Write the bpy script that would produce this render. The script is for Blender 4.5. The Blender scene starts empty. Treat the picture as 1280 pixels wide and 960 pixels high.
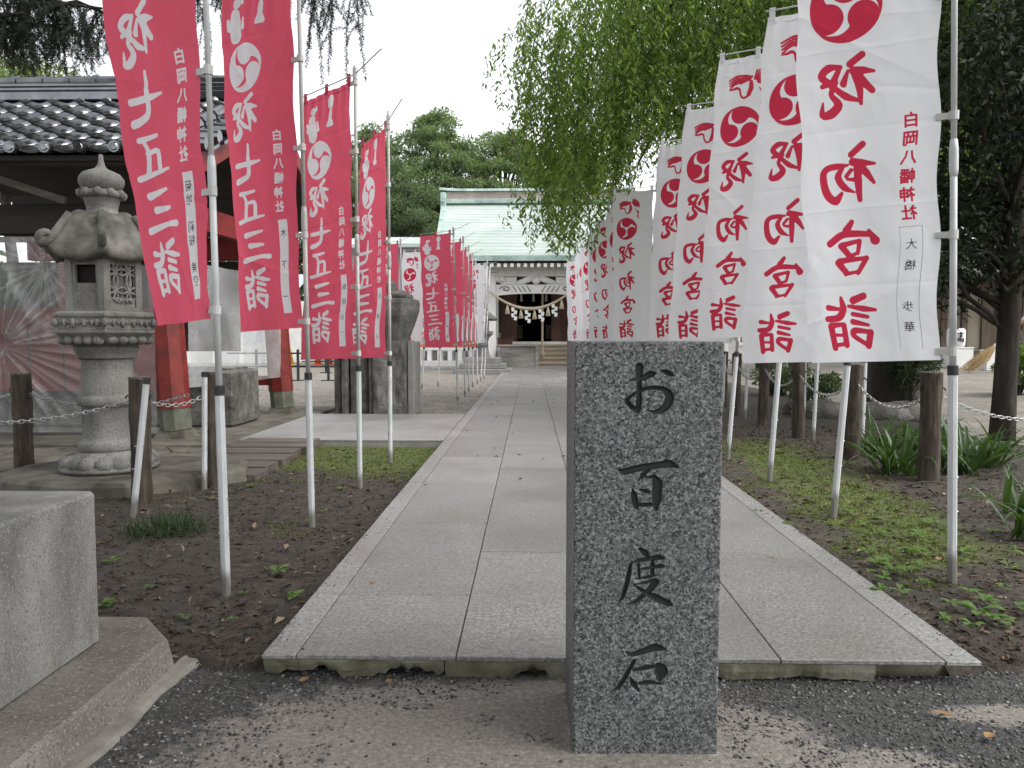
import bpy, math, random
import numpy as np
from mathutils import Vector, Matrix, noise as mnoise

S = bpy.context.scene
COL = S.collection
R = math.radians
PI = math.pi
random.seed(7)
RNG = np.random.default_rng(11)

# ------------------------------------------------------------------ camera, sky, sun, exposure
cam_d = bpy.data.cameras.new("camera")
cam = bpy.data.objects.new("camera", cam_d)
COL.objects.link(cam)
cam.location = (0, 0, 1.08)
cam.rotation_euler = (R(90 - 3.398), 0, R(1.372))
cam_d.sensor_width = 36
cam_d.lens = 27
cam_d.clip_start = 0.05
cam_d.clip_end = 2000
S.camera = cam

W = bpy.data.worlds.new("World")
S.world = W
W.use_nodes = True
wn = W.node_tree.nodes
wl = W.node_tree.links
bg = wn["Background"]
sky = wn.new("ShaderNodeTexSky")
sky.sky_type = 'NISHITA'
sky.sun_disc = False
SUN_EL, SUN_ROT = 50, 112
sky.sun_elevation = R(SUN_EL)
sky.sun_rotation = R(SUN_ROT)
sky.air_density = 1.0
sky.dust_density = 3.0
sky.ozone_density = 1.0
hs = wn.new("ShaderNodeHueSaturation")
hs.inputs["Saturation"].default_value = 0.14       # overcast: the cloud layer takes the blue out
wl.new(sky.outputs[0], hs.inputs["Color"])
wtc = wn.new("ShaderNodeTexCoord")
wmp = wn.new("ShaderNodeMapping")
wmp.inputs["Scale"].default_value = (1.0, 1.0, 2.6)
wnz = wn.new("ShaderNodeTexNoise")
wnz.inputs["Scale"].default_value = 2.2
wnz.inputs["Detail"].default_value = 6
wl.new(wtc.outputs["Generated"], wmp.inputs["Vector"])
wl.new(wmp.outputs[0], wnz.inputs["Vector"])
wrp = wn.new("ShaderNodeValToRGB")                 # thick and thin places of the cloud layer
wrp.color_ramp.elements[0].position = .3
wrp.color_ramp.elements[0].color = (.90, .91, .93, 1)
wrp.color_ramp.elements[1].position = .7
wrp.color_ramp.elements[1].color = (1.10, 1.10, 1.09, 1)
wl.new(wnz.outputs["Fac"], wrp.inputs[0])
wmx = wn.new("ShaderNodeMix")
wmx.data_type = 'RGBA'
wmx.blend_type = 'MULTIPLY'
wmx.inputs[0].default_value = 1
wl.new(hs.outputs[0], wmx.inputs[6])
wl.new(wrp.outputs[0], wmx.inputs[7])
wl.new(wmx.outputs[2], bg.inputs["Color"])
bg.inputs["Strength"].default_value = 0.15

sun_d = bpy.data.lights.new("sun", 'SUN')
sun_d.energy = 0.5
sun_d.angle = R(25)
sun_d.color = (1.0, 0.97, 0.93)
sun = bpy.data.objects.new("sun", sun_d)
COL.objects.link(sun)
# sun_rotation is measured clockwise from +Y seen from above
_az = R(SUN_ROT)
_dir = Vector((math.sin(_az) * math.cos(R(SUN_EL)), math.cos(_az) * math.cos(R(SUN_EL)), math.sin(R(SUN_EL))))
sun.rotation_euler = _dir.to_track_quat('Z', 'Y').to_euler()
sun.location = _dir * 60

S.view_settings.view_transform = 'Standard'
S.view_settings.look = 'None'
S.view_settings.gamma = 1
S.view_settings.exposure = 1.42

# ------------------------------------------------------------------ helpers
F_PX = 960.0
_M = Matrix.Rotation(R(1.372), 3, 'Z') @ Matrix.Rotation(R(90 - 3.398), 3, 'X')


def ray(px, py):
    return _M @ Vector(((px - 640) / F_PX, -(py - 480) / F_PX, -1))


def at(px, py, z=0.0):
    """ground point seen at a photo pixel, on the level z"""
    d = ray(px, py)
    t = (z - 1.08) / d.z
    return (d.x * t, d.y * t)


def ax(px, Y):
    d = ray(px, 423)
    return d.x * Y / d.y


def az(py, Y):
    d = ray(663, py)
    return 1.08 + d.z * Y / d.y


def tag(o, label=None, cat=None, group=None, kind=None):
    if label: o["label"] = label
    if cat: o["category"] = cat
    if group: o["group"] = group
    if kind: o["kind"] = kind
    return o


def root(name, label=None, cat=None, loc=(0, 0, 0), rz=0, group=None, kind=None):
    o = bpy.data.objects.new(name, None)
    o.empty_display_size = 0.1
    o.location = loc
    o.rotation_euler = (0, 0, rz)
    COL.objects.link(o)
    return tag(o, label, cat, group, kind)


def link_mesh(name, me, mat=None, parent=None, smooth=False, kind=None):
    if mat is not None and len(me.materials) == 0:
        me.materials.append(mat)
    if smooth:
        me.polygons.foreach_set("use_smooth", np.ones(len(me.polygons), dtype=bool))
    o = bpy.data.objects.new(name, me)
    COL.objects.link(o)
    if parent is not None:
        o.parent = parent
    if kind:
        o["kind"] = kind
    return o


def mesh_np(name, V, Fc, mat=None, parent=None, smooth=False, kind=None):
    """V (n,3), Fc (m,k) with the same k for all faces"""
    V = np.asarray(V, dtype=np.float32)
    Fc = np.asarray(Fc, dtype=np.int32)
    me = bpy.data.meshes.new(name)
    me.vertices.add(len(V))
    me.vertices.foreach_set("co", V.ravel())
    k = Fc.shape[1]
    me.loops.add(Fc.size)
    me.loops.foreach_set("vertex_index", Fc.ravel())
    me.polygons.add(len(Fc))
    me.polygons.foreach_set("loop_start", np.arange(0, Fc.size, k, dtype=np.int32))
    me.update(calc_edges=True)
    return link_mesh(name, me, mat, parent, smooth, kind)


def copy_tree(o, parent=None):
    c = o.copy()
    COL.objects.link(c)
    c.parent = parent
    for ch in o.children:
        copy_tree(ch, c)
    return c


class MB:
    def __init__(self):
        self.v = []
        self.f = []

    def add(self, vs, fs):
        b = len(self.v)
        self.v.extend([tuple(p) for p in vs])
        self.f.extend([tuple(i + b for i in f) for f in fs])
        return self

    def box(self, x0, x1, y0, y1, z0, z1, bev=0.0):
        if bev <= 0:
            vs = [(x, y, z) for z in (z0, z1) for (x, y) in ((x0, y0), (x1, y0), (x1, y1), (x0, y1))]
            fs = [(3, 2, 1, 0), (4, 5, 6, 7), (0, 1, 5, 4), (1, 2, 6, 5), (2, 3, 7, 6), (3, 0, 4, 7)]
            return self.add(vs, fs)
        b = min(bev, (x1 - x0) * .45, (y1 - y0) * .45, (z1 - z0) * .45)
        rings = []
        vs = []
        for (z, i) in ((z0, b), (z0 + b, 0), (z1 - b, 0), (z1, b)):
            xa, xb, ya, yb = x0 + i, x1 - i, y0 + i, y1 - i
            c = b if i == 0 else b * .3
            ring = [(xa + c, ya, z), (xb - c, ya, z), (xb, ya + c, z), (xb, yb - c, z), (xb - c, yb, z), (xa + c, yb, z), (xa, yb - c, z), (xa, ya + c, z)]
            rings.append(range(len(vs), len(vs) + 8))
            vs += ring
        fs = [tuple(reversed(rings[0])), tuple(rings[3])]
        for k in range(3):
            for i in range(8):
                j = (i + 1) % 8
                fs.append((rings[k][i], rings[k][j], rings[k + 1][j], rings[k + 1][i]))
        return self.add(vs, fs)

    def obox(self, c, sx, sy, sz, rz=0, rx=0, ry=0, bev=0.0):
        m = MB().box(-sx / 2, sx / 2, -sy / 2, sy / 2, -sz / 2, sz / 2, bev)
        M = Matrix.Translation(Vector(c)) @ Matrix.Rotation(rz, 4, 'Z') @ Matrix.Rotation(ry, 4, 'Y') @ Matrix.Rotation(rx, 4, 'X')
        return self.add([M @ Vector(p) for p in m.v], m.f)

    def tube(self, pts, rad, n=8, cap=True, sq=1.0):
        pts = [Vector(p) for p in pts]
        if not hasattr(rad, '__len__'):
            rad = [rad] * len(pts)
        vs = []
        fs = []
        up = None
        for i, p in enumerate(pts):
            t = (pts[min(i + 1, len(pts) - 1)] - pts[max(i - 1, 0)])
            if t.length < 1e-9:
                t = Vector((0, 0, 1))
            t.normalize()
            if up is None:
                up = Vector((1, 0, 0)) if abs(t.x) < .8 else Vector((0, 1, 0))
            a = t.cross(up)
            if a.length < 1e-6:
                a = t.cross(Vector((0, 1, 0.3)))
            a.normalize()
            b = a.cross(t)
            up = b
            for k in range(n):
                th = 2 * PI * k / n + PI / n
                vs.append(p + (a * math.cos(th) + b * math.sin(th) * sq) * rad[i])
        for i in range(len(pts) - 1):
            for k in range(n):
                j = (k + 1) % n
                fs.append((i * n + k, i * n + j, (i + 1) * n + j, (i + 1) * n + k))
        if cap:
            fs.append(tuple(range(n - 1, -1, -1)))
            fs.append(tuple(range((len(pts) - 1) * n, len(pts) * n)))
        return self.add(vs, fs)

    def lathe(self, prof, n=24, c=(0, 0), ph=0.0, cap=True):
        vs = []
        fs = []
        for (r, z) in prof:
            for k in range(n):
                th = ph + 2 * PI * k / n
                vs.append((c[0] + r * math.cos(th), c[1] + r * math.sin(th), z))
        for i in range(len(prof) - 1):
            for k in range(n):
                j = (k + 1) % n
                fs.append((i * n + k, i * n + j, (i + 1) * n + j, (i + 1) * n + k))
        if cap:
            fs.append(tuple(range(n - 1, -1, -1)))
            fs.append(tuple(range((len(prof) - 1) * n, len(prof) * n)))
        return self.add(vs, fs)

    def prism(self, poly, z0, z1):
        n = len(poly)
        vs = [(x, y, z0) for (x, y) in poly] + [(x, y, z1) for (x, y) in poly]
        fs = [tuple(range(n - 1, -1, -1)), tuple(range(n, 2 * n))]
        for i in range(n):
            j = (i + 1) % n
            fs.append((i, j, n + j, n + i))
        return self.add(vs, fs)

    def vprism(self, poly, y0, y1):
        """outline in x,z, extruded along y"""
        n = len(poly)
        vs = [(x, y0, z) for (x, z) in poly] + [(x, y1, z) for (x, z) in poly]
        fs = [tuple(range(n)), tuple(range(2 * n - 1, n - 1, -1))]
        for i in range(n):
            j = (i + 1) % n
            fs.append((i, n + i, n + j, j))
        return self.add(vs, fs)

    def blob(self, c, rx, ry, rz, jit=0.1, n=8, m=6, seed=0):
        rr = random.Random(seed)
        vs = []
        fs = []
        for i in range(m + 1):
            th = PI * i / m
            for k in range(n):
                ph = 2 * PI * k / n
                q = 1 + rr.uniform(-jit, jit)
                vs.append((c[0] + rx * q * math.sin(th) * math.cos(ph), c[1] + ry * q * math.sin(th) * math.sin(ph), c[2] + rz * q * math.cos(th)))
        for i in range(m):
            for k in range(n):
                j = (k + 1) % n
                fs.append((i * n + k, (i + 1) * n + k, (i + 1) * n + j, i * n + j))
        return self.add(vs, fs)

    def mesh(self, name):
        me = bpy.data.meshes.new(name)
        me.from_pydata(self.v, [], self.f)
        me.update()
        return me

    def build(self, name, mat, parent=None, smooth=False, kind=None):
        o = link_mesh(name, self.mesh(name), mat, parent, smooth, kind)
        return o


def fbm(x, y, seed=0, octv=4):
    """value noise on numpy arrays, about -1..1"""
    rg = np.random.default_rng(seed)
    tab = rg.uniform(-1, 1, (64, 64))
    out = np.zeros_like(x, dtype=float)
    a = 1.0
    tot = 0
    for o in range(octv):
        fx = x * (2 ** o) + 17.3 * o
        fy = y * (2 ** o) + 5.1 * o
        ix = np.floor(fx).astype(int)
        iy = np.floor(fy).astype(int)
        tx = fx - ix
        ty = fy - iy
        tx = tx * tx * (3 - 2 * tx)
        ty = ty * ty * (3 - 2 * ty)
        i0, i1, j0, j1 = ix % 64, (ix + 1) % 64, iy % 64, (iy + 1) % 64
        v = (tab[i0, j0] * (1 - tx) + tab[i1, j0] * tx) * (1 - ty) + (tab[i0, j1] * (1 - tx) + tab[i1, j1] * tx) * ty
        out += a * v
        tot += a
        a *= .5
    return out / tot


# ------------------------------------------------------------------ materials
class NT:
    """tiny node builder"""
    def __init__(self, name):
        self.m = bpy.data.materials.new(name)
        self.m.use_nodes = True
        self.t = self.m.node_tree
        self.b = self.t.nodes["Principled BSDF"]
        self.out = self.t.nodes["Material Output"]

    def n(self, typ, **kw):
        nd = self.t.nodes.new(typ)
        for k, v in kw.items():
            setattr(nd, k, v)
        return nd

    def l(self, a, b):
        self.t.links.new(a, b)

    def coord(self, kind="Object", rand=False):
        if kind == "Position":
            o = self.n("ShaderNodeNewGeometry").outputs["Position"]
        else:
            o = self.n("ShaderNodeTexCoord").outputs[kind]
        if rand:
            oi = self.n("ShaderNodeObjectInfo")
            m = self.n("ShaderNodeVectorMath", operation='MULTIPLY_ADD')
            m.inputs[1].default_value = (37.0, 53.0, 29.0)
            self.l(oi.outputs["Random"], m.inputs[0])
            self.l(o, m.inputs[2])
            o = m.outputs[0]
        return o

    def noise(self, vec, scale, detail=4, rough=.55, stretch=None):
        if stretch:
            mp = self.n("ShaderNodeMapping")
            mp.inputs["Scale"].default_value = stretch
            self.l(vec, mp.inputs["Vector"])
            vec = mp.outputs[0]
        nd = self.n("ShaderNodeTexNoise")
        nd.inputs["Scale"].default_value = scale
        nd.inputs["Detail"].default_value = detail
        nd.inputs["Roughness"].default_value = rough
        self.l(vec, nd.inputs["Vector"])
        return nd.outputs["Fac"]

    def ramp(self, fac, stops, interp='LINEAR'):
        r = self.n("ShaderNodeValToRGB")
        cr = r.color_ramp
        cr.interpolation = interp
        while len(cr.elements) < len(stops):
            cr.elements.new(.5)
        for e, (p, c) in zip(cr.elements, stops):
            e.position = p
            e.color = c if len(c) == 4 else (*c, 1)
        self.l(fac, r.inputs[0])
        return r.outputs[0]

    def mixc(self, fac, a, b, mode='MIX'):
        mx = self.n("ShaderNodeMix", data_type='RGBA', blend_type=mode)
        for sock, val in ((mx.inputs[0], fac), (mx.inputs[6], a), (mx.inputs[7], b)):
            if isinstance(val, (int, float)):
                sock.default_value = val
            elif isinstance(val, tuple):
                sock.default_value = val if len(val) == 4 else (*val, 1)
            else:
                self.l(val, sock)
        return mx.outputs[2]

    def math(self, op, a, b=0.0, clamp=False):
        m = self.n("ShaderNodeMath", operation=op)
        m.use_clamp = clamp
        for s, v in ((m.inputs[0], a), (m.inputs[1], b)):
            if isinstance(v, (int, float)):
                s.default_value = v
            else:
                self.l(v, s)
        return m.outputs[0]

    def bump(self, h, strength=.3, dist=.01):
        b = self.n("ShaderNodeBump")
        b.inputs["Strength"].default_value = strength
        b.inputs["Distance"].default_value = dist
        self.l(h, b.inputs["Height"])
        self.l(b.outputs[0], self.b.inputs["Normal"])

    def base(self, c):
        if isinstance(c, tuple):
            self.b.inputs["Base Color"].default_value = (*c[:3], 1)
        else:
            self.l(c, self.b.inputs["Base Color"])

    def rough(self, v):
        if isinstance(v, (int, float)):
            self.b.inputs["Roughness"].default_value = v
        else:
            self.l(v, self.b.inputs["Roughness"])


def pmat(name, stops, scale=6, detail=5, rough=.7, bump=.0, bscale=None, bdist=.005, rand=False, metal=0.0, stretch=None, speck=None, coord="Object", coat=0.0, spec=None):
    t = NT(name)
    co = t.coord(coord, rand)
    f = t.noise(co, scale, detail, .6, stretch)
    c = t.ramp(f, stops)
    if speck:
        # speck = (scale, dark colour, threshold, light colour)
        f2 = t.noise(co, speck[0], 2, .5)
        k = t.ramp(f2, [(speck[2], (1, 1, 1)), (speck[2] + .06, (0, 0, 0))])
        c = t.mixc(k, c, speck[1])
        f3 = t.noise(co, speck[0] * 1.3, 1, .5)
        k3 = t.ramp(f3, [(.60, (0, 0, 0)), (.66, (1, 1, 1))])
        c = t.mixc(t.math('MULTIPLY', k3, .6), c, speck[3])
    t.base(c)
    t.rough(rough)
    t.b.inputs["Metallic"].default_value = metal
    if spec is not None:
        t.b.inputs["Specular IOR Level"].default_value = spec
    if coat:
        t.b.inputs["Coat Weight"].default_value = coat
    if bump:
        bf = t.noise(co, bscale or scale * 4, 4, .6, stretch)
        t.bump(bf, bump, bdist)
    return t.m


def leafmat(name, stops, trans=.35, rough=.5, tint=(1.4, 1.5, .6)):
    t = NT(name)
    g = t.n("ShaderNodeNewGeometry")
    c = t.ramp(g.outputs["Random Per Island"], stops)
    t.base(c)
    t.rough(rough)
    t.b.inputs["Specular IOR Level"].default_value = .35
    tr = t.n("ShaderNodeBsdfTranslucent")
    t.l(t.mixc(1.0, c, tint, 'MULTIPLY'), tr.inputs["Color"])
    mx = t.n("ShaderNodeMixShader")
    mx.inputs[0].default_value = trans
    t.l(t.b.outputs[0], mx.inputs[1])
    t.l(tr.outputs[0], mx.inputs[2])
    t.l(mx.outputs[0], t.out.inputs["Surface"])
    return t.m


M = {}
# granite of the carved pillar: sawn, grey with black mica and pale feldspar grains
t = NT("sawn_granite")
co = t.coord("Object")
vo = t.n("ShaderNodeTexVoronoi")
vo.inputs["Scale"].default_value = 215
vo.inputs["Randomness"].default_value = 1
wp = t.n("ShaderNodeVectorMath", operation='MULTIPLY_ADD')
nz = t.n("ShaderNodeTexNoise")
nz.inputs["Scale"].default_value = 160
t.l(co, nz.inputs["Vector"])
t.l(nz.outputs["Color"], wp.inputs[0])
wp.inputs[1].default_value = (.008, .008, .008)
t.l(co, wp.inputs[2])
t.l(wp.outputs[0], vo.inputs["Vector"])
sp = t.n("ShaderNodeSeparateColor")
t.l(vo.outputs["Color"], sp.inputs[0])
gr = t.math('ADD', t.math('MULTIPLY', sp.outputs[0], .72), t.math('MULTIPLY', t.noise(co, 42, 3, .6), .28))
c = t.ramp(gr, [(.16, (.009, .0095, .010)), (.27, (.038, .0395, .0405)), (.47, (.100, .102, .105)), (.67, (.137, .139, .142)), (.85, (.27, .273, .276))])
c = t.mixc(t.math('MULTIPLY', t.ramp(t.noise(co, 5, 3, .6), [(.4, (0, 0, 0)), (.75, (1, 1, 1))]), .25), c, (.05, .052, .05))
att = t.n("ShaderNodeAttribute", attribute_name="ink")
c = t.mixc(t.math("MULTIPLY", att.outputs["Fac"], 520.0, True), c, (.010, .011, .010))
t.base(c)
t.rough(.62)
t.bump(t.noise(co, 240, 2, .6), .12, .002)
M['stele'] = t.m

# path granite, a flamed finish with fine grain; dirt gathers in broad soft patches
def slabmat(name, tone):
    t = NT(name)
    co = t.coord("Position")
    oi = t.n("ShaderNodeObjectInfo")
    g = t.noise(co, 85, 4, .8)
    c = t.ramp(g, [(.30, tuple(x * .30 for x in tone)), (.5, tone), (.70, tuple(min(.75, x * 1.8) for x in tone))])
    c = t.mixc(t.math('MULTIPLY', t.ramp(t.noise(co, 1.6, 5, .65), [(.40, (0, 0, 0)), (.68, (1, 1, 1))]), .5), c, (.13, .115, .09))
    v = t.math('MULTIPLY_ADD', oi.outputs["Random"], .22)
    t.t.nodes[-1].inputs[2].default_value = .88
    c = t.mixc(1.0, c, v, 'MULTIPLY')
    t.base(c)
    t.rough(t.math('ADD', t.math('MULTIPLY', g, .25), .36))
    t.bump(t.noise(co, 170, 3, .7), .35, .004)
    return t.m
M['slab'] = slabmat("flamed_granite", (.222, .218, .209))
M['kerb'] = slabmat("kerb_granite", (.26, .256, .247))
M['slab_side'] = slabmat("side_granite", (.27, .266, .257))

M['old_concrete'] = pmat("mossy_concrete", [(.3, (.085, .09, .045)), (.5, (.19, .18, .13)), (.7, (.28, .265, .22))], 7, 6, .9, .6, 40, .01, coord="Position")
M['block'] = pmat("weathered_granite", [(.3, (.075, .076, .066)), (.5, (.185, .182, .165)), (.72, (.30, .297, .28))], 5, 6, .85, .35, 110, .004,
                  speck=(150, (.10, .10, .092), .36, (.34, .34, .32)), coord="Position", stretch=(1, 1, .45))
M['plinth'] = pmat("worn_plinth_stone", [(.3, (.085, .075, .062)), (.5, (.155, .14, .12)), (.72, (.235, .217, .192))], 3, 7, .85, .3, 70, .004,
                   speck=(100, (.09, .08, .07), .36, (.33, .31, .28)), coord="Position")
M['cement'] = pmat("rough_cement", [(.3, (.13, .12, .10)), (.6, (.25, .235, .205))], 9, 6, .95, .6, 60, .008, coord="Position")
M['lantern'] = pmat("lantern_stone", [(.30, (.05, .049, .040)), (.46, (.165, .162, .147)), (.72, (.29, .288, .27))], 4, 7, .88, .4, 70, .004,
                    speck=(150, (.06, .058, .05), .38, (.30, .295, .28)), stretch=(1, 1, .38))
M['lantern_roof'] = pmat("lichened_stone", [(.3, (.032, .032, .025)), (.5, (.12, .117, .098)), (.74, (.24, .235, .212))], 6, 6, .9, .4, 60, .005)
M['rock'] = pmat("dark_rock", [(.3, (.035, .033, .028)), (.5, (.10, .095, .085)), (.75, (.2, .19, .17))], 6, 6, .9, .8, 24, .02)
M['flag'] = pmat("flagstone", [(.3, (.035, .031, .023)), (.5, (.105, .096, .076)), (.75, (.19, .178, .15))], 4, 6, .85, .5, 30, .01, coord="Position")
M['monument'] = pmat("monument_stone", [(.3, (.06, .058, .052)), (.5, (.14, .135, .125)), (.75, (.25, .245, .235))], 5, 6, .88, .9, 22, .02)
M['monument_smooth'] = pmat("monument_smooth_stone", [(.3, (.16, .155, .145)), (.7, (.28, .275, .26))], 4, 6, .7, .2, 80, .003)
M['bark'] = pmat("bark", [(.3, (.014, .012, .009)), (.5, (.035, .028, .022)), (.75, (.075, .063, .05))], 9, 6, .95, .9, 18, .02, stretch=(1, 1, .25))
M['bark_dark'] = pmat("dark_bark", [(.3, (.012, .011, .009)), (.55, (.035, .03, .024)), (.8, (.08, .07, .055))], 7, 6, .95, .9, 14, .02, stretch=(1, 1, .3))
M['log'] = pmat("log_bark", [(.3, (.022, .017, .012)), (.5, (.06, .047, .035)), (.75, (.13, .105, .08))], 30, 6, .95, 1.0, 60, .012, stretch=(1, 1, .18), rand=True)
M['log_top'] = pmat("log_end", [(.3, (.06, .05, .04)), (.7, (.15, .13, .105))], 30, 4, .9, .4, 90, .004)
M['plank'] = pmat("plank_brown", [(.3, (.06, .048, .040)), (.6, (.115, .094, .08)), (.8, (.16, .135, .115))], 9, 5, .6, .4, 60, .003, stretch=(.25, 1, 1), rand=True)
M['red_paint'] = pmat("vermilion_paint", [(.3, (.09, .010, .008)), (.55, (.19, .017, .012)), (.8, (.26, .034, .024))], 7, 5, .5, .12, 60, .003)
M['red_board'] = pmat("dull_red_board", [(.3, (.14, .011, .011)), (.7, (.24, .02, .018))], 3, 5, .55, .1, 40, .003)
M['old_green'] = pmat("verdigris_shoe", [(.3, (.07, .075, .05)), (.7, (.15, .16, .12))], 8, 5, .8, .2)
M['dark_wood'] = pmat("dark_wood", [(.3, (.014, .011, .009)), (.7, (.045, .036, .028))], 6, 5, .7, .4, 40, .004, stretch=(.2, 1, 1))
M['grey_wood'] = pmat("weathered_wood", [(.3, (.09, .082, .072)), (.5, (.22, .205, .185)), (.75, (.37, .35, .325))], 3, 6, .85, .4, 30, .005, stretch=(.25, 1, 1))
M['pale_wood'] = pmat("pale_wood", [(.3, (.33, .275, .205)), (.7, (.50, .43, .335))], 4, 5, .7, .3, 40, .004, stretch=(.2, 1, 1))
M['door_wood'] = pmat("brown_door_wood", [(.3, (.055, .022, .014)), (.7, (.12, .052, .034))], 5, 5, .55, .2, 40, .003, stretch=(1, 1, .2))
M['white_wood'] = pmat("white_painted_wood", [(.3, (.68, .675, .655)), (.7, (.82, .815, .795))], 4, 5, .6, .1, 40, .003)
M['white_wall'] = pmat("white_plaster", [(.3, (.50, .50, .485)), (.7, (.64, .64, .62))], 2, 5, .85, .1, 50, .003)
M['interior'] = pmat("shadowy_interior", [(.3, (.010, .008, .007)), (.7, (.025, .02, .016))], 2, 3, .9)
M['copper'] = pmat("verdigris_copper", [(.25, (.34, .40, .365)), (.5, (.42, .48, .445)), (.75, (.50, .55, .52))], 1.2, 6, .5, .15, 20, .01, stretch=(.4, 1, 1), rand=True)
M['copper_dark'] = pmat("stained_copper", [(.3, (.16, .22, .20)), (.55, (.32, .42, .38)), (.75, (.46, .55, .51))], 3, 6, .55, .2, 20, .01)
M['ridge_wood'] = pmat("ridge_board", [(.3, (.20, .17, .145)), (.7, (.34, .30, .27))], 3, 5, .8, .2)
M['tile'] = pmat("black_roof_tile", [(.3, (.14, .145, .155)), (.6, (.20, .207, .22)), (.8, (.27, .277, .29))], 5, 4, .10, .03, 30, .004, rand=True, spec=1.0, metal=.85)
M['rope'] = pmat("straw_rope", [(.3, (.36, .29, .2)), (.7, (.56, .48, .36))], 30, 4, .9, .5, 90, .005)
M['paper'] = pmat("white_paper", [(.3, (.74, .74, .72)), (.7, (.82, .82, .8))], 5, 2, .8)
M['steel'] = pmat("galvanised_steel", [(.3, (.32, .32, .31)), (.7, (.55, .55, .54))], 30, 3, .35, .1, 90, .002, metal=.85)
M['black_plastic'] = pmat("black_plastic", [(.3, (.012, .012, .013)), (.7, (.025, .025, .026))], 20, 2, .45)
M['black_metal'] = pmat("black_metal", [(.3, (.012, .014, .014)), (.7, (.03, .034, .034))], 10, 2, .4)
M['clip'] = pmat("pole_clip", [(.3, (.42, .42, .40)), (.7, (.55, .55, .53))], 20, 2, .45)
M['yellow'] = pmat("yellow_plastic", [(.3, (.62, .42, .02)), (.7, (.75, .52, .03))], 5, 2, .5)
M['orange'] = pmat("orange_plastic", [(.3, (.62, .10, .03)), (.7, (.75, .15, .05))], 5, 2, .5)
M['orange_rail'] = pmat("orange_red_paint", [(.3, (.62, .14, .06)), (.7, (.75, .2, .1))], 5, 2, .5)
M['bristle'] = pmat("broom_bamboo", [(.3, (.26, .17, .07)), (.7, (.48, .34, .17))], 40, 3, .8, .3, 90, .003, stretch=(1, 1, .1))
M['shed'] = pmat("shed_boards", [(.3, (.07, .052, .036)), (.7, (.16, .125, .09))], 4, 5, .8, .3, 30, .004, stretch=(1, 1, .2))
M['shed_wall'] = pmat("ochre_wall", [(.3, (.26, .225, .17)), (.7, (.36, .32, .25))], 2, 4, .9, .1)
M['grey_roof'] = pmat("pale_grey_roof", [(.3, (.36, .40, .44)), (.7, (.5, .54, .58))], 4, 4, .5)
M['skin'] = pmat("skin", [(.3, (.42, .24, .16)), (.7, (.52, .31, .22))], 10, 3, .55)
M['blue_shirt'] = pmat("blue_shirt", [(.3, (.09, .14, .36)), (.7, (.16, .23, .5))], 14, 3, .85)
M['navy'] = pmat("navy_trousers", [(.3, (.014, .028, .085)), (.7, (.03, .055, .14))], 14, 3, .85)
M['hair'] = pmat("black_hair", [(.3, (.01, .009, .008)), (.7, (.03, .026, .022))], 20, 3, .5)

# white enamelled pole; the foot of each is stained with soil
t = NT("white_pole")
co = t.coord("Object", True)
c = t.ramp(t.noise(co, 8, 5, .6), [(.3, (.44, .455, .46)), (.7, (.57, .58, .585))])
sx = t.n("ShaderNodeSeparateXYZ")
t.l(t.coord("Object"), sx.inputs[0])
hi = t.math('ADD', sx.outputs[2], t.math('MULTIPLY', t.noise(co, 45, 4, .7, (1, 1, .25)), -.15))
k = t.ramp(hi, [(.0, (1, 1, 1)), (.06, (0, 0, 0))])
c = t.mixc(t.math("MULTIPLY", k, .8), c, (.10, .082, .065))
t.base(c)
t.rough(.42)
M['pole'] = t.m
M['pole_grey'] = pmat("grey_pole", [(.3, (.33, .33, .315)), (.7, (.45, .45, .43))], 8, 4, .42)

# clear plastic sheet
t = NT("clear_plastic_sheet")
co = t.coord("Object")
t.base((.82, .84, .84))
t.rough(.16)
t.bump(t.noise(co, 9, 4, .6), .5, .02)
tr = t.n("ShaderNodeBsdfTransparent")
tr.inputs["Color"].default_value = (.93, .94, .94, 1)
mx = t.n("ShaderNodeMixShader")
cra = t.n('ShaderNodeAttribute', attribute_name='fold')
t.l(t.math('ADD', t.math('MULTIPLY', t.math('POWER', cra.outputs['Fac'], 1.5), .48), .13), mx.inputs[0])
t.l(tr.outputs[0], mx.inputs[1])
t.l(t.b.outputs[0], mx.inputs[2])
t.l(mx.outputs[0], t.out.inputs["Surface"])
M['plastic'] = t.m
t = NT("milky_plastic_sheet")
co = t.coord("Object")
t.base((.8, .82, .82))
t.rough(.25)
t.bump(t.noise(co, 5, 3, .6), .4, .02)
tr = t.n("ShaderNodeBsdfTransparent")
tr.inputs["Color"].default_value = (.96, .97, .97, 1)
mx = t.n("ShaderNodeMixShader")
t.l(t.ramp(t.noise(co, 1.6, 4, .6), [(.35, (.18,) * 3), (.7, (.40,) * 3)]), mx.inputs[0])
t.l(tr.outputs[0], mx.inputs[1])
t.l(t.b.outputs[0], mx.inputs[2])
t.l(mx.outputs[0], t.out.inputs["Surface"])
M['milky'] = t.m


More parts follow.
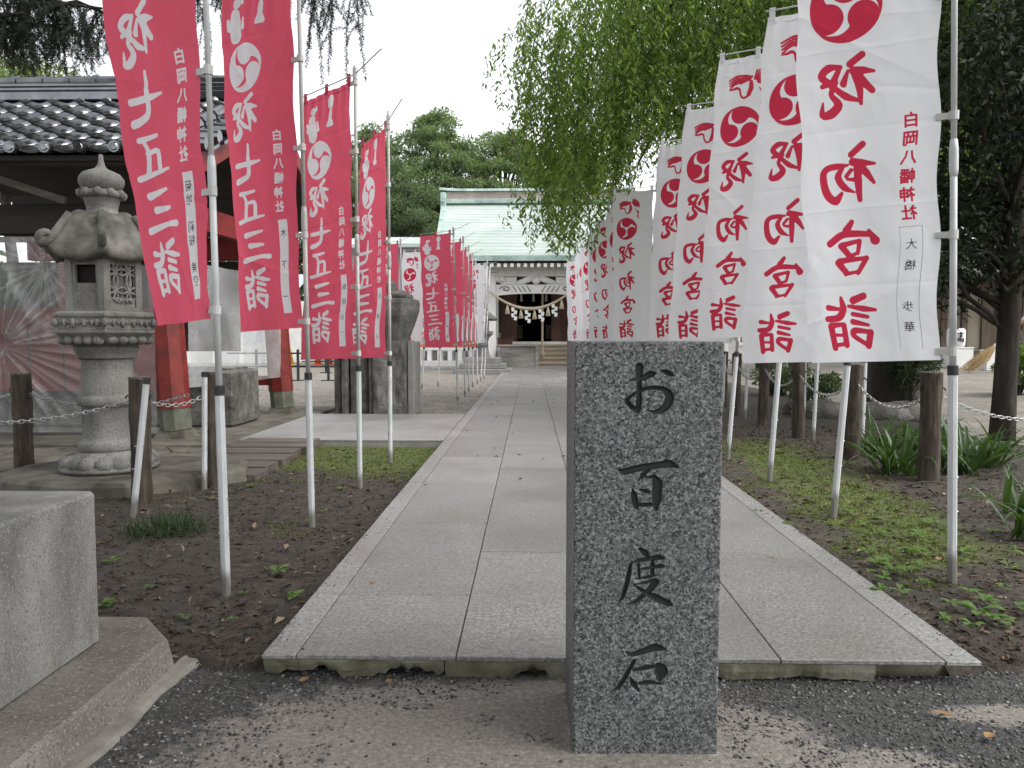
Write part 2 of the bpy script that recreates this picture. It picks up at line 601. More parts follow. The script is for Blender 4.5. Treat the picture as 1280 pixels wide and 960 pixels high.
def bannermat(name, cloth, ink, pen):
    t = NT(name)
    co = t.coord("Object")
    a1 = t.n("ShaderNodeAttribute", attribute_name="ink")
    a2 = t.n("ShaderNodeAttribute", attribute_name="pen")
    k1 = t.math('MULTIPLY_ADD', a1.outputs["Fac"], 500.0, True)
    t.t.nodes[-1].inputs[2].default_value = .5
    k2 = t.math('MULTIPLY_ADD', a2.outputs["Fac"], 700.0, True)
    t.t.nodes[-1].inputs[2].default_value = .5
    c0 = t.mixc(t.math('MULTIPLY', t.noise(co, 3, 4, .6), .5), cloth, tuple(x * .86 for x in cloth))
    c = t.mixc(k1, c0, ink)
    c = t.mixc(k2, c, pen)
    t.base(c)
    t.rough(.75)
    t.b.inputs["Specular IOR Level"].default_value = .25
    w = t.n("ShaderNodeTexNoise")
    w.inputs["Scale"].default_value = 14
    w.inputs["Detail"].default_value = 3
    t.l(co, w.inputs["Vector"])
    t.bump(w.outputs["Fac"], .22, .012)
    tr = t.n("ShaderNodeBsdfTranslucent")
    t.l(c, tr.inputs["Color"])
    mx = t.n("ShaderNodeMixShader")
    mx.inputs[0].default_value = .52
    t.l(t.b.outputs[0], mx.inputs[1])
    t.l(tr.outputs[0], mx.inputs[2])
    t.l(mx.outputs[0], t.out.inputs["Surface"])
    return t.m


M['cloth_red'] = bannermat("red_banner_cloth", (.79, .12, .19), (.76, .75, .78), (.06, .06, .07))
M['cloth_white'] = bannermat("white_banner_cloth", (.83, .835, .86), (.56, .035, .075), (.09, .075, .085))

M['loop_red'] = pmat('red_cloth_loop', [(.3, (.5, .04, .08)), (.7, (.6, .05, .1))], 9, 3, .8)
M['loop_white'] = pmat('white_cloth_loop', [(.3, (.66, .67, .7)), (.7, (.76, .765, .8))], 9, 3, .8)
M['cherry'] = leafmat("weeping_cherry_leaf", [(0, (.07, .125, .035)), (.5, (.15, .225, .065)), (1, (.25, .32, .12))], .62)
M['ever'] = leafmat("evergreen_leaf", [(0, (.008, .015, .007)), (.6, (.018, .032, .013)), (1, (.038, .06, .025))], .15, .62)
M['far_leaf'] = leafmat("far_tree_leaf", [(0, (.09, .135, .08)), (.5, (.145, .20, .11)), (1, (.20, .255, .145))], .5)  # greens lightened, the haze of distance is put into the colour
M['far_leaf_dark'] = leafmat("far_dark_leaf", [(0, (.055, .085, .05)), (.5, (.09, .13, .072)), (1, (.13, .17, .095))], .42)
M['light_leaf'] = leafmat("light_tree_leaf", [(0, (.09, .13, .05)), (.5, (.13, .18, .07)), (1, (.2, .24, .1))], .45)
M['conifer'] = leafmat("conifer_needle", [(0, (.014, .022, .014)), (.6, (.024, .036, .021)), (1, (.04, .056, .03))], .12)
M['grass'] = leafmat("grass_blade", [(0, (.018, .034, .015)), (.5, (.034, .06, .024)), (1, (.07, .10, .042))], .2)
M['lily'] = leafmat("strap_leaf", [(0, (.022, .046, .016)), (.5, (.042, .082, .026)), (1, (.085, .14, .05))], .3, .35)
M['weed'] = leafmat("weed_leaf", [(0, (.06, .12, .025)), (.5, (.10, .18, .04)), (1, (.16, .25, .07))], .3)
M['moss'] = leafmat("moss_tuft", [(0, (.07, .10, .016)), (.5, (.12, .16, .026)), (1, (.18, .225, .045))], .25, .8)
M['litter'] = leafmat("leaf_litter", [(0, (.03, .02, .013)), (.4, (.075, .05, .032)), (.8, (.15, .105, .07)), (1, (.26, .2, .14))], .05, .8, (1, 1, 1))
M['dead_leaf'] = leafmat("fallen_leaf", [(0, (.20, .085, .03)), (.5, (.32, .17, .07)), (1, (.38, .26, .15))], .15, .6, (1, 1, 1))
M['clod'] = leafmat("soil_clod", [(0, (.022, .017, .013)), (.6, (.05, .04, .03)), (1, (.10, .085, .068))], 0.02, .95, (1, 1, 1))
M['stone'] = leafmat("asphalt_stone", [(0, (.02, .02, .021)), (.45, (.06, .06, .06)), (.8, (.15, .148, .145)), (1, (.30, .295, .285))], 0.02, .6, (1, 1, 1))
M['pebble'] = leafmat("yard_pebble", [(0, (.16, .15, .13)), (.6, (.26, .245, .22)), (1, (.4, .39, .36))], 0.02, .8, (1, 1, 1))

# ------------------------------------------------------------------ ground
def groundmat(name, kind):
    t = NT(name)
    co = t.coord("Position")
    if kind == 'asphalt':
        c = t.ramp(t.noise(co, 60, 4, .7), [(.3, (.018, .018, .018)), (.5, (.052, .051, .049)), (.66, (.10, .098, .095)), (.8, (.19, .185, .18))])
        sand = t.ramp(t.noise(co, 70, 5, .7), [(.3, (.12, .105, .09)), (.55, (.235, .211, .186)), (.75, (.36, .33, .30))])
        at_ = t.n("ShaderNodeAttribute", attribute_name="sand")
        m = t.math('ADD', at_.outputs["Fac"], t.math('MULTIPLY_ADD', t.noise(co, 11, 9, .82), 1.25))
        t.t.nodes[-1].inputs[2].default_value = 0
        k = t.ramp(t.math('SUBTRACT', m, .62), [(.40, (0, 0, 0)), (.60, (1, 1, 1))])
        c = t.mixc(k, c, sand)
        bumpn, bs = t.noise(co, 80, 4, .7), .7
    elif kind == 'soil':
        c = t.ramp(t.noise(co, 14, 7, .7), [(.28, (.012, .009, .006)), (.5, (.043, .034, .025)), (.72, (.09, .073, .057))])
        g = t.ramp(t.noise(co, 120, 3, .7), [(.56, (0, 0, 0)), (.68, (1, 1, 1))])
        c = t.mixc(t.math('MULTIPLY', g, .35), c, (.17, .145, .115))
        at_ = t.n("ShaderNodeAttribute", attribute_name="moss")
        mo = t.ramp(t.noise(co, 26, 5, .7), [(.3, (.035, .046, .011)), (.55, (.082, .108, .02)), (.75, (.15, .185, .038))])
        m = t.math('ADD', at_.outputs["Fac"], t.math('MULTIPLY', t.noise(co, 6, 9, .78), 1.25))
        k = t.ramp(t.math('SUBTRACT', m, .62), [(.30, (0, 0, 0)), (.56, (.95, .95, .95))])
        c = t.mixc(k, c, mo)
        bumpn, bs = t.noise(co, 55, 5, .7), .9
    else:
        c = t.ramp(t.noise(co, 2.2, 6, .7), [(.3, (.17, .15, .125)), (.55, (.26, .238, .205)), (.75, (.35, .325, .285))])
        g = t.ramp(t.noise(co, 36, 4, .7), [(.4, (.55, .55, .55)), (.62, (1.1, 1.1, 1.1))])
        c = t.mixc(.8, c, g, 'MULTIPLY')
        bumpn, bs = t.noise(co, 40, 4, .7), .6
    t.base(c)
    t.rough(.92)
    t.bump(bumpn, bs, .012)
    return t.m


M['asphalt'] = groundmat("worn_asphalt", 'asphalt')
M['soil'] = groundmat("bare_soil", 'soil')
M['yard'] = groundmat("gravel_yard", 'yard')


def grid_mesh(name, xs, ys, zf, mat, attrs=None, kind='structure'):
    X, Y = np.meshgrid(np.asarray(xs), np.asarray(ys))
    Z = zf(X, Y)
    V = np.stack([X, Y, Z], -1).reshape(-1, 3)
    nx, ny = len(xs), len(ys)
    i = np.arange(nx * ny).reshape(ny, nx)
    Fq = np.stack([i[:-1, :-1], i[:-1, 1:], i[1:, 1:], i[1:, :-1]], -1).reshape(-1, 4)
    o = mesh_np(name, V, Fq, mat, None, True, kind)
    for nm, fn in (attrs or {}).items():
        a = o.data.attributes.new(nm, 'FLOAT', 'POINT')
        a.data.foreach_set('value', fn(X, Y).astype(np.float32).ravel())
    return o


# one sheet of pale gravel to the horizon, rising a little to the right rear
def sstep(a, b, x):
    t_ = np.clip((x - a) / (b - a), 0, 1)
    return t_ * t_ * (3 - 2 * t_)


def yard_z(X, Y):
    r = .32 * sstep(4.0, 8.5, X) * sstep(7, 17, Y)
    near = sstep(9.0, 11.0, Y)
    left = .012 * near
    return -.035 + left + r + .02 * near + .006 * fbm(X * .7, Y * .7, 3)


xs = np.concatenate([np.array([-400, -150, -60, -30]), np.arange(-20, 20.1, .5), np.array([30, 60, 150, 400])])
ys = np.concatenate([np.array([-60, -20, -8]), np.arange(-4, 30.1, .5), np.array([34, 40, 60, 100, 200, 500])])
grid_mesh('ground', xs, ys, yard_z, M['yard'])


def asphalt_sand(X, Y):
    def bl(cx, cy, rx, ry):
        return 1 - np.sqrt(((X - cx) / rx) ** 2 + ((Y - cy) / ry) ** 2)
    s = np.maximum.reduce([bl(-.22, 1.90, .50, .34), bl(.30, 1.98, .36, .24), bl(.02, 2.16, .20, .22), bl(.90, 1.86, .16, .09), bl(1.35, 1.80, .10, .06), bl(1.42, 2.17, .20, .05), bl(.0, 1.2, 3.0, .45)])
    return np.clip(.62 + s * .75, 0, 1.3) - .35


def asph_z(X, Y):
    return .004 + .006 * fbm(X * 3, Y * 3, 8) - .07 * sstep(2.42, 2.56, Y + .05 * fbm(X * 6, Y * 2, 9))


grid_mesh('asphalt', np.arange(-1.6, 3.4, .03), np.arange(-.3, 2.66, .03), asph_z, M['asphalt'], {'sand': asphalt_sand})


def soil_left_z(X, Y):
    z = .012 + .014 * fbm(X * 2.2, Y * 2.2, 21) + .008 * fbm(X * 9, Y * 9, 22, 3)
    z = z - .06 * (1 - sstep(2.36, 2.47, Y + .06 * fbm(X * 5, Y * 3, 23)))
    return z + .03 * sstep(-.98, -.86, X)


def moss_left(X, Y):
    return .62 * sstep(5.3, 6.4, Y + .5 * fbm(X * 1.2, Y, 24)) * sstep(-2.6, -1.9, X) + .1 * sstep(-1.6, -1.0, X) * sstep(3.5, 5, Y) - .02


def soil_right_z(X, Y):
    z = .055 + .016 * fbm(X * 2, Y * 2, 31) + .010 * fbm(X * 8, Y * 8, 32, 3)
    z = z - .11 * (1 - sstep(2.33, 2.66, Y + .07 * fbm(X * 4, Y * 3, 33)))
    z = z - .06 * sstep(3.9, 4.6, X) * (1 - sstep(4.5, 6.0, Y))
    return z


def moss_right(X, Y):
    a = .62 * np.exp(-((X - 1.98 - .05 * (Y - 4)) / .62) ** 2) * sstep(2.9, 3.8, Y) * (1 - sstep(6.8, 8.6, Y))
    return a - .03


grid_mesh('soil_bed', np.concatenate([np.arange(-5.2, -2.2, .08), np.arange(-2.2, -.83, .03)]), np.arange(2.3, 7.6, .03), soil_left_z, M['soil'], {'moss': moss_left})
grid_mesh('soil_bed', np.concatenate([np.arange(1.36, 3.0, .03), np.arange(3.0, 4.75, .07)]), np.concatenate([np.arange(2.3, 8.0, .03), np.arange(8.0, 27, .15)]), soil_right_z, M['soil'], {'moss': moss_right})


def ico_stones(pos, size, rg, squash=.6):
    """jittered octahedra, one island each"""
    n = len(pos)
    b = np.array([[1, 0, 0], [0, 1, 0], [-1, 0, 0], [0, -1, 0], [0, 0, 1], [0, 0, -1]], float)
    V = b[None] * (1 + rg.uniform(-.35, .35, (n, 6, 1)))
    V[:, :, 2] *= squash
    a = rg.uniform(0, 2 * PI, n)
    ca, sa = np.cos(a)[:, None], np.sin(a)[:, None]
    x = V[:, :, 0] * ca - V[:, :, 1] * sa
    y = V[:, :, 0] * sa + V[:, :, 1] * ca
    V = np.stack([x, y, V[:, :, 2]], -1) * np.asarray(size)[:, None, None] + np.asarray(pos)[:, None, :]
    f = np.array([[0, 1, 4], [1, 2, 4], [2, 3, 4], [3, 0, 4], [1, 0, 5], [2, 1, 5], [3, 2, 5], [0, 3, 5]])
    Fc = (f[None] + (np.arange(n) * 6)[:, None, None]).reshape(-1, 3)
    return V.reshape(-1, 3), Fc


def leaf_quads(pos, dirs, up, L, Wd, fold=.15):
    """diamond leaves: base, two sides, tip (two triangles folded along the midrib)"""
    pos = np.asarray(pos)
    d = dirs / np.maximum(1e-6, np.linalg.norm(dirs, axis=1, keepdims=True))
    s = np.cross(d, up)
    s /= np.maximum(1e-6, np.linalg.norm(s, axis=1, keepdims=True))
    nn = np.cross(s, d)
    L = np.asarray(L)[:, None]
    Wd = np.asarray(Wd)[:, None]
    a = pos
    b = pos + d * L * .45 + s * Wd * .5 + nn * L * fold * .5
    c = pos + d * L - nn * L * fold * .3
    e = pos + d * L * .45 - s * Wd * .5 + nn * L * fold * .5
    V = np.stack([a, b, c, e], 1).reshape(-1, 3)
    i = np.arange(len(pos)) * 4
    Fc = np.concatenate([np.stack([i, i + 1, i + 2], 1), np.stack([i, i + 2, i + 3], 1)])
    return V, Fc


def rdir(n, rg, zbias=0.0):
    v = rg.normal(size=(n, 3))
    v[:, 2] += zbias
    return v / np.linalg.norm(v, axis=1, keepdims=True)


# loose stones lying in the asphalt
rg = np.random.default_rng(5)
n = 30000
P = np.stack([rg.uniform(-1.25, 2.3, n), rg.uniform(1.5, 2.50, n), np.zeros(n)], 1)
keep = (asphalt_sand(P[:, 0], P[:, 1]) + .55 * fbm(P[:, 0] * 9, P[:, 1] * 9, 4) < .42) & ~((P[:, 0] < -1.1) & (P[:, 1] < 2.40))
keep |= rg.random(n) < .05
P = P[keep]
sz = .0018 + .0056 * rg.random(len(P)) ** 2.4
P[:, 2] = asph_z(P[:, 0], P[:, 1]) + sz * .15
V, Fc = ico_stones(P, sz, rg)
mesh_np('asphalt_stones', V, Fc, M['stone'], None, False, 'stuff')

# clods and litter on the soil
def scatter_soil(n, side, rg, y1):
    if side < 0:
        x = rg.uniform(-3.2, -.87, n); y = 2.41 + (y1 - 2.41) * rg.random(n) ** 1.5
        z = soil_left_z(x, y)
    else:
        x = rg.uniform(1.42, 4.0, n); y = 2.5 + (y1 - 2.5) * rg.random(n) ** 1.5
        z = soil_right_z(x, y)
    return np.stack([x, y, z], 1)

for side, y1, nn in ((-1, 7.4, 9000), (1, 9.0, 9000)):
    P = scatter_soil(nn, side, rg, y1)
    sz = .0025 + .009 * rg.random(nn) ** 4
    P[:, 2] += sz * .2
    V, Fc = ico_stones(P, sz, rg, .7)
    mesh_np('soil_clods', V, Fc, M['clod'], None, False, 'stuff')
    nl = 3600 if side < 0 else 7500
    P = scatter_soil(nl, side, rg, y1)
    P[:, 2] += .006
    d = rdir(nl, rg); d[:, 2] *= .25
    up = np.tile(np.array([[0, 0, 1.]]), (nl, 1)) + rg.normal(0, .3, (nl, 3))
    L = .012 + .05 * rg.random(nl) ** 2.5
    V, Fc = leaf_quads(P, d, up, L, L * rg.uniform(.15, .5, nl), .25)
    mesh_np('leaf_litter', V, Fc, M['litter'], None, False, 'stuff')
# twigs on the soil, crumbs and litter washed against the kerbs
m = MB()
rt = random.Random(9)
for k in range(420):
    sd = rt.choice((-1, 1))
    x = rt.uniform(-3.0, -.9) if sd < 0 else rt.uniform(1.45, 3.6)
    y = 2.5 + 5 * rt.random() ** 1.4
    z = float((soil_left_z if sd < 0 else soil_right_z)(np.array([x]), np.array([y]))[0]) + .005
    th, L = rt.uniform(0, PI), rt.uniform(.02, .11)
    d = Vector((math.cos(th), math.sin(th), rt.uniform(-.05, .12))) * L
    m.tube([(x, y, z), Vector((x, y, z)) + d * .5 + Vector((0, 0, .004)), Vector((x, y, z)) + d], [.0022, .0018, .001], 4)
m.build('twigs', M['bark'], None, False, 'stuff')
nk = 700
side_ = rg.random(nk) < .5
ofs = np.abs(rg.normal(0, .035, nk))
P = np.stack([np.where(side_, -.85 + ofs, 1.40 - ofs), 2.4 + 9 * rg.random(nk) ** 1.5, np.full(nk, .0815)], 1)
V, Fc = ico_stones(P, .0014 + .0035 * rg.random(nk) ** 3, rg, .6)
mesh_np('soil_crumbs', V, Fc, M['clod'], None, False, 'stuff')
# moss tufts
for side, mf, nn in ((-1, moss_left, 26000), (1, moss_right, 42000)):
    P = scatter_soil(nn, side, rg, 7.4 if side < 0 else 7.8)
    k = (mf(P[:, 0], P[:, 1]) + .8 * fbm(P[:, 0] * 3, P[:, 1] * 3, 41, 6)) > .40
    P = P[k]
    nq = len(P)
    d = rdir(nq, rg, 1.2)
    V, Fc = leaf_quads(P - np.array([0, 0, .003]), d, rdir(nq, rg), .010 + .014 * rg.random(nq), .006 + .006 * rg.random(nq), .1)
    mesh_np('moss', V, Fc, M['moss'], None, False, 'stuff')
# pebbles of the yard
n = 9000
P = np.stack([rg.uniform(-7, -.9, n), 10.2 + 9 * rg.random(n) ** 1.6, np.zeros(n)], 1)
P[:, 2] = yard_z(P[:, 0], P[:, 1])
V, Fc = ico_stones(P, .008 + .016 * rg.random(n) ** 2, rg, .6)
mesh_np('yard_pebbles', V, Fc, M['pebble'], None, False, 'stuff')

# ------------------------------------------------------------------ stone path
path = root('path', kind='structure')
XB = [-.742, -.234, .274, .782, 1.290]
first = [2.94, 3.55, 2.93, 3.50]
Y0, Y1 = 2.358, 26.2
SLABS = {}


def slab(name, x0, x1, y0, y1, mat, z1=.08, th=.015, par=path, jit=True):
    w, l = round(x1 - x0, 3), round(y1 - y0, 3)
    key = (w, l, mat.name, th)
    if key not in SLABS:
        m = MB().box(0, w, 0, l, -th, 0, .0025)
        SLABS[key] = m.mesh(name)
        SLABS[key].materials.append(mat)
    o = link_mesh(name, SLABS[key], None, par)
    o.location = (x0, y0, z1 + (random.uniform(-.0012, .0012) if jit else 0))
    return o


g = .0022
for c in range(4):
    ys_ = [Y0]
    y = first[c]
    while y < Y1 - .1:
        ys_.append(y)
        y += 1.17
    ys_.append(Y1)
    for a, b in zip(ys_[:-1], ys_[1:]):
        slab('paving_slab', XB[c] + g, XB[c + 1] - g, a + g * .8, b - g * .8, M['slab'])
for (xa, xb, f0) in ((-.853, -.742, 2.94), (1.290, 1.402, 3.48)):
    ys_ = [Y0]
    y = f0
    while y < Y1 - .1:
        ys_.append(y)
        y += 1.17
    ys_.append(Y1)
    for a, b in zip(ys_[:-1], ys_[1:]):
        slab('kerb_slab', xa + g, xb - g, a + .001, b - .001, M['kerb'])
MB().box(-.848, 1.397, 2.50, 26.19, -.06, .0645).build('path_bedding', M['old_concrete'], path)


def ragged(x0, x1, y0, y1, z0, z1, seed, mat, par, name='concrete_lip', amp=.048):
    """broken lip of the concrete bed: the lower front edge is chipped away"""
    n = max(6, int((x1 - x0) / .018))
    xx = np.linspace(x0, x1, n)
    rr = np.random.default_rng(seed)
    e = fbm(xx * 9, xx * 0, seed, 5)
    e = np.round(e * 3.2) / 3.2 + .10 * fbm(xx * 60, xx * 0, seed + 5, 3) + .25 * fbm(xx * 4, xx * 0, seed + 6, 2)
    low = z0 + amp * (e + .28)
    low = np.minimum(low, z1 - .012)
    fr = y0 + .012 * fbm(xx * 14, xx * 0 + 3, seed + 1, 3)
    mb = MB()
    vs = []
    for i in range(n):
        vs += [(xx[i], fr[i] + .004, z1), (xx[i], fr[i], z1 - .006), (xx[i], fr[i] + .004, (z1 + low[i]) / 2), (xx[i], fr[i] + .016, low[i]), (xx[i], y1, low[i] - .01), (xx[i], y1, z1)]
    fs = []
    for i in range(n - 1):
        for k in range(6):
            j = (k + 1) % 6
            fs.append((i * 6 + k, i * 6 + j, i * 6 + 6 + j, i * 6 + 6 + k))
    fs.append(tuple(range(5, -1, -1)))
    fs.append(tuple(range((n - 1) * 6, n * 6)))
    mb.add(vs, fs)
    return mb.build(name, mat, par)


ragged(-.85, -.735, 2.366, 2.53, .004, .0645, 51, M['old_concrete'], path)
ragged(-.733, -.272, 2.364, 2.53, -.002, .0645, 52, M['old_concrete'], path)
ragged(-.269, .33, 2.366, 2.53, .001, .0645, 57, M['old_concrete'], path)
ragged(.34, 1.08, 2.369, 2.53, .004, .0645, 54, M['old_concrete'], path, amp=.012)

# branch of the path to the washing pavilion
sp = root('side_path', kind='structure')
for i, (xa, xb) in enumerate(((-2.9, -2.28), (-2.28, -1.5), (-1.5, -.856))):
    for j, (ya, yb) in enumerate(((7.5, 8.4), (8.4, 9.25), (9.25, 10.1))):
        slab('paving_slab', xa + g, xb - g, ya + g, yb - g, M['slab_side'], .081, .015, sp)
for (xa, xb) in ((-2.9, -2.05), (-2.05, -1.28), (-1.28, -.858)):
    MB().box(xa + .001, xb - .001, 7.505, 7.62, -.06, .0655, .004).build('kerb_stone', M['monument_smooth'], sp)
MB().box(-2.895, -.86, 7.62, 10.09, -.06, .065).build('path_bedding', M['old_concrete'], sp)

# fallen leaves: a few large ones one can point to, the rest litter
def flat_leaf(name, x, y, z, L, Wd, rz, curl, mat, label, group=None):
    mb = MB()
    pr = [(0, 0), (.18, .3), (.45, .5), (.75, .34), (1, 0)]
    vs = []
    for (u, w) in pr:
        for s in (-1, 0, 1):
            vs.append(((u - .5) * L, s * w * Wd, .004 + curl * L * (abs(s) * w * 1.2 + (u - .5) ** 2 * 1.5)))
    fs = []
    for i in range(4):
        for k in range(2):
            fs.append((i * 3 + k, i * 3 + k + 1, i * 3 + k + 4, i * 3 + k + 3))
    mb.add(vs, fs)
    mb.tube([(.5 * L, 0, .006 + curl * L * .4), (.72 * L, .02 * L, .01)], .0008, 4)
    o = mb.build(name, mat, None, True)
    o.location = (x, y, z)
    o.rotation_euler = (0, 0, rz)
    return tag(o, label, 'leaf', group)


for (px, py, z, L, Wd, rz, cu, lab) in (
        (435, 842, .016, .055, .034, .2, .30, 'curled orange leaf against the broken concrete lip of the path'),
        (380, 851, .012, .038, .024, 1.0, .15, 'pale tan leaf on the dark asphalt left of the curled orange leaf'),
        (486, 853, .012, .03, .022, 2.0, .2, 'small greenish leaf standing by the dark gap under the path lip'),
        (1180, 894, .012, .062, .022, 2.5, .12, 'long pinkish tan leaf on the dark asphalt at lower right'),
        (1237, 923, .012, .04, .03, .6, .35, 'brown crumpled leaf on the asphalt nearest the lower right corner'),
        (1258, 826, .012, .034, .024, .3, .35, 'orange leaf at the edge of soil and asphalt right of the path corner'),
        (357, 708, .03, .034, .024, .9, .2, 'yellow orange leaf on bare soil left of the path kerb'),
        (1173, 700, .09, .05, .03, 1.2, .2, 'orange leaf among weeds near the foot of the nearest right pole'),
        (465, 731, .082, .03, .013, .4, .35, 'small curled brown leaf on the nearest paving slab left of the pillar'),
        (966, 697, .082, .026, .02, .8, .4, 'small dark crumpled leaf on the paving joint right of the pillar')):
    x, y = at(px, py, z)
    flat_leaf('fallen_leaf', x, y, z, L, Wd, rz, cu, M['dead_leaf'], lab, 'fallen leaves')
n = 90
P = np.stack([rg.uniform(-.8, 1.35, n), 4 + 20 * rg.random(n), np.full(n, .086)], 1)
d = rdir(n, rg); d[:, 2] *= .2
V, Fc = leaf_quads(P, d, np.tile([[0, .2, 1.]], (n, 1)), .02 + .035 * rg.random(n), .012 + .015 * rg.random(n), .3)
mesh_np('leaf_litter', V, Fc, M['litter'], None, False, 'stuff')

# ------------------------------------------------------------------ brush lettering as signed distances
def nib_dist(X, Y, strokes, ang=.7, ratio=1.12, fat=1.0):
    """largest (radius - distance) over round-ended strokes drawn with a slanted elliptical nib"""
    ca, sa = math.cos(ang), math.sin(ang)
    def tf(x, y):
        return x * ca + y * sa, (-x * sa + y * ca) * ratio
    TX, TY = tf(X, Y)
    best = np.full(X.shape, -9.0)
    for st in strokes:
        pts = smooth_stroke(st)
        for (a, b) in zip(pts[:-1], pts[1:]):
            ax_, ay_ = tf(a[0], a[1])
            bx_, by_ = tf(b[0], b[1])
            dx, dy = bx_ - ax_, by_ - ay_
            q = dx * dx + dy * dy + 1e-12
            tt = np.clip(((TX - ax_) * dx + (TY - ay_) * dy) / q, 0, 1)
            dd = np.hypot(TX - ax_ - tt * dx, TY - ay_ - tt * dy)
            best = np.maximum(best, fat * (a[2] + (b[2] - a[2]) * tt) - dd)
    return best


def smooth_stroke(st):
    if len(st) < 3:
        return st
    p = np.array(st, float)
    p = np.vstack([2 * p[0] - p[1], p, 2 * p[-1] - p[-2]])
    p[:, 2] = np.maximum(p[:, 2], .002)
    out = []
    for i in range(1, len(p) - 2):
        for k in range(4):
            u = k / 4
            a, b, c, d = p[i - 1], p[i], p[i + 1], p[i + 2]
            q = .5 * ((2 * b) + (c - a) * u + (2 * a - 5 * b + 4 * c - d) * u * u + (3 * b - a - 3 * c + d) * u ** 3)
            q[2] = b[2] + (c[2] - b[2]) * u
            out.append(tuple(q))
    out.append(tuple(p[-2]))
    return out


# big characters as they are seen from behind the cloth (mirrored), box 0..1 x 0..1, y down
GL = {
 'shuku': [[(.78, .03, .045), (.58, .17, .045)], [(.98, .32, .02), (.8, .29, .05), (.64, .28, .055)], [(.7, .33, .055), (.8, .48, .055), (.92, .62, .045)],
           [(.66, .3, .055), (.72, .55, .05), (.715, .82, .025)], [(.55, .27, .02), (.46, .48, .045)],
           [(.43, .2, .025), (.22, .2, .05), (.1, .31, .05), (.2, .42, .045), (.32, .47, .035)], [(.1, .475, .03), (.35, .44, .025)],
           [(.42, .2, .03), (.3, .42, .045), (.26, .5, .04)], [(.28, .5, .035), (.48, .68, .05), (.66, .76, .028)],
           [(.27, .54, .035), (.24, .63, .035), (.34, .8, .055), (.2, .93, .06), (.05, .93, .045), (.08, .73, .012)]],
 'hatsu': [[(.73, .02, .045), (.54, .18, .045)], [(.97, .37, .02), (.75, .34, .05), (.58, .31, .055)], [(.68, .36, .05), (.84, .52, .05), (.98, .7, .025)],
           [(.66, .34, .05), (.7, .65, .055), (.72, .98, .035)], [(.56, .45, .03), (.48, .55, .03)], [(.5, .6, .02), (.62, .62, .03)],
           [(.49, .36, .02), (.3, .36, .045), (.12, .38, .045), (.05, .5, .05), (.12, .82, .06), (.27, .96, .06), (.4, .84, .025)],
           [(.4, .4, .03), (.33, .55, .05), (.45, .74, .05), (.63, .84, .015)]],
 'miya': [[(.53, .02, .035), (.4, .18, .055)], [(.85, .27, .04), (.55, .24, .05), (.3, .25, .05), (.05, .39, .05)], [(.83, .2, .025), (.93, .38, .07)],
          [(.64, .38, .035), (.6, .6, .03)], [(.62, .38, .03), (.3, .43, .04)], [(.28, .45, .05), (.45, .65, .045)], [(.45, .64, .03), (.59, .6, .025)],
          [(.77, .7, .04), (.63, .96, .035)], [(.72, .7, .03), (.25, .72, .045)], [(.22, .75, .05), (.4, .95, .045)], [(.38, .97, .03), (.6, .94, .025)]],
 'mode': [[(.75, .04, .05), (.56, .11, .055)], [(.97, .3, .025), (.75, .27, .045), (.47, .21, .025)], [(.82, .42, .03), (.55, .36, .035)], [(.82, .57, .025), (.54, .5, .045)],
          [(.85, .7, .045), (.78, .95, .045)], [(.8, .69, .035), (.56, .66, .045), (.52, .75, .04), (.72, .9, .035)],
          [(.32, .05, .025), (.36, .25, .055), (.27, .41, .05), (.04, .43, .045)], [(.3, .26, .025), (.07, .22, .045)],
          [(.35, .55, .04), (.36, .92, .045)], [(.33, .54, .03), (.1, .55, .045)], [(.09, .57, .05), (.12, .97, .045)], [(.18, .73, .025), (.31, .74, .025)], [(.14, .92, .03), (.34, .9, .03)]],
 'nana': [[(.97, .5, .02), (.6, .52, .05), (.05, .53, .055)], [(.55, .03, .03), (.53, .4, .055), (.52, .8, .055), (.3, .91, .06), (.08, .95, .065)]],
 'go': [[(.72, .07, .035), (.45, .09, .045), (.2, .1, .055)], [(.3, .12, .035), (.42, .4, .045), (.32, .88, .05)], [(.38, .42, .035), (.72, .42, .05), (.68, .85, .045)], [(.98, .84, .025), (.55, .88, .045), (.04, .95, .055)]],
 'san': [[(.74, .05, .03), (.45, .09, .05), (.15, .14, .07)], [(.74, .47, .035), (.3, .48, .07)], [(.97, .87, .06), (.6, .84, .045), (.05, .94, .07)]],
}
DIMS = {'shuku': (.232, .250), 'hatsu': (.222, .235), 'miya': (.212, .228), 'mode': (.222, .232), 'nana': (.235, .215), 'go': (.245, .185), 'san': (.24, .18)}


def put_glyph(A, X, Y, key, cx, cy, sc=1.0):
    w, h = DIMS[key]
    w, h = w * sc, h * sc
    m = (np.abs(X - cx) < w * .7) & (np.abs(Y - cy) < h * .7)
    if not m.any():
        return
    u = (X[m] - cx) / w + .5
    v = (Y[m] - cy) / h + .5
    A[m] = np.maximum(A[m], nib_dist(u, v, GL[key], .7, 1.12, 1.38) * w)


def tomoe(A, X, Y, cx, cy, Rr):
    m = np.hypot(X - cx, Y - cy) < Rr * 1.15
    u = (X[m] - cx) / Rr
    v = (Y[m] - cy) / Rr
    best = np.full(u.shape, -9.0)
    for a0 in (-90, 30, 150):
        for k in range(28):
            t_ = k / 27
            th = R(a0 + 118 * t_)
            r = .425 * (1 - t_) ** (1.9 - .6 * t_) + .012
            rc = 1 - r
            best = np.maximum(best, r - np.hypot(u - rc * math.cos(th), v - rc * math.sin(th)))
    A[m] = np.maximum(A[m], best * Rr)


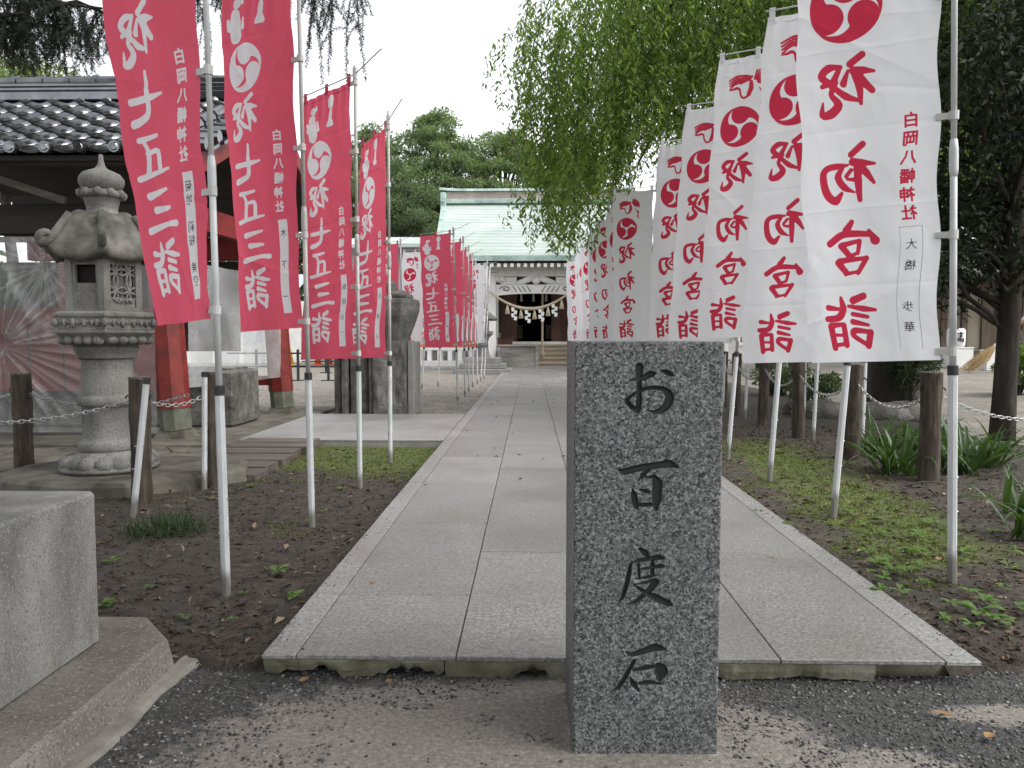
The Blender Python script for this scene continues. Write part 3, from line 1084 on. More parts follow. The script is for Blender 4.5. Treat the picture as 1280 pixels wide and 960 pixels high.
_fc = {}
def char_geo(ch):
    """outline segments and triangles of a character of the built-in font"""
    if ch in _fc:
        return _fc[ch]
    cu = bpy.data.curves.new("lettering", 'FONT')
    cu.body = ch
    cu.resolution_u = 2
    ob = bpy.data.objects.new("lettering", cu)
    COL.objects.link(ob)
    bpy.context.view_layer.update()
    me = ob.to_mesh()
    me.calc_loop_triangles()
    V = np.array([v.co[:2] for v in me.vertices])
    T = np.array([t_.vertices[:] for t_ in me.loop_triangles])
    cnt = {}
    for tr_ in T:
        for a, b in ((tr_[0], tr_[1]), (tr_[1], tr_[2]), (tr_[2], tr_[0])):
            k = (min(a, b), max(a, b))
            cnt[k] = cnt.get(k, 0) + 1
    E = np.array([k for k, c_ in cnt.items() if c_ == 1])
    ob.to_mesh_clear()
    bpy.data.objects.remove(ob)
    bpy.data.curves.remove(cu)
    lo, hi = V.min(0), V.max(0)
    V = V - (lo + hi) / 2
    _fc[ch] = (V, T, E)
    return _fc[ch]


def put_char(A, X, Y, ch, cx, cy, size, bold=0.0, mirror=True, sx=1.0):
    V, T, E = char_geo(ch)
    m = (np.abs(X - cx) < size * .75 * sx) & (np.abs(Y - cy) < size * .75)
    if not m.any():
        return
    u = (X[m] - cx) / size / sx
    v = -(Y[m] - cy) / size
    if mirror:
        u = -u
    ins = np.zeros(u.shape, bool)
    for tr_ in T:
        a, b, c = V[tr_[0]], V[tr_[1]], V[tr_[2]]
        d1 = (u - b[0]) * (a[1] - b[1]) - (a[0] - b[0]) * (v - b[1])
        d2 = (u - c[0]) * (b[1] - c[1]) - (b[0] - c[0]) * (v - c[1])
        d3 = (u - a[0]) * (c[1] - a[1]) - (c[0] - a[0]) * (v - a[1])
        ins |= ((d1 >= 0) & (d2 >= 0) & (d3 >= 0)) | ((d1 <= 0) & (d2 <= 0) & (d3 <= 0))
    dmin = np.full(u.shape, 9.0)
    for a, b in E:
        pa, pb = V[a], V[b]
        dx, dy = pb - pa
        q = dx * dx + dy * dy + 1e-12
        tt = np.clip(((u - pa[0]) * dx + (v - pa[1]) * dy) / q, 0, 1)
        dmin = np.minimum(dmin, np.hypot(u - pa[0] - tt * dx, v - pa[1] - tt * dy))
    A[m] = np.maximum(A[m], (np.where(ins, dmin, -dmin) + bold) * size)


def rect_sd(X, Y, x0, x1, y0, y1):
    return np.minimum(np.minimum(X - x0, x1 - X), np.minimum(Y - y0, y1 - Y))


def strokes_abs(A, X, Y, strokes, cx, cy, sc, ratio=1.0):
    m = (np.abs(X - cx) < sc) & (np.abs(Y - cy) < sc)
    if m.any():
        A[m] = np.maximum(A[m], nib_dist((X[m] - cx) / sc, (Y[m] - cy) / sc, strokes, .7, ratio) * sc)


def crane(A, X, Y, cx, cy, sc):
    st = []
    for k in range(6):                                   # left wing: long primaries fanning forward
        t_ = k / 5
        st.append([(.12 - .04 * k * .5, -.30 - .02 * k + .05 * k, .022), (-.25 - .06 * t_, -.36 + .11 * k * .62, .03), (-.50 - .0 * k + .02 * k, -.26 + .10 * k * .75, .026)][:3] if k < 4 else
                  [(.05, -.24 + .03 * (k - 4), .02), (-.18, -.20 + .06 * (k - 4), .02)])
    for k in range(9):                                   # right wing, curling round and down
        a = R(-95 + 12 * k)
        st.append([(.18 + .10 * math.cos(a), -.12 + .10 * math.sin(a), .016), (.20 + .36 * math.cos(a + .12), -.10 + .36 * math.sin(a + .12), .028)])
    for k in range(4):
        st.append([(.34 + .03 * k, .02 + .03 * k, .014), (.46 + .02 * k, .22, .022), (.44 - .05 * k + .1, .55 - .03 * k, .012)])
    st.append([(.10, -.16, .05), (.12, .02, .07), (.06, .18, .05)])
    st.append([(.10, .18, .035), (-.05, .26, .03), (-.14, .18, .026), (-.18, .02, .026), (-.26, -.03, .04), (-.34, -.01, .035), (-.48, .01, .008)])
    strokes_abs(A, X, Y, st, cx, cy, sc)


FIG_L = [[(-.02, -.36, .10), (-.02, -.34, .10)], [(.12, -.42, .05), (.13, -.36, .04)], [(-.06, -.10, .14), (-.04, .12, .17), (-.02, .34, .19)], [(-.28, -.02, .05), (-.24, .16, .07)], [(.20, .0, .04), (.22, .2, .06)]]
FIG_R = [[(0, -.36, .15), (0, -.25, .14)], [(0, -.05, .07), (0, .08, .08)], [(-.1, .36, .06), (0, .30, .12), (.1, .36, .06)], [(.0, .12, .07), (.0, .3, .1)]]


def banner_fields(kind, X, Y, Wd, H, name_text, detail=True):
    """ink and pen distances; X measured from the free edge, Y from the top"""
    ink = np.full(X.shape, -.05)
    pen = np.full(X.shape, -.05)
    c0 = .345 * Wd
    k = H / 1.96
    if kind == 'red':
        strokes_abs(ink, X, Y, FIG_L, .24 * Wd, .205 * k, .26)
        strokes_abs(ink, X, Y, FIG_R, .60 * Wd, .165 * k, .24)
        tomoe(ink, X, Y, c0, .485 * k, .138)
        for key, fy in (('shuku', .388), ('nana', .518), ('go', .640), ('san', .755), ('mode', .878)):
            put_glyph(ink, X, Y, key, c0 + (.02 if key in ('mode', 'san') else 0), fy * H, 1.0)
        ys0, ys1 = .435 * H, .672 * H
        xs_ = .79 * Wd
        lab = (.745 * Wd, .865 * Wd, .69 * H, .955 * H)
        ink = np.maximum(ink, rect_sd(X, Y, *lab))
    else:
        crane(ink, X, Y, .42 * Wd, .115 * H, .26)
        tomoe(ink, X, Y, c0, .248 * H, .143)
        for key, fy in (('shuku', .408), ('hatsu', .592), ('miya', .752), ('mode', .912)):
            put_glyph(ink, X, Y, key, c0 + .01, fy * H, 1.02)
        ys0, ys1 = .475 * H, .705 * H
        xs_ = .795 * Wd
        lab = (.715 * Wd, .875 * Wd, .715 * H, .975 * H)
        fr = rect_sd(X, Y, *lab)
        pen = np.maximum(pen, .0011 - np.abs(fr))
    if detail:
        for i, ch in enumerate("白岡八幡神社"):
            put_char(ink, X, Y, ch, xs_, ys0 + (i + .5) * (ys1 - ys0) / 6, .064, .030)
        if name_text:
            nn = len(name_text)
            yy0, yy1 = lab[2] + .03, lab[3] - .05
            for i, ch in enumerate(name_text):
                if ch != ' ':
                    put_char(pen, X, Y, ch, (lab[0] + lab[1]) / 2, yy0 + (i + .5) * (yy1 - yy0) / nn, .048, .006)
    return ink, pen


# ------------------------------------------------------------------ banners on poles
def nobori(x, y, z0, kind, a0, a1, lean=(0, 0), label='', group='', zt=2.97, ztop=2.88, H=1.94, Wd=.55, res=.005, seed=0, name_text='', grey=False, amp=.020, bar_rise=0.0, bulge=0.0, rot=0.0, base_h=.86, pinch=0.0, p=1.4):
    rr = random.Random(seed)
    r = root('nobori_banner', label, 'banner', (x, y, z0), rot, group)
    lx, ly = lean
    def pole(z):
        return Vector((lx * z / zt, ly * z / zt, z))
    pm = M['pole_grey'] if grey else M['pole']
    MB().tube([pole(-.12), pole(base_h)], .0185, 8).build('base_tube', M['pole'], r, False)
    MB().tube([pole(base_h - .012), pole(base_h + .028)], .0215, 12).build('tube_cap', M['black_plastic'], r)
    MB().tube([pole(base_h + .02), pole(base_h + .92)], .0135, 10).tube([pole(base_h + .90), pole(zt)], .0115, 10).build('upper_pole', pm, r, True)
    MB().tube([pole(base_h + .80), pole(base_h + .83), pole(base_h + .91), pole(base_h + .95)], [.0145, .0175, .0175, .0135], 10).build('pole_joint', pm, r, True)
    for zb in (.42, .06 + base_h * .25):
        b_ = pole(zb)
        bolt = MB().tube([b_ + Vector((-.024, 0, 0)), b_ + Vector((.024, 0, 0))], .004, 6)
        bolt.build('bolt', M['steel'], r)
    d0 = Vector((math.cos(a0), math.sin(a0), 0))
    cb = pole(ztop + .035)
    MB().tube([cb - d0 * .28 + Vector((0, 0, .12 * (1 if bar_rise else 0) * .9)), cb, cb + d0 * (Wd + .06) + Vector((0, 0, -bar_rise))], .0045, 6).build('crossbar', pm, r)
    MB().tube([pole(ztop + .0), pole(ztop + .075)], .018, 8).build('crossbar_holder', M['clip'], r)
    # cloth
    ngap = .045
    fx = []
    s_ = 0.0
    while s_ < Wd:
        fx.append(s_)
        u = 1 - s_ / Wd
        s_ += res * (.62 if (.70 < u < .9 and res < .007) else 1.0)
    fx.append(Wd)
    sarr = np.array(fx)
    varr = np.linspace(0, 1, int(H / res) + 1)
    SS, VV = np.meshgrid(sarr, varr)
    U = SS / Wd
    Z = ztop - H * VV
    A = a0 + (a1 - a0) * VV ** p + .10 * math.sin(seed) * np.sin(VV * 4 + seed) * VV
    nclip = 4
    ph = seed * 1.7
    edge = ngap + .016 * np.sin(PI * VV * nclip) ** 2
    s_eff = edge + SS * (1 - pinch * VV ** 1.5)
    wave = amp * U ** .8 * (np.sin(U * 5.0 + ph + VV * 2.2) * .8 + .7 * np.sin(U * 9 + VV * 3.1 + ph * 2)) * (.25 + .9 * VV)
    wave += bulge * np.sin(PI * np.clip(U, 0, 1)) * np.sin(PI * VV)
    wave += .006 * fbm(U * 5 + seed, VV * 14, 60 + seed, 3) + .004 * np.sin(U * 38 + VV * 4 + ph) * np.exp(-((VV) / .12) ** 2)
    wave += .005 * np.sin(VV * H * 8 - U * 7 + ph) * (1 - U) * VV
    for q in range(5):                                  # creases left from folding and tugging
        ca_, u0_, v0_ = rr.uniform(-1.2, 1.2), rr.random(), rr.random()
        dd_ = np.abs((SS - u0_ * Wd) * math.sin(ca_) + (VV - v0_) * H * math.cos(ca_))
        wave += rr.uniform(.003, .007) * rr.choice((-1, 1)) * np.exp(-dd_ / .018) * np.exp(-(((SS - u0_ * Wd) * math.cos(ca_) - (VV - v0_) * H * math.sin(ca_)) / .35) ** 2)
    for q in range(1, 6):
        wave += .0022 * np.exp(-np.abs(VV - q / 6) * H / .010) * (1 if q % 2 else -1)
    CX = lx * Z / zt + np.cos(A) * s_eff - np.sin(A) * wave
    CY = ly * Z / zt + np.sin(A) * s_eff + np.cos(A) * wave
    CZ = Z - bar_rise * U * (1 - VV) * .9 - .022 * U * VV * VV + .010 * np.abs(np.sin(U * PI * 2.0)) * (VV < .02) * -1
    V = np.stack([CX, CY, CZ], -1).reshape(-1, 3)
    nx, ny = len(sarr), len(varr)
    i = np.arange(nx * ny).reshape(ny, nx)
    Fq = np.stack([i[:-1, :-1], i[:-1, 1:], i[1:, 1:], i[1:, :-1]], -1).reshape(-1, 4)
    o = mesh_np('cloth', V, Fq, M['cloth_red' if kind == 'red' else 'cloth_white'], r, True)
    ink, pen = banner_fields(kind, Wd - SS, VV * H, Wd, H, name_text, res < .007)
    for nm, arr in (('ink', ink), ('pen', pen)):
        at_ = o.data.attributes.new(nm, 'FLOAT', 'POINT')
        at_.data.foreach_set('value', arr.astype(np.float32).ravel())
    # loops over the bar, and clips to the pole
    for u in (.04, .5, .96):
        cm = MB()
        q = cb + d0 * (ngap + Wd * u) + Vector((0, 0, -bar_rise * u))
        cm.obox(q + Vector((0, 0, -.022)), .032, .006, .075, a0)
        cm.build('hanging_loop', M['loop_red' if kind == 'red' else 'loop_white'], r)
    for k_ in range(nclip + 1):
        zc = ztop - H * (.012 + k_ * .97 / nclip)
        q = pole(zc)
        aa = a0 + (a1 - a0) * ((ztop - zc) / H) ** p
        dd = Vector((math.cos(aa), math.sin(aa), 0))
        mb = MB().tube([q + Vector((0, 0, -.018)), q + Vector((0, 0, .018))], .0185, 10)
        mb.obox(q + dd * .034, .062, .012, .026, aa)
        mb.build('clip', M['clip'], r)
    return r


D = R
# left row: red banners swing back from the poles
L1 = at(283, 742, .02); L2 = at(390, 656, .02); L3 = at(450, 608, .02); L4 = at(488, 578, .02)
GR, GW = 'red banners along the left of the path', 'white banners along the right of the path'
nobori(*L1, .0, 'red', D(161), D(139), (-.03, -.02), 'nearest red banner on the left, its foot in bare soil', GR, seed=3, name_text='菊地 莉桜 美空', amp=.014, pinch=.06, res=.004, zt=3.2, ztop=3.12, H=1.96)
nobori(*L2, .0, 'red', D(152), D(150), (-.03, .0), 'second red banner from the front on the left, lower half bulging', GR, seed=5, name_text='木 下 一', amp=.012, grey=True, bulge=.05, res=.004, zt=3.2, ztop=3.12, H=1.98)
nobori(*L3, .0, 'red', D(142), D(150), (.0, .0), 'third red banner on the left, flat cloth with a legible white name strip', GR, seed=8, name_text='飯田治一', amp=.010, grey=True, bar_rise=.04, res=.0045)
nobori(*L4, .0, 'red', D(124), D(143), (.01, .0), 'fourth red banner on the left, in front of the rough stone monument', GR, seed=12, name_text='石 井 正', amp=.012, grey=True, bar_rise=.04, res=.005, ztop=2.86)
ords = ['second', 'third', 'fourth', 'fifth', 'sixth', 'seventh', 'eighth', 'ninth', 'tenth', 'eleventh', 'twelfth', 'thirteenth', 'fourteenth', 'fifteenth', 'sixteenth']
# right row: white banners facing the visitor
RB = [at(1190, 720, .08), at(1042, 642, .08), at(962, 598, .08), at(910, 571, .08)]
nobori(*RB[0], .08, 'white', D(160), D(149), (-.09, .0), 'nearest white banner on the right, red emblem cut by the top of the photo', GW, seed=2, name_text='大橋 歩華', zt=3.06, ztop=2.89, H=1.98, amp=.014, res=.004, pinch=.06)
nobori(*RB[1], .08, 'white', D(155), D(150), (.20, .0), 'second white banner on the right, half hidden behind the nearest one', GW, seed=4, name_text='佐 藤 花', zt=3.06, ztop=2.87, H=2.0, amp=.016, res=.0045)
nobori(*RB[2], .08, 'white', D(153), D(153), (.19, .0), 'third white banner on the right, its whole red crane and round emblem in view', GW, seed=6, name_text='青木悠人', zt=3.06, ztop=3.02, H=2.0, amp=.02, res=.005)
nobori(*RB[3], .08, 'white', D(153), D(154), (.20, .0), 'fourth white banner on the right, just above the right corner of the granite pillar', GW, seed=9, zt=3.06, ztop=2.96, H=2.0, amp=.018, res=.006)
x4, y4 = RB[3]
protoW = None
for k in range(12):
    xx, yy = x4 - .012 * (k + 1), y4 + 1.1 * (k + 1) + (1.4 if k else 0)
    lab = '%s white banner from the front in the row right of the path' % (['fifth', 'sixth', 'seventh', 'eighth', 'ninth', 'tenth', 'eleventh', 'twelfth', 'thirteenth', 'fourteenth', 'fifteenth', 'last'][k])
    if k < 2:
        last = nobori(xx, yy, .08, 'white', D(152 + 2 * k), D(154), ((.17, .0) if k == 0 else (-.02, 0)), lab, GW, seed=20 + k, zt=3.02, ztop=2.93, H=1.96, amp=.02, res=.009)
        if k == 0: protoW = last
        else: protoW2 = last
    else:
        c_ = copy_tree(protoW2)
        c_.location = (xx, yy, .08)
        c_.rotation_euler = (R(random.uniform(-1.2, 1.2)), R(random.uniform(-2.2, .8)), R(random.uniform(-16, 10)))
        c_['label'] = lab
# far left row
LF = [(572, 500), (581, 494), (586, 488), (591, 483), (597, 478.5), (601, 475.5), (605, 473)]
labs = ['tall red banner beyond the stone monument, fully in view against the green roof', 'red banner just behind the fully visible far red banner', 'red banner third in the far left row', 'red banner fourth in the far left row',
        'red banner fifth in the far left row', 'white banner at the far end of the left row beside the small lantern', 'last white banner of the left row, closest to the shrine']
protoR = None
for k, (px, py) in enumerate(LF):
    x, y = at(px, py, .02)
    if k == 0:
        protoR = nobori(x, y, .0, 'red', D(168), D(160), (-.06, 0), labs[k], GR, seed=31, amp=.014, grey=True, res=.0065, bar_rise=.05, name_text='山 本 健')
    elif k == 1:
        protoR1 = nobori(x, y, .0, 'red', D(150), D(150), (-.02, 0), labs[k], GR, seed=33, amp=.016, grey=True, res=.01, bar_rise=.02)
    elif k < 5:
        c_ = copy_tree(protoR1)
        c_.location = (x, y, .0)
        c_.rotation_euler = (0, R(random.uniform(-.8, .8)), R(random.uniform(-6, 6)))
        c_['label'] = labs[k]
    else:
        c_ = copy_tree(protoW)
        c_.location = (x, y, .0)
        c_.rotation_euler = (0, 0, R(random.uniform(-4, 4)))
        c_['label'] = labs[k]
        c_['group'] = GR.replace('red', 'far')
for k, (px, Yd, kd, lab) in enumerate(((503, 14.6, 'red', 'red banner half hidden behind the stone monument pedestal'), (527, 16.4, 'white', 'white banner left of the tall far red banner'), (547, 17.2, 'white', 'white banner between the monument and the far red banner, partly covered'))):
    c_ = copy_tree(protoR1 if kd == 'red' else protoW)
    c_.location = (ax(px, Yd), Yd, 0)
    c_.rotation_euler = (0, 0, R(12 if kd == 'white' else 10))
    c_['label'] = lab
    c_['group'] = 'second row of banners beside the gravel yard'

# ------------------------------------------------------------------ carved granite pillar
def build_stele():
    xl, yl = at(716, 944, 0.0)
    xr, yr = at(896.5, 945.5, 0.0)
    wid = math.hypot(xr - xl, yr - yl)
    rz = math.atan2(yr - yl, xr - xl)
    r = root('hundred_visits_stone', 'speckled grey granite pillar carved with four black characters, standing before the paved path', 'stone pillar', (xl, yl, 0), rz)
    hgt = 1.072
    dep = .35
    ppm = 180.5 / wid                      # photo pixels per metre on the carved face
    def S_(lst, ox, oy, k):
        return [[((ox + x / k - 717) / ppm, (oy + y / k - 428) / ppm, w / k / ppm) for (x, y, w) in st] for st in lst]
    O = S_([[(285, 150, 40), (285, 220, 36), (284, 300, 27), (284, 400, 28), (284, 500, 30), (272, 578, 28)], [(272, 580, 26), (220, 550, 26), (165, 485, 24), (200, 440, 18), (250, 408, 17)],
            [(250, 408, 16), (330, 368, 20), (420, 356, 21), (500, 362, 24), (560, 400, 38), (582, 455, 43), (560, 520, 40), (510, 570, 32), (440, 592, 22), (370, 580, 6)],
            [(190, 280, 7), (250, 274, 20), (320, 258, 30), (395, 222, 33), (430, 214, 20)], [(497, 188, 12), (545, 203, 27), (590, 222, 24), (622, 242, 6)]], 760, 440, 8)
    H_ = S_([[(105, 240, 12), (165, 266, 38), (300, 232, 40), (440, 205, 40), (600, 182, 42), (710, 172, 46), (800, 205, 20)], [(450, 240, 32), (400, 295, 30), (340, 375, 10)],
             [(272, 462, 10), (292, 540, 36), (305, 620, 42), (318, 685, 30)], [(530, 325, 28), (566, 400, 58), (562, 500, 58), (560, 600, 55), (552, 705, 28)], [(430, 335, 14), (510, 325, 26)],
             [(360, 480, 14), (420, 495, 28), (466, 500, 22)], [(325, 662, 24), (500, 655, 26)]], 760, 560, 9.6)
    D_ = S_([[(385, 122, 24), (435, 165, 38), (455, 200, 24)], [(290, 270, 10), (370, 248, 22), (470, 228, 26), (580, 213, 30), (650, 225, 10)], [(280, 292, 20), (262, 400, 27), (225, 560, 27), (190, 660, 20), (145, 718, 5)],
             [(395, 342, 14), (500, 325, 20), (600, 305, 26), (645, 312, 14)], [(365, 285, 18), (376, 440, 20)], [(515, 240, 24), (515, 390, 24)], [(330, 450, 10), (460, 425, 20), (590, 400, 8)],
             [(315, 510, 8), (420, 492, 15), (530, 470, 22), (580, 492, 12)], [(548, 482, 42), (490, 565, 34), (400, 645, 28), (315, 708, 20), (235, 725, 6)],
             [(320, 515, 12), (430, 592, 28), (560, 660, 44), (680, 712, 36), (745, 732, 8)]], 755, 670, 8.727)
    I_ = S_([[(240, 285, 8), (290, 325, 26), (450, 278, 36), (560, 242, 44), (670, 268, 12)], [(330, 390, 20), (250, 540, 27), (165, 680, 26), (85, 742, 5)], [(285, 575, 10), (322, 650, 34), (380, 725, 16)],
             [(325, 495, 20), (450, 470, 28), (540, 455, 20)], [(588, 445, 36), (622, 505, 72), (600, 592, 30)], [(390, 645, 20), (500, 630, 26), (640, 652, 12)]], 755, 780, 8.727)
    res = .0017
    nx, nz = int(wid / res), int(hgt / res)
    xs_ = np.linspace(0, wid, nx)
    zs_ = np.linspace(0, hgt, nz)
    X, Z = np.meshgrid(xs_, zs_)
    Yd = hgt - Z
    ink = np.full(X.shape, -.05)
    for G_ in (O, H_, D_, I_):
        pts = np.array([p for st in G_ for p in st])
        lo, hi = pts.min(0) - .03, pts.max(0) + .03
        m = (X > lo[0]) & (X < hi[0]) & (Yd > lo[1]) & (Yd < hi[1])
        ink[m] = np.maximum(ink[m], nib_dist(X[m], Yd[m], G_, .7, 1.0, 1.1))
    depth = np.clip(ink * 1.5 + .0002, 0, .0085)
    edge = np.minimum(np.minimum(X, wid - X), hgt - Z)
    ew = .0045 * (1 + 1.1 * np.clip(fbm(X * 22 + 3, Z * 22, 17, 4), 0, 1))
    depth = depth + .0035 * np.clip(1 - edge / ew, 0, 1) ** 2 + .004 * np.clip(1 - edge / .012, 0, 1) * np.clip(fbm(X * 9, Z * 9, 18, 3) - .42, 0, 1) * 4
    depth = depth + .0004 * fbm(X * 60, Z * 60, 3, 3)
    V = np.stack([X, depth, Z], -1).reshape(-1, 3)
    i = np.arange(nx * nz).reshape(nz, nx)
    Fq = np.stack([i[:-1, :-1], i[:-1, 1:], i[1:, 1:], i[1:, :-1]], -1).reshape(-1, 4)
    b = len(V)
    e = .0035
    ex = np.array([(0, e, 0), (wid, e, 0), (wid, dep, 0), (0, dep, 0), (0, e, hgt - .0), (wid, e, hgt), (wid, dep, hgt), (0, dep, hgt)])
    Fq = np.concatenate([Fq, np.array([(b, b + 4, b + 7, b + 3), (b + 1, b + 2, b + 6, b + 5), (b + 2, b + 3, b + 7, b + 6), (b + 4, b + 5, b + 6, b + 7)])])
    V = np.concatenate([V, ex])
    o = mesh_np('carved_shaft', V, Fq, M['stele'], r, False)
    a = o.data.attributes.new('ink', 'FLOAT', 'POINT')
    a.data.foreach_set('value', np.concatenate([ink.ravel(), np.full(8, -.05)]).astype(np.float32))
    # mortar and sand banked round the foot
    mb = MB()
    nn = 44
    rr = random.Random(4)
    vs = []
    for k in range(nn):
        th = 2 * PI * k / nn
        cx, cy = math.cos(th), math.sin(th)
        q = 1 / max(abs(cx) / (wid / 2), abs(cy) / (dep / 2))
        px_, py_ = cx * q + wid / 2, cy * q + dep / 2
        ww = .03 + .03 * rr.random()
        vs += [(px_ - cx * .02, py_ - cy * .02, .004), (px_ + cx * .012, py_ + cy * .012, .0035 + .003 * rr.random()), (px_ + cx * ww, py_ + cy * ww, -.006)]
    fs = []
    for k in range(nn):
        j = (k + 1) % nn
        for q in range(2):
            fs.append((k * 3 + q, j * 3 + q, j * 3 + q + 1, k * 3 + q + 1))
    mb.add(vs, fs)
    mb.build('sand_footing', M['sand'], r, True)


M['sand'] = pmat("packed_sand", [(.3, (.12, .105, .09)), (.55, (.22, .197, .174)), (.75, (.34, .31, .28))], 50, 5, .95, .6, 90, .006)
build_stele()

# ------------------------------------------------------------------ big granite block on its plinth, lower left
r = root('statue_pedestal', 'large weathered granite block on a low stepped plinth at the lower left corner', 'pedestal', (0, 0, 0))
m = MB()
m.box(-2.5, -1.372, .85, 2.37, .112, .600, .010)
m.build('granite_block', M['block'], r)
poly = [(-2.8, .2), (-1.172, .2), (-1.172, 2.405), (-1.338, 2.600), (-2.8, 2.600)]
ring = [(p[0], p[1]) for p in poly]
m = MB()
n5 = len(poly)
ins = [(-2.78, .22), (-1.182, .22), (-1.182, 2.398), (-1.345, 2.588), (-2.78, 2.588)]
out = [(-2.82, .18), (-1.146, .18), (-1.146, 2.415), (-1.323, 2.625), (-2.82, 2.625)]
vs = [(*p, -.03) for p in out] + [(*p, .104) for p in poly] + [(*p, .112) for p in ins]
fs = [tuple(range(2 * n5, 3 * n5))]
for a in range(2):
    for i in range(n5):
        j = (i + 1) % n5
        fs.append((a * n5 + i, a * n5 + j, (a + 1) * n5 + j, (a + 1) * n5 + i))
m.add(vs, fs)
m.build('plinth', M['plinth'], r)
# cement fillet along the plinth
xx = np.linspace(.3, 2.54, 60)
vs = []
for i, yv in enumerate(xx):
    e = .055 + .035 * float(fbm(np.array([yv * 5]), np.array([1.0]), 71, 4)[0]) + (.03 if yv > 2.25 else 0) * (yv - 2.25) / .3
    tp = min(1, (2.54 - yv) / .06 + .12)
    vs += [(-1.16, yv, .020 * tp), (-1.16 + e * .7 * tp, yv, .016 * tp), (-1.16 + e * tp, yv, .006 * tp), (-1.16 + (e + .004) * tp, yv, -.02)]
fs = []
for i in range(len(xx) - 1):
    for k in range(3):
        fs.append((i * 4 + k, i * 4 + k + 1, i * 4 + k + 5, i * 4 + k + 4))
fs.append(tuple((len(xx) - 1) * 4 + k for k in range(4)))
m = MB().add(vs, fs)
m.build('cement_fillet', M['cement'], r)


# ------------------------------------------------------------------ stone lantern
def hexpts(rad, z, ph=-PI / 2):
    return [(rad * math.cos(ph + k * PI / 3), rad * math.sin(ph + k * PI / 3), z) for k in range(6)]


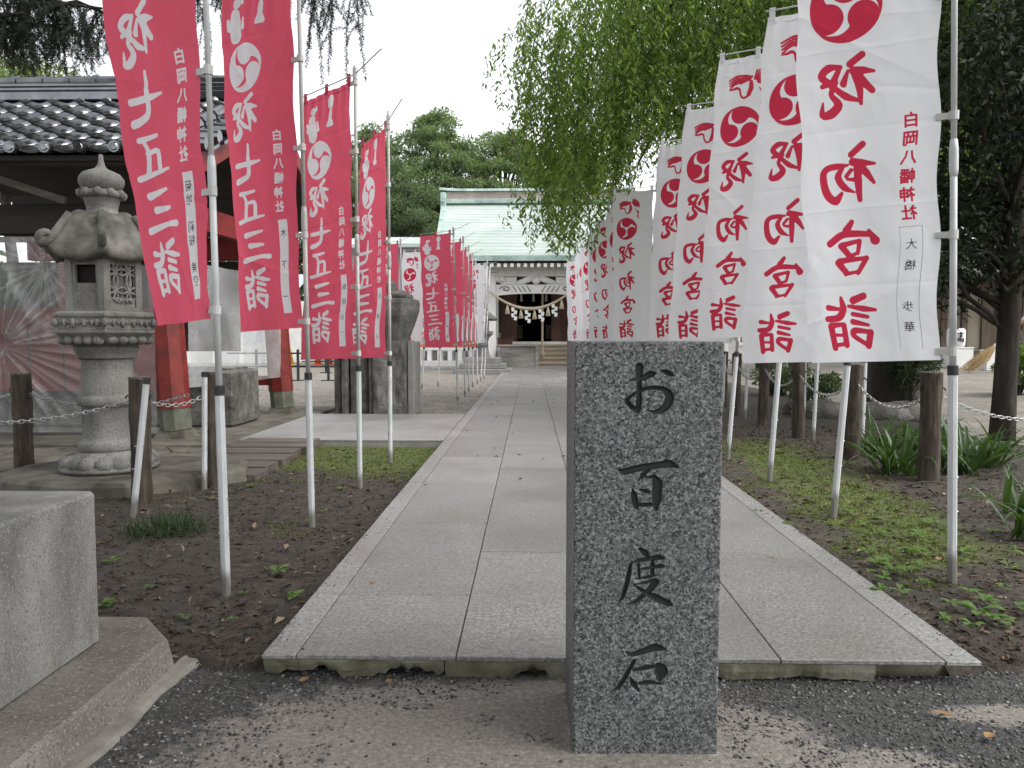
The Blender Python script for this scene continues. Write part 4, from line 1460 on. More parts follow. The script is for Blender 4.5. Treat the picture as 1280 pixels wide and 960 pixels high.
def build_lantern():
    bx, by = -3.09, 5.58
    z0 = .115
    lx_ = ax(133, by)
    r = root('stone_lantern', 'tall grey stone lantern with hexagonal fire box, curled roof corners and onion finial', 'lantern', (lx_, by, z0))
    k = 960 / by
    def zz(py): return az(py, by) - z0
    ph = R(-62)
    # lotus foot with petals
    m = MB().lathe([(.30, 0), (.33, .012), (.335, .03), (.30, .05), (.27, .10), (.225, .135), (.2, .15), (.0, .15)], 36)
    foot = m.build('lotus_foot', M['lantern'], r, True)
    for a in range(8):
        th = 2 * PI * a / 8 + R(10)
        c, s = math.cos(th), math.sin(th)
        pm = MB()
        for q in (-.058, .058):
            pm.blob((.262 * c - s * q, .262 * s + c * q, .062), .068, .068, .062, .02, 10, 7, a)
        pm.tube([(.30 * math.cos(th + t_) * (1 + .0), .30 * math.sin(th + t_), .012 + .012 * math.cos(t_ / .38 * PI * .5)) for t_ in np.linspace(-.37, .37, 9)], .020, 7)
        pm.build('petal', M['lantern'], foot, True)
    # shaft
    zr = zz(501)
    st = zz(448)
    prof = [(.20, .145), (.212, .16), (.214, .195), (.205, .215), (.19, .222), (.183, .235), (.178, .25), (.176, zr - .045), (.178, zr - .042), (.196, zr - .034), (.208, zr - .018), (.208, zr + .018), (.196, zr + .034), (.178, zr + .042), (.175, zr + .05), (.172, st - .0)]
    MB().lathe(prof, 40).build('shaft', M['lantern'], r, True)
    # platform: collar, petals, hexagonal slab
    z1, z2, z3 = zz(433), zz(416), zz(392)
    m = MB().lathe([(.182, st - .004), (.195, st + .004), (.20, st + .03), (.215, z1 - .02), (.215, z1)], 36)
    vs = hexpts(.235, z1 - .002, ph) + hexpts(.30, z1 + .045, ph) + hexpts(.355, z2 - .012, ph) + hexpts(.368, z2, ph) + hexpts(.368, z2 + .018, ph) + hexpts(.352, z2 + .024, ph) + hexpts(.352, z3 - .03, ph) + hexpts(.366, z3 - .022, ph) + hexpts(.366, z3 - .004, ph) + hexpts(.33, z3 + .012, ph)
    fs = []
    for a in range(9):
        for i in range(6):
            j = (i + 1) % 6
            fs.append((a * 6 + i, a * 6 + j, a * 6 + 6 + j, a * 6 + 6 + i))
    fs.append(tuple(range(54, 60)))
    fs.append(tuple(range(5, -1, -1)))
    m.add(vs, fs)
    plat = m.build('platform', M['lantern'], r)
    for i in range(6):
        a0 = ph + (i + .5) * PI / 3
        c, s = math.cos(a0), math.sin(a0)
        pm = MB()
        for q in (-.105, -.035, .035, .105):
            pm.blob((.268 * c - s * q, .268 * s + c * q, z1 + .045), .042, .042, .034, .03, 8, 5, i)
        pm.build('petal', M['lantern'], plat, True)
        cm = MB()                                  # carved cloud band on the slab face
        ap = .352 * math.cos(PI / 6) + .002
        for q, rr_ in ((-.115, .026), (-.05, .034), (.03, .03), (.085, .024), (.125, .028)):
            cm.blob((ap * c - s * q, ap * s + c * q, (z2 + z3) / 2 - .002), .6 * rr_, .6 * rr_, rr_, .06, 8, 6, i + int(q * 100))
            cm.tube([(ap * c - s * (q + .03 * math.cos(t_)), ap * s + c * (q + .03 * math.cos(t_)), (z2 + z3) / 2 - .012 + .03 * math.sin(t_)) for t_ in np.linspace(0, PI, 7)], .008, 5)
        fr = (z2 + z3) / 2
        for zf in (fr - .042, fr + .042):
            cm.tube([(ap * c - s * -.16, ap * s + c * -.16, zf), (ap * c - s * .16, ap * s + c * .16, zf)], .007, 4)
        cm.build('carved_cloud', M['lantern'], plat, True)
        kn = MB()
        a1 = ph + i * PI / 3
        kn.blob((.362 * math.cos(a1), .362 * math.sin(a1), (z2 + z3) / 2), .022, .022, .03, .05, 8, 6, i)
        kn.build('corner_knob', M['lantern'], plat, True)
    # fire box
    f0, f1 = z3 + .008, zz(320)
    rb = .282
    fb = MB().add(hexpts(.195, f0 - .002, ph) + hexpts(.195, zz(320) - .01, ph), [(5, 4, 3, 2, 1, 0), tuple(range(6, 12))] + [(i, (i + 1) % 6, 6 + (i + 1) % 6, 6 + i) for i in range(6)]).build('fire_box', M['interior'], r)  # solid core, its near-black colour stands for the shade inside
    hx = hexpts(rb, f0, ph)
    apo = rb * math.cos(PI / 6)
    half = rb * .5
    def fpt(i, u, z, o):
        a0 = ph + (i + .5) * PI / 3
        c, s = math.cos(a0), math.sin(a0)
        return ((apo + o) * c - s * u, (apo + o) * s + c * u, z)
    def panel(mb, i, u0, u1, za, zb, o0, o1):
        vs = [fpt(i, u, z, o) for o in (o0, o1) for (u, z) in ((u0, za), (u1, za), (u1, zb), (u0, zb))]
        mb.add(vs, [(3, 2, 1, 0), (4, 5, 6, 7), (0, 1, 5, 4), (1, 2, 6, 5), (2, 3, 7, 6), (3, 0, 4, 7)])
    hh = f1 - f0
    for i in range(6):
        wall = MB()
        panel(wall, i, -half, -half * .66, f0, f1, -.05, 0)
        panel(wall, i, half * .66, half, f0, f1, -.05, -.001)
        panel(wall, i, -half * .66, half * .66, f0, f0 + hh * (.30 if i % 2 else .22), -.05, -.012)
        panel(wall, i, -half * .66, half * .66, f0, f0 + hh * .08, -.05, -.002)
        panel(wall, i, -half * .66, half * .66, f1 - hh * .14, f1, -.05, -.003)
        w_ = wall.build('fire_box_wall', M['lantern'], fb)
        za, zb = f0 + hh * (.30 if i % 2 else .22), f1 - hh * .14
        u0 = half * .66
        if i % 2 == 1:                              # open window with an inner frame
            fm = MB()
            for (a, b, c_, d) in ((-u0, u0, za, za + .018), (-u0, u0, zb - .018, zb), (-u0, -u0 + .018, za + .018, zb - .018), (u0 - .018, u0, za + .018, zb - .018)):
                panel(fm, i, a, b, c_, d, -.04, -.014)
            panel(fm, i, -u0 + .018, u0 - .018, za + .018, za + hh * .2, -.04, -.024)
            fm.build('window_frame', M['lantern'], fb)
        else:                                       # pierced lattice of crossing arcs
            lm = MB()
            nS = 2
            cell = (2 * u0) / nS
            cz = (za + zb) / 2
            for a in range(nS):
                for b in range(nS):
                    cx_ = -u0 + (a + .5) * cell
                    cz_ = za + (b + .5) * (zb - za) / nS
                    for sgn in (0, 1, 2, 3):
                        ox, oz = ((-.5, -.5), (.5, -.5), (.5, .5), (-.5, .5))[sgn]
                        pts = []
                        for t_ in np.linspace(0, PI / 2, 7):
                            aa = t_ + sgn * PI / 2
                            pts.append(fpt(i, cx_ + ox * cell + math.cos(aa) * cell * .5 * 1.35, cz_ + oz * (zb - za) / nS + math.sin(aa) * (zb - za) / nS * .5 * 1.35, -.016))
                        lm.tube(pts, .0085, 5)
            for q in (-u0, 0, u0):
                lm.tube([fpt(i, q, za, -.02), fpt(i, q, zb, -.02)], .006, 4)
            panel(lm, i, -u0, u0, za, za + .014, -.03, -.008)
            panel(lm, i, -u0, u0, zb - .014, zb, -.03, -.008)
            panel(lm, i, -u0, u0, za, zb, -.052, -.046)
            lm.build('lattice_window', M['lantern'], fb)
            sm = MB()
            for q, rr_ in ((-.05, .014), (-.02, .018), (.025, .02), (.055, .018)):
                sm.blob(fpt(i, q, f0 + hh * .2, -.008), .014, .014, rr_, .05, 8, 6, 3)
            sm.tube([fpt(i, q, f0 + hh * (.2 + .03 * math.sin(q * 60)), -.010) for q in np.linspace(-.07, .07, 12)], .01, 5)
            sm.build('carved_scroll', M['lantern'], fb, True)
    # roof: swept hexagon
    zt_, zbm = zz(268), zz(321)
    nR, nS = 14, 48
    vs = []
    def rr_at(th, t_):
        """t_ 0 at the neck, 1 at the rim"""
        a = ((th - ph + PI / 6) % (PI / 3)) - PI / 6
        hexr = math.cos(PI / 6) / math.cos(((th - ph) % (PI / 3)) - PI / 6)
        rad = .115 + (.372 - .115) * t_ ** .78
        rad *= (1 * (1 - t_) + hexr * t_) * (1 + .10 * max(0, 1 - abs(a) / .2) * t_)
        ridge = max(0, 1 - abs(a) / (.13 / (t_ * .8 + .35)))
        z = zt_ - (zt_ - zbm) * (.12 * t_ + .98 * t_ ** 1.9 - .14 * t_ ** 8) + .022 * ridge * (1 - .2 * t_) + .03 * max(0, 1 - abs(a) / .5) * t_ ** 6
        if t_ < .5:
            z += .02 * math.sin(PI * t_ * 2)
        return rad, z
    for i in range(nR):
        t_ = i / (nR - 1)
        for k_ in range(nS):
            th = ph + 2 * PI * k_ / nS
            rad, z = rr_at(th, t_)
            vs.append((rad * math.cos(th), rad * math.sin(th), z))
    for q, dz in ((1.012, -.018), (1.0, -.040), (.93, -.062), (.60, -.075)):
        for k_ in range(nS):
            th = ph + 2 * PI * k_ / nS
            rad, z = rr_at(th, 1)
            vs.append((rad * q * math.cos(th), rad * q * math.sin(th), (z + dz) if q > .9 else zbm - .02))
    fs = []
    for i in range(nR + 3):
        for k_ in range(nS):
            j = (k_ + 1) % nS
            fs.append((i * nS + k_, i * nS + nS + k_, i * nS + nS + j, i * nS + j))
    fs.append(tuple(range((nR + 3) * nS, (nR + 4) * nS)))
    rf = MB().add(vs, fs).build('lantern_roof', M['lantern_roof'], r, True)
    for i in range(6):
        th = ph + i * PI / 3
        pts, rad_ = [], []
        rr0, zc = rr_at(th, 1)
        for a in np.linspace(.35, 1.0, 6):
            rad, z = rr_at(th, a)
            pts.append((rad * math.cos(th), rad * math.sin(th), z + .004)); rad_.append(.028)
        for q in np.linspace(0, 1, 16):            # the curl
            an = -PI * .35 + q * PI * 2.3
            cr = .050 * (1 - .62 * q)
            cx_, cz_ = rr0 - .012, zc + .044
            pts.append(((cx_ + cr * math.cos(an)) * math.cos(th), (cx_ + cr * math.cos(an)) * math.sin(th), cz_ + cr * math.sin(an)))
            rad_.append(.030 * (1 - .45 * q))
        MB().tube(pts, rad_, 8).build('roof_curl', M['lantern_roof'], rf, True)
    # finial
    a, b, c_, d, e = zz(268), zz(243), zz(222), zz(213), zz(190)
    neck = MB().lathe([(.128, a - .015), (.128, a + .012), (.108, a + .02), (.102, a + .05), (.118, b - .03), (.125, b - .02)], 28).build('finial', M['lantern'], r, True)
    pm = MB().lathe([(.11, b - .022), (.145, b - .01), (.15, b + .01), (.13, b + .035), (.1, b + .04)], 28)
    for i in range(10):
        th = 2 * PI * i / 10
        pm.blob((.136 * math.cos(th), .136 * math.sin(th), b + .012), .034, .034, .034, .05, 8, 6, i)
    pm.build('lotus_ring', M['lantern'], neck, True)
    h_ = e - (b + .03)
    z_ = b + .03
    MB().lathe([(.09, z_), (.135, z_ + .02), (.152, z_ + .065), (.150, z_ + .095), (.125, z_ + .13), (.08, z_ + .150), (.045, z_ + .165), (.026, z_ + .19), (.018, z_ + .225), (.016, e - .015), (.012, e), (0.001, e + .002)], 28).build('onion_jewel', M['lantern'], neck, True)
    # the rough stone it stands on
    poly = [(-.72, -.28), (-.45, -.46), (.02, -.60), (.42, -.58), (.66, -.30), (.98, .05), (.82, .55), (.2, .70), (-.5, .6), (-.78, .2)]
    vs = [(lx_ + x * 1.04, by + y * 1.04, -.03) for x, y in poly] + [(lx_ + x, by + y, .085) for x, y in poly] + [(lx_ + x * .95, by + y * .95, .113) for x, y in poly]
    n_ = len(poly)
    fs = [tuple(range(2 * n_, 3 * n_))]
    for a in range(2):
        for i in range(n_):
            j = (i + 1) % n_
            fs.append((a * n_ + i, a * n_ + j, a * n_ + n_ + j, a * n_ + n_ + i))
    o = MB().add(vs, fs).build('base_stone', M['flag'])
    tag(o, 'broad flat rough stone carrying the stone lantern', 'stone')


build_lantern()

# ------------------------------------------------------------------ flagstones, planks and platform left of the path
plf = root('pavilion_platform', kind='structure')
MB().box(-9, -2.905, 7.36, 11.6, -.08, .05, .01).build('concrete_slab', M['flag'], plf)
fl = root('flagstone_paving', kind='structure')
rr = random.Random(12)
gx = [-5.6, -4.75, -4.0, -3.45, -2.80]
gy = [6.02, 6.55, 6.95, 7.34]
J = {}
for i in range(5):
    for j in range(4):
        J[i, j] = (gx[i] + rr.uniform(-.12, .12) * (0 < i < 4), gy[j] + rr.uniform(-.07, .07) * (0 < j < 3))
for i in range(4):
    for j in range(3):
        q = [J[i, j], J[i + 1, j], J[i + 1, j + 1], J[i, j + 1]]
        c = (sum(p[0] for p in q) / 4, sum(p[1] for p in q) / 4)
        q = [(c[0] + (p[0] - c[0]) * .97, c[1] + (p[1] - c[1]) * .95) for p in q]
        zt = .028 + rr.uniform(-.01, .012)
        q2 = [(c[0] + (p[0] - c[0]) * .965, c[1] + (p[1] - c[1]) * .95) for p in q]
        m = MB().add([(*p, -.06) for p in q] + [(*p, zt - .012) for p in q] + [(*p, zt) for p in q2],
                     [(8, 9, 10, 11)] + [(a + i_, a + (i_ + 1) % 4, a + 4 + (i_ + 1) % 4, a + 4 + i_) for a in (0, 4) for i_ in range(4)])
        m.build('flagstone', M['flag'], fl)
pd = root('plank_walk', 'row of wide brown boards laid beside the flagstones as a low walkway', 'boardwalk', (0, 0, 0))
for k, yy in enumerate((5.66, 5.98, 6.30, 6.62, 6.94, 7.20)):
    x1 = -2.06 - .03 * (k % 2) + (.02 if k > 3 else 0)
    zt = .06 + .008 * k
    m = MB().box(-2.78, x1, yy, yy + (.29 if k < 5 else .27), zt - .075, zt, .004)
    m.build('plank', M['plank'], pd)

# ------------------------------------------------------------------ washing pavilion with black tiles
pv = root('washing_pavilion', 'open red pavilion under a black tiled roof, wrapped in clear plastic sheet', 'pavilion', (0, 0, 0))
XV, YE, YR = -2.98, 6.9, 9.2
ZE, ZR = 2.755, 3.92
XL = -7.3


def roof_z(Y):
    t_ = (Y - YE) / (YR - YE)
    return ZE + (ZR - ZE) * (.86 * t_ + .14 * t_ * t_)


TW, EXP_, TL = .315, .315, .40
prof = []
for k in range(13):
    t_ = k / 12
    z = -.026 * math.sin(PI * t_ / .75) if t_ < .75 else .040 * math.sin(PI * (t_ - .75) / .25)
    prof.append((t_ * (TW + .02), z))
m = MB()
vs = []
for (yy, dz) in ((0, 0), (TL, 0)):
    vs += [(x, yy, z + .022) for x, z in prof] + [(x, yy, z) for x, z in prof]
fs = []
for k in range(12):
    fs.append((k, k + 1, 26 + k + 1, 26 + k))
    fs.append((k + 1, k, 13 + k, 13 + k + 1))
m.add(vs, fs)
tile_me = m.mesh('roof_tile')
tile_me.materials.append(M['tile'])
tile_me.polygons.foreach_set('use_smooth', np.array([i % 2 == 0 for i in range(24)]))
slope_len = math.hypot(YR - YE, ZR - ZE)
rows = int(slope_len / EXP_)
roofp = MB()
ysl = np.linspace(YE + .02, 2 * YR - YE, 25)
vs = []
for yv in ysl:
    zq = roof_z(yv if yv <= YR else 2 * YR - yv)
    vs += [(XL, yv, zq - .02), (XV - .02, yv, zq - .02), (XV - .02, yv, zq - .09), (XL, yv, zq - .09)]
fs = []
for i in range(24):
    for k in range(4):
        j = (k + 1) % 4
        fs.append((i * 4 + k, i * 4 + j, i * 4 + 4 + j, i * 4 + 4 + k))
roofp.add(vs, fs)
roof_o = roofp.build('roof_deck', M['dark_wood'], pv)
for rI in range(rows):
    s0 = rI * slope_len / rows
    y0 = YE + (YR - YE) * s0 / slope_len
    y1 = YE + (YR - YE) * min(1, (s0 + TL) / slope_len)
    a = math.atan2(roof_z(y1) - roof_z(y0), y1 - y0) - R(3.2)
    for c in range(14):
        x = XV - .36 - (c + 1) * TW
        if x < XL - .3: break
        o = link_mesh('roof_tile', tile_me, None, roof_o)
        o.location = (x + random.uniform(-.003, .003), y0 + random.uniform(-.004, .004), roof_z(y0) + .012)
        o.rotation_euler = (a, 0, 0)
for c in range(14):
    x = XV - .36 - (c + 1) * TW + TW * .83
    if x < XL - .2: break
    m = MB().tube([(x, YE - .045, ZE + .032), (x, YE + .03, ZE + .036)], .052, 14)
    m.tube([(x, YE - .052, ZE + .032), (x, YE - .044, ZE + .032)], [.03, .038], 12)
    m.build('eave_tile_end', M['tile'], roof_o, False)
# ridge courses
rm = MB()
for (za, zb, hw) in ((3.86, 3.965, .17), (3.975, 4.02, .15), (4.026, 4.068, .135)):
    rm.box(XL, XV - .12, YR - hw, YR + hw, za, zb, .012)
rm.tube([(XL, YR, 4.10), (XV - .10, YR, 4.10)], .085, 14)
rdg = rm.build('ridge', M['tile'], roof_o)
for c in range(14):
    x = XV - .25 - c * .32
    if x < XL: break
    MB().tube([(x - .03, YR, 4.10), (x + .03, YR, 4.10)], .098, 14).build('ridge_band', M['tile'], roof_o)
MB().vprism([(XV - .13, 3.80), (XV - .02, 3.80), (XV - .0, 3.95), (XV - .04, 4.12), (XV - .08, 4.26), (XV - .13, 4.2)], YR - .2, YR + .2).build('ridge_end_tile', M['tile'], roof_o)
# descending roll with bands and the verge tiles
yy = np.linspace(YE + .10, YR, 14)
dm = MB().tube([(XV - .26, y, roof_z(y) + .12) for y in yy], .075, 12).tube([(XV - .26, y, roof_z(y) + .03) for y in yy], .095, 10)
desc = dm.build('descending_ridge', M['tile'], roof_o, True)
for k in range(8):
    y = YE + .05 + k * .3
    MB().tube([(XV - .26, y - .018, roof_z(y - .018) + .12), (XV - .26, y + .018, roof_z(y + .018) + .12)], .089, 12).build('roll_band', M['tile'], roof_o)
for k in range(8):
    y = YE + .1 + k * .3
    z = roof_z(y) + .045
    MB().tube([(XV - .2, y, z + .015), (XV + .05, y, z)], .062, 12).obox((XV - .05, y + .15, z + .0), .24, .2, .03, 0, .45).build('verge_tile', M['tile'], roof_o)
# bargeboards, gable, eaves beams
for sgn in (1, -1):
    pts = [(y if sgn > 0 else 2 * YR - y) for y in np.linspace(YE + .05, YR, 8)]
    vs = []
    for y in pts:
        z = roof_z(y if y <= YR else 2 * YR - y)
        vs += [(XV - .07, y, z - .03), (XV - .01, y, z - .03), (XV - .01, y, z - .23), (XV - .07, y, z - .23)]
    fs = [(0, 1, 2, 3), tuple(len(vs) - 4 + q for q in (3, 2, 1, 0))]
    for i in range(7):
        for k in range(4):
            j = (k + 1) % 4
            fs.append((i * 4 + k, i * 4 + j, i * 4 + 4 + j, i * 4 + 4 + k))
    MB().add(vs, fs).build('bargeboard', M['red_paint'], pv)
MB().box(XL, XV - .04, YE + .06, YE + .16, ZE - .10, ZE - .02).build('eave_board', M['dark_wood'], pv)
for k in range(22):
    x = XV - .2 - k * .2
    vs = []
    for y in (YE + .17, YR - .05):
        z = roof_z(y)
        vs += [(x - .03, y, z - .095), (x + .03, y, z - .095), (x + .03, y, z - .165), (x - .03, y, z - .165)]
    MB().add(vs, [(0, 1, 2, 3), (7, 6, 5, 4)] + [(k_, (k_ + 1) % 4 + 0, 4 + (k_ + 1) % 4, 4 + k_) for k_ in range(4)]).build('rafter', M['red_board'] if k % 2 else M['dark_wood'], pv)
PP = []
for (px, py) in ((214, 548), (350, 517)):
    PP.append(at(px, py, .05))
posts = [PP[0], PP[1], (PP[0][0] - 2.9, PP[0][1]), (PP[1][0] - 3.0, PP[1][1])]
for i, (x, y) in enumerate(posts):
    lean = -.14 if i < 2 else .12
    y += .12
    MB().tube([(x, y, .045), (x, y, .13)], [.235, .19], 4).build('post_stone', M['flag'], pv)
    MB().tube([(x, y, .128), (x + lean * .13, y, .36)], .155, 8).build('post_shoe', M['old_green'], pv)
    MB().tube([(x + lean * .13, y, .357), (x + lean, y, 2.66)], [.165, .152], 8).build('red_post', M['red_paint'], pv)
(xa, ya), (xb, yb) = PP
ya += .12; yb += .12
bm = [((xa - 3.2, ya, 2.30), (xa + .15, ya, 2.30), .16, .30, 'dark_wood', 'front_beam'), ((xa - 3.2, yb, 2.30), (xb + .15, yb, 2.30), .16, .3, 'red_board', 'rear_beam'),
      ((xb - 3.2, yb - .02, .50), (xb - .05, yb - .02, .50), .10, .13, 'red_paint', 'low_rail')]
for p0, p1, dy, dz, mt, nm in bm:
    MB().box(p0[0], p1[0], p0[1] - dy / 2, p0[1] + dy / 2, p0[2] - dz / 2, p0[2] + dz / 2, .006).build(nm, M[mt], pv)
MB().obox(((xa + xb) / 2 - .1, (ya + yb) / 2, 2.42), .14, yb - ya + .5, .26, -math.atan2(xb - xa, yb - ya)).build('side_beam', M['red_board'], pv)
MB().box(xa - 3.2, xa - .14, ya - .06, ya + .02, 2.075, 2.125).build('sheet_batten', M['grey_wood'], pv)
MB().obox((ax(28, 7.6), 7.62, az(228, 7.6)), 1.0, .05, .07, 0, 0, R(18)).build('brace', M['grey_wood'], pv)
MB().box(xa - 3.3, xa - .3, yb - .2, yb - .12, 2.45, 3.0).build('gable_board', M['dark_wood'], pv)
MB().box(xa - 3.0, xa - .30, ya + .62, ya + .68, .48, 1.42, .006).build('red_panel', M['red_board'], pv)
for k in range(7):
    MB().box(xa - .36 - k * .4, xa - .345 - k * .4, ya + .61, ya + .62, .50, 1.41).build('panel_joint', M['dark_wood'], pv)
o = MB().box(xa - 2.6, xa + .28, ya + .85, ya + 1.7, .05, .71, .03).box(xa - 2.5, xa + .18, ya + .95, ya + 1.6, .70, .735, .01).build('stone_basin', M['rock'])
tag(o, 'dark stone water basin under the pavilion behind the red post', 'basin')
# plastic sheets
yf = ya - .2
def sheet(x0, x1, z0, z1, y, stars, name, mat, nx=110, nz=80):
    xs_ = np.linspace(x0, x1, nx); zs_ = np.linspace(z0, z1, nz)
    X, Z = np.meshgrid(xs_, zs_)
    Yv = y + .015 * fbm(X * 3, Z * 3, 81, 4)
    fold = .25 * sstep(1.25, 1.6, Z) + .5 * np.clip(fbm(X * 6 + Z * 2, Z * 3.5, 83, 5) * 1.6, 0, 1) + .25 * sstep(.55, .2, Z) * np.clip(fbm(X * 4, Z * 9, 84, 4) * 2, 0, 1)
    for (cx, cz, nn, amp, sig) in stars:
        th = np.arctan2(Z - cz, X - cx); rd = np.hypot(X - cx, Z - cz)
        cr = np.clip(.5 + .8 * fbm(th * nn / 5 + 40, rd * .8, 82 + nn, 3) + .25 * np.sin(th * nn * .9), 0, 1)
        fold = fold + cr ** 2.0 * np.exp(-(rd / (sig * 1.2)) ** 2) * .5
        Yv -= amp * (cr ** 2.2) * np.exp(-(rd / sig) ** 2) * np.clip(rd / .12, 0, 1) + .10 * np.exp(-(rd / .1) ** 2) * -1 * .4
    V = np.stack([X, Yv, Z], -1).reshape(-1, 3)
    i = np.arange(nx * nz).reshape(nz, nx)
    Fq = np.stack([i[:-1, :-1], i[:-1, 1:], i[1:, 1:], i[1:, :-1]], -1).reshape(-1, 4)
    o_ = mesh_np(name, V, Fq, mat, pv, True)
    a_ = o_.data.attributes.new('fold', 'FLOAT', 'POINT')
    a_.data.foreach_set('value', np.clip(fold, 0, 1).astype(np.float32).ravel())
    return o_
MB().box(xa - 4.6, xa - .35, yb + .1, yb + .14, .9, 2.14).build('dark_backing', M['dark_wood'], pv)  # dark board added so the view through the sheet is not too bright
sheet(xa - 2.9, xa - .1, .12, 2.1, yf, [(ax(2, yf), az(432, yf), 46, .06, .85), (ax(62, yf), az(332, yf), 38, .05, .5)], 'plastic_sheet', M['plastic'], 220, 150)
V = []
nz_, ny_ = 20, 40
for k in range(nz_):
    for j in range(ny_):
        u = j / (ny_ - 1); v = k / (nz_ - 1)
        V.append((xa + .02 + (xb - xa) * u + .02 * math.sin(u * 19 + v * 3), ya + .25 + (yb - ya - .4) * u, .55 + 1.35 * v))
i = np.arange(nz_ * ny_).reshape(nz_, ny_)
Fq = np.stack([i[:-1, :-1], i[:-1, 1:], i[1:, 1:], i[1:, :-1]], -1).reshape(-1, 4)
mesh_np('plastic_curtain', V, Fq, M['milky'], pv, True)

# ------------------------------------------------------------------ log posts, chains, empty pole sockets
def log_post(px, py, z0, ztop, rad, label, seed, lean=(0, 0)):
    x, y = at(px, py, z0)
    r_ = root('log_post', label, 'post', (x, y, z0), 0, 'log posts of the chain fence')
    rr_ = random.Random(seed)
    n_, mR = 18, 16
    vs = []
    h_ = ztop - z0
    lob = [rr_.uniform(-.10, .10) for _ in range(n_)]
    for i_ in range(mR + 1):
        v = i_ / mR
        for k_ in range(n_):
            th = 2 * PI * k_ / n_
            q = rad * (1 + .5 * lob[k_] + rr_.uniform(-.05, .05) + .05 * math.sin(v * 9 + th * 2))
            vs.append((q * math.cos(th) + lean[0] * v, q * math.sin(th) + lean[1] * v, -.08 + (h_ + .08) * v))
    fs = []
    for i_ in range(mR):
        for k_ in range(n_):
            j = (k_ + 1) % n_
            fs.append((i_ * n_ + k_, i_ * n_ + j, i_ * n_ + n_ + j, i_ * n_ + n_ + k_))
    MB().add(vs, fs).build('bark_stem', M['log'], r_, True)
    MB().prism([(vs[mR * n_ + k_][0], vs[mR * n_ + k_][1]) for k_ in range(n_)], h_ - .012, h_ + .002).build('sawn_end', M['log_top'], r_)
    m_ = MB()
    for k_ in (0, 1):
        m_.tube([(lean[0] * .85 + (rad + .03 * t_) * (1 if k_ else -1), lean[1] * .85, h_ * .83 + .02 * math.sin(t_ * PI)) for t_ in np.linspace(-.3, 1, 6)], .006, 6)
    m_.build('chain_hook', M['black_metal'], r_)
    return Vector((x + lean[0] * .85, y + lean[1] * .85, z0 + h_ * .83))


link_cache = {}
def chain(a, b, sag, label, group, pitch=.034):
    a, b = Vector(a), Vector(b)
    n_ = 60
    pts = [a.lerp(b, i / n_) - Vector((0, 0, sag * 4 * (i / n_) * (1 - i / n_))) for i in range(n_ + 1)]
    cum = [0]
    for i in range(n_): cum.append(cum[-1] + (pts[i + 1] - pts[i]).length)
    m_ = MB()
    s_ = .02
    kk = 0
    i = 0
    while s_ < cum[-1] - .02:
        while cum[i + 1] < s_: i += 1
        f_ = (s_ - cum[i]) / (cum[i + 1] - cum[i])
        p = pts[i].lerp(pts[i + 1], f_)
        t_ = (pts[i + 1] - pts[i]).normalized()
        sd = t_.cross(Vector((0, 0, 1))).normalized()
        up_ = sd.cross(t_)
        w_ = (sd if kk % 2 else up_) * .55 + (up_ if kk % 2 else sd) * .25 * (1 if kk % 2 else -1)
        w_.normalize()
        ring_ = []
        for q in range(9):
            th = 2 * PI * q / 8
            ring_.append(p + t_ * (.024 * math.cos(th)) + w_ * (.0125 * math.sin(th)))
        m_.tube(ring_, .0038, 5, False)
        s_ += pitch
        kk += 1
    o_ = m_.build('chain', M['steel'], None, True)
    return tag(o_, label, 'chain', group)


def socket(px, py, z0, hgt, lean, label, rad=.019):
    x, y = at(px, py, z0)
    r_ = root('pole_socket', label, 'pole', (x, y, z0), 0, 'empty white pole sockets')
    tp = Vector((lean[0], lean[1], hgt))
    MB().tube([(0, 0, -.1), tp], rad, 8).build('socket_tube', M['pole'], r_)
    MB().tube([tp * .985, tp * 1.03], rad * 1.18, 12).build('tube_cap', M['black_plastic'], r_)
    for f_ in (.35, .52):
        m_ = MB().tube([tp * f_ + Vector((-.026, 0, 0)), tp * f_ + Vector((.026, 0, 0))], .004, 6)
        m_.build('bolt', M['steel'], r_)
    return r_


GC = 'chains between the log posts'
a1 = log_post(178, 626, .02, .83, .062, 'dark log post in front of the stone lantern, white pole socket tied to it', 1)
a2 = log_post(266, 607, .02, .84, .050, 'slim brown log post nearest the plank walk', 2)
a3 = log_post(31, 594, .02, .81, .068, 'dark log post at the left edge, left of the stone lantern', 3)
pl0 = Vector((-4.5, 4.75, .70))
chain(pl0, a1, .16, 'chain sagging in front of the lantern shaft from the left edge', GC)
chain(a3, Vector((a1.x - .05, a1.y + .9, .66)), .12, 'thin chain from the left edge post towards the lantern', GC)
chain(a1, a2, .07, 'short chain between the two log posts right of the lantern', GC)
chain(a3, a3 + Vector((-1.2, .4, .02)), .1, 'chain leaving the left edge post towards the left', GC)
socket(164, 645, .02, .80, (.09, .05), 'leaning empty white pole socket before the log post by the lantern')
socket(255, 610, .02, .80, (.015, .02), 'upright empty white pole socket beside the slim log post')
RP = []
for i, (px, py, rad, zt, lab) in enumerate(((1161, 599, .070, .84, 'thick log post among strap leaved plants, nearest of the right fence'), (1064, 571, .066, .86, 'second log post of the right fence, beside a leaning banner pole'),
                              (998, 546, .060, .86, 'third log post of the right fence'), (953, 529, .060, .88, 'fourth log post of the right fence'), (920, 517, .058, .88, 'fifth log post of the right fence'),
                              (904, 507, .058, .88, 'sixth log post of the right fence, right beside the granite pillar edge'))):
    RP.append(log_post(px, py, .075, zt, rad, lab, 20 + i, (random.uniform(-.02, .02), 0)))
names = ['nearest', 'second', 'third', 'fourth', 'fifth']
for i in range(5):
    chain(RP[i], RP[i + 1], .17, 'chain of the right fence in the %s gap from the thick post' % names[i], GC)
chain(RP[0], (4.45, 5.9, .66), .2, 'chain running from the thick right post to the right edge', GC)
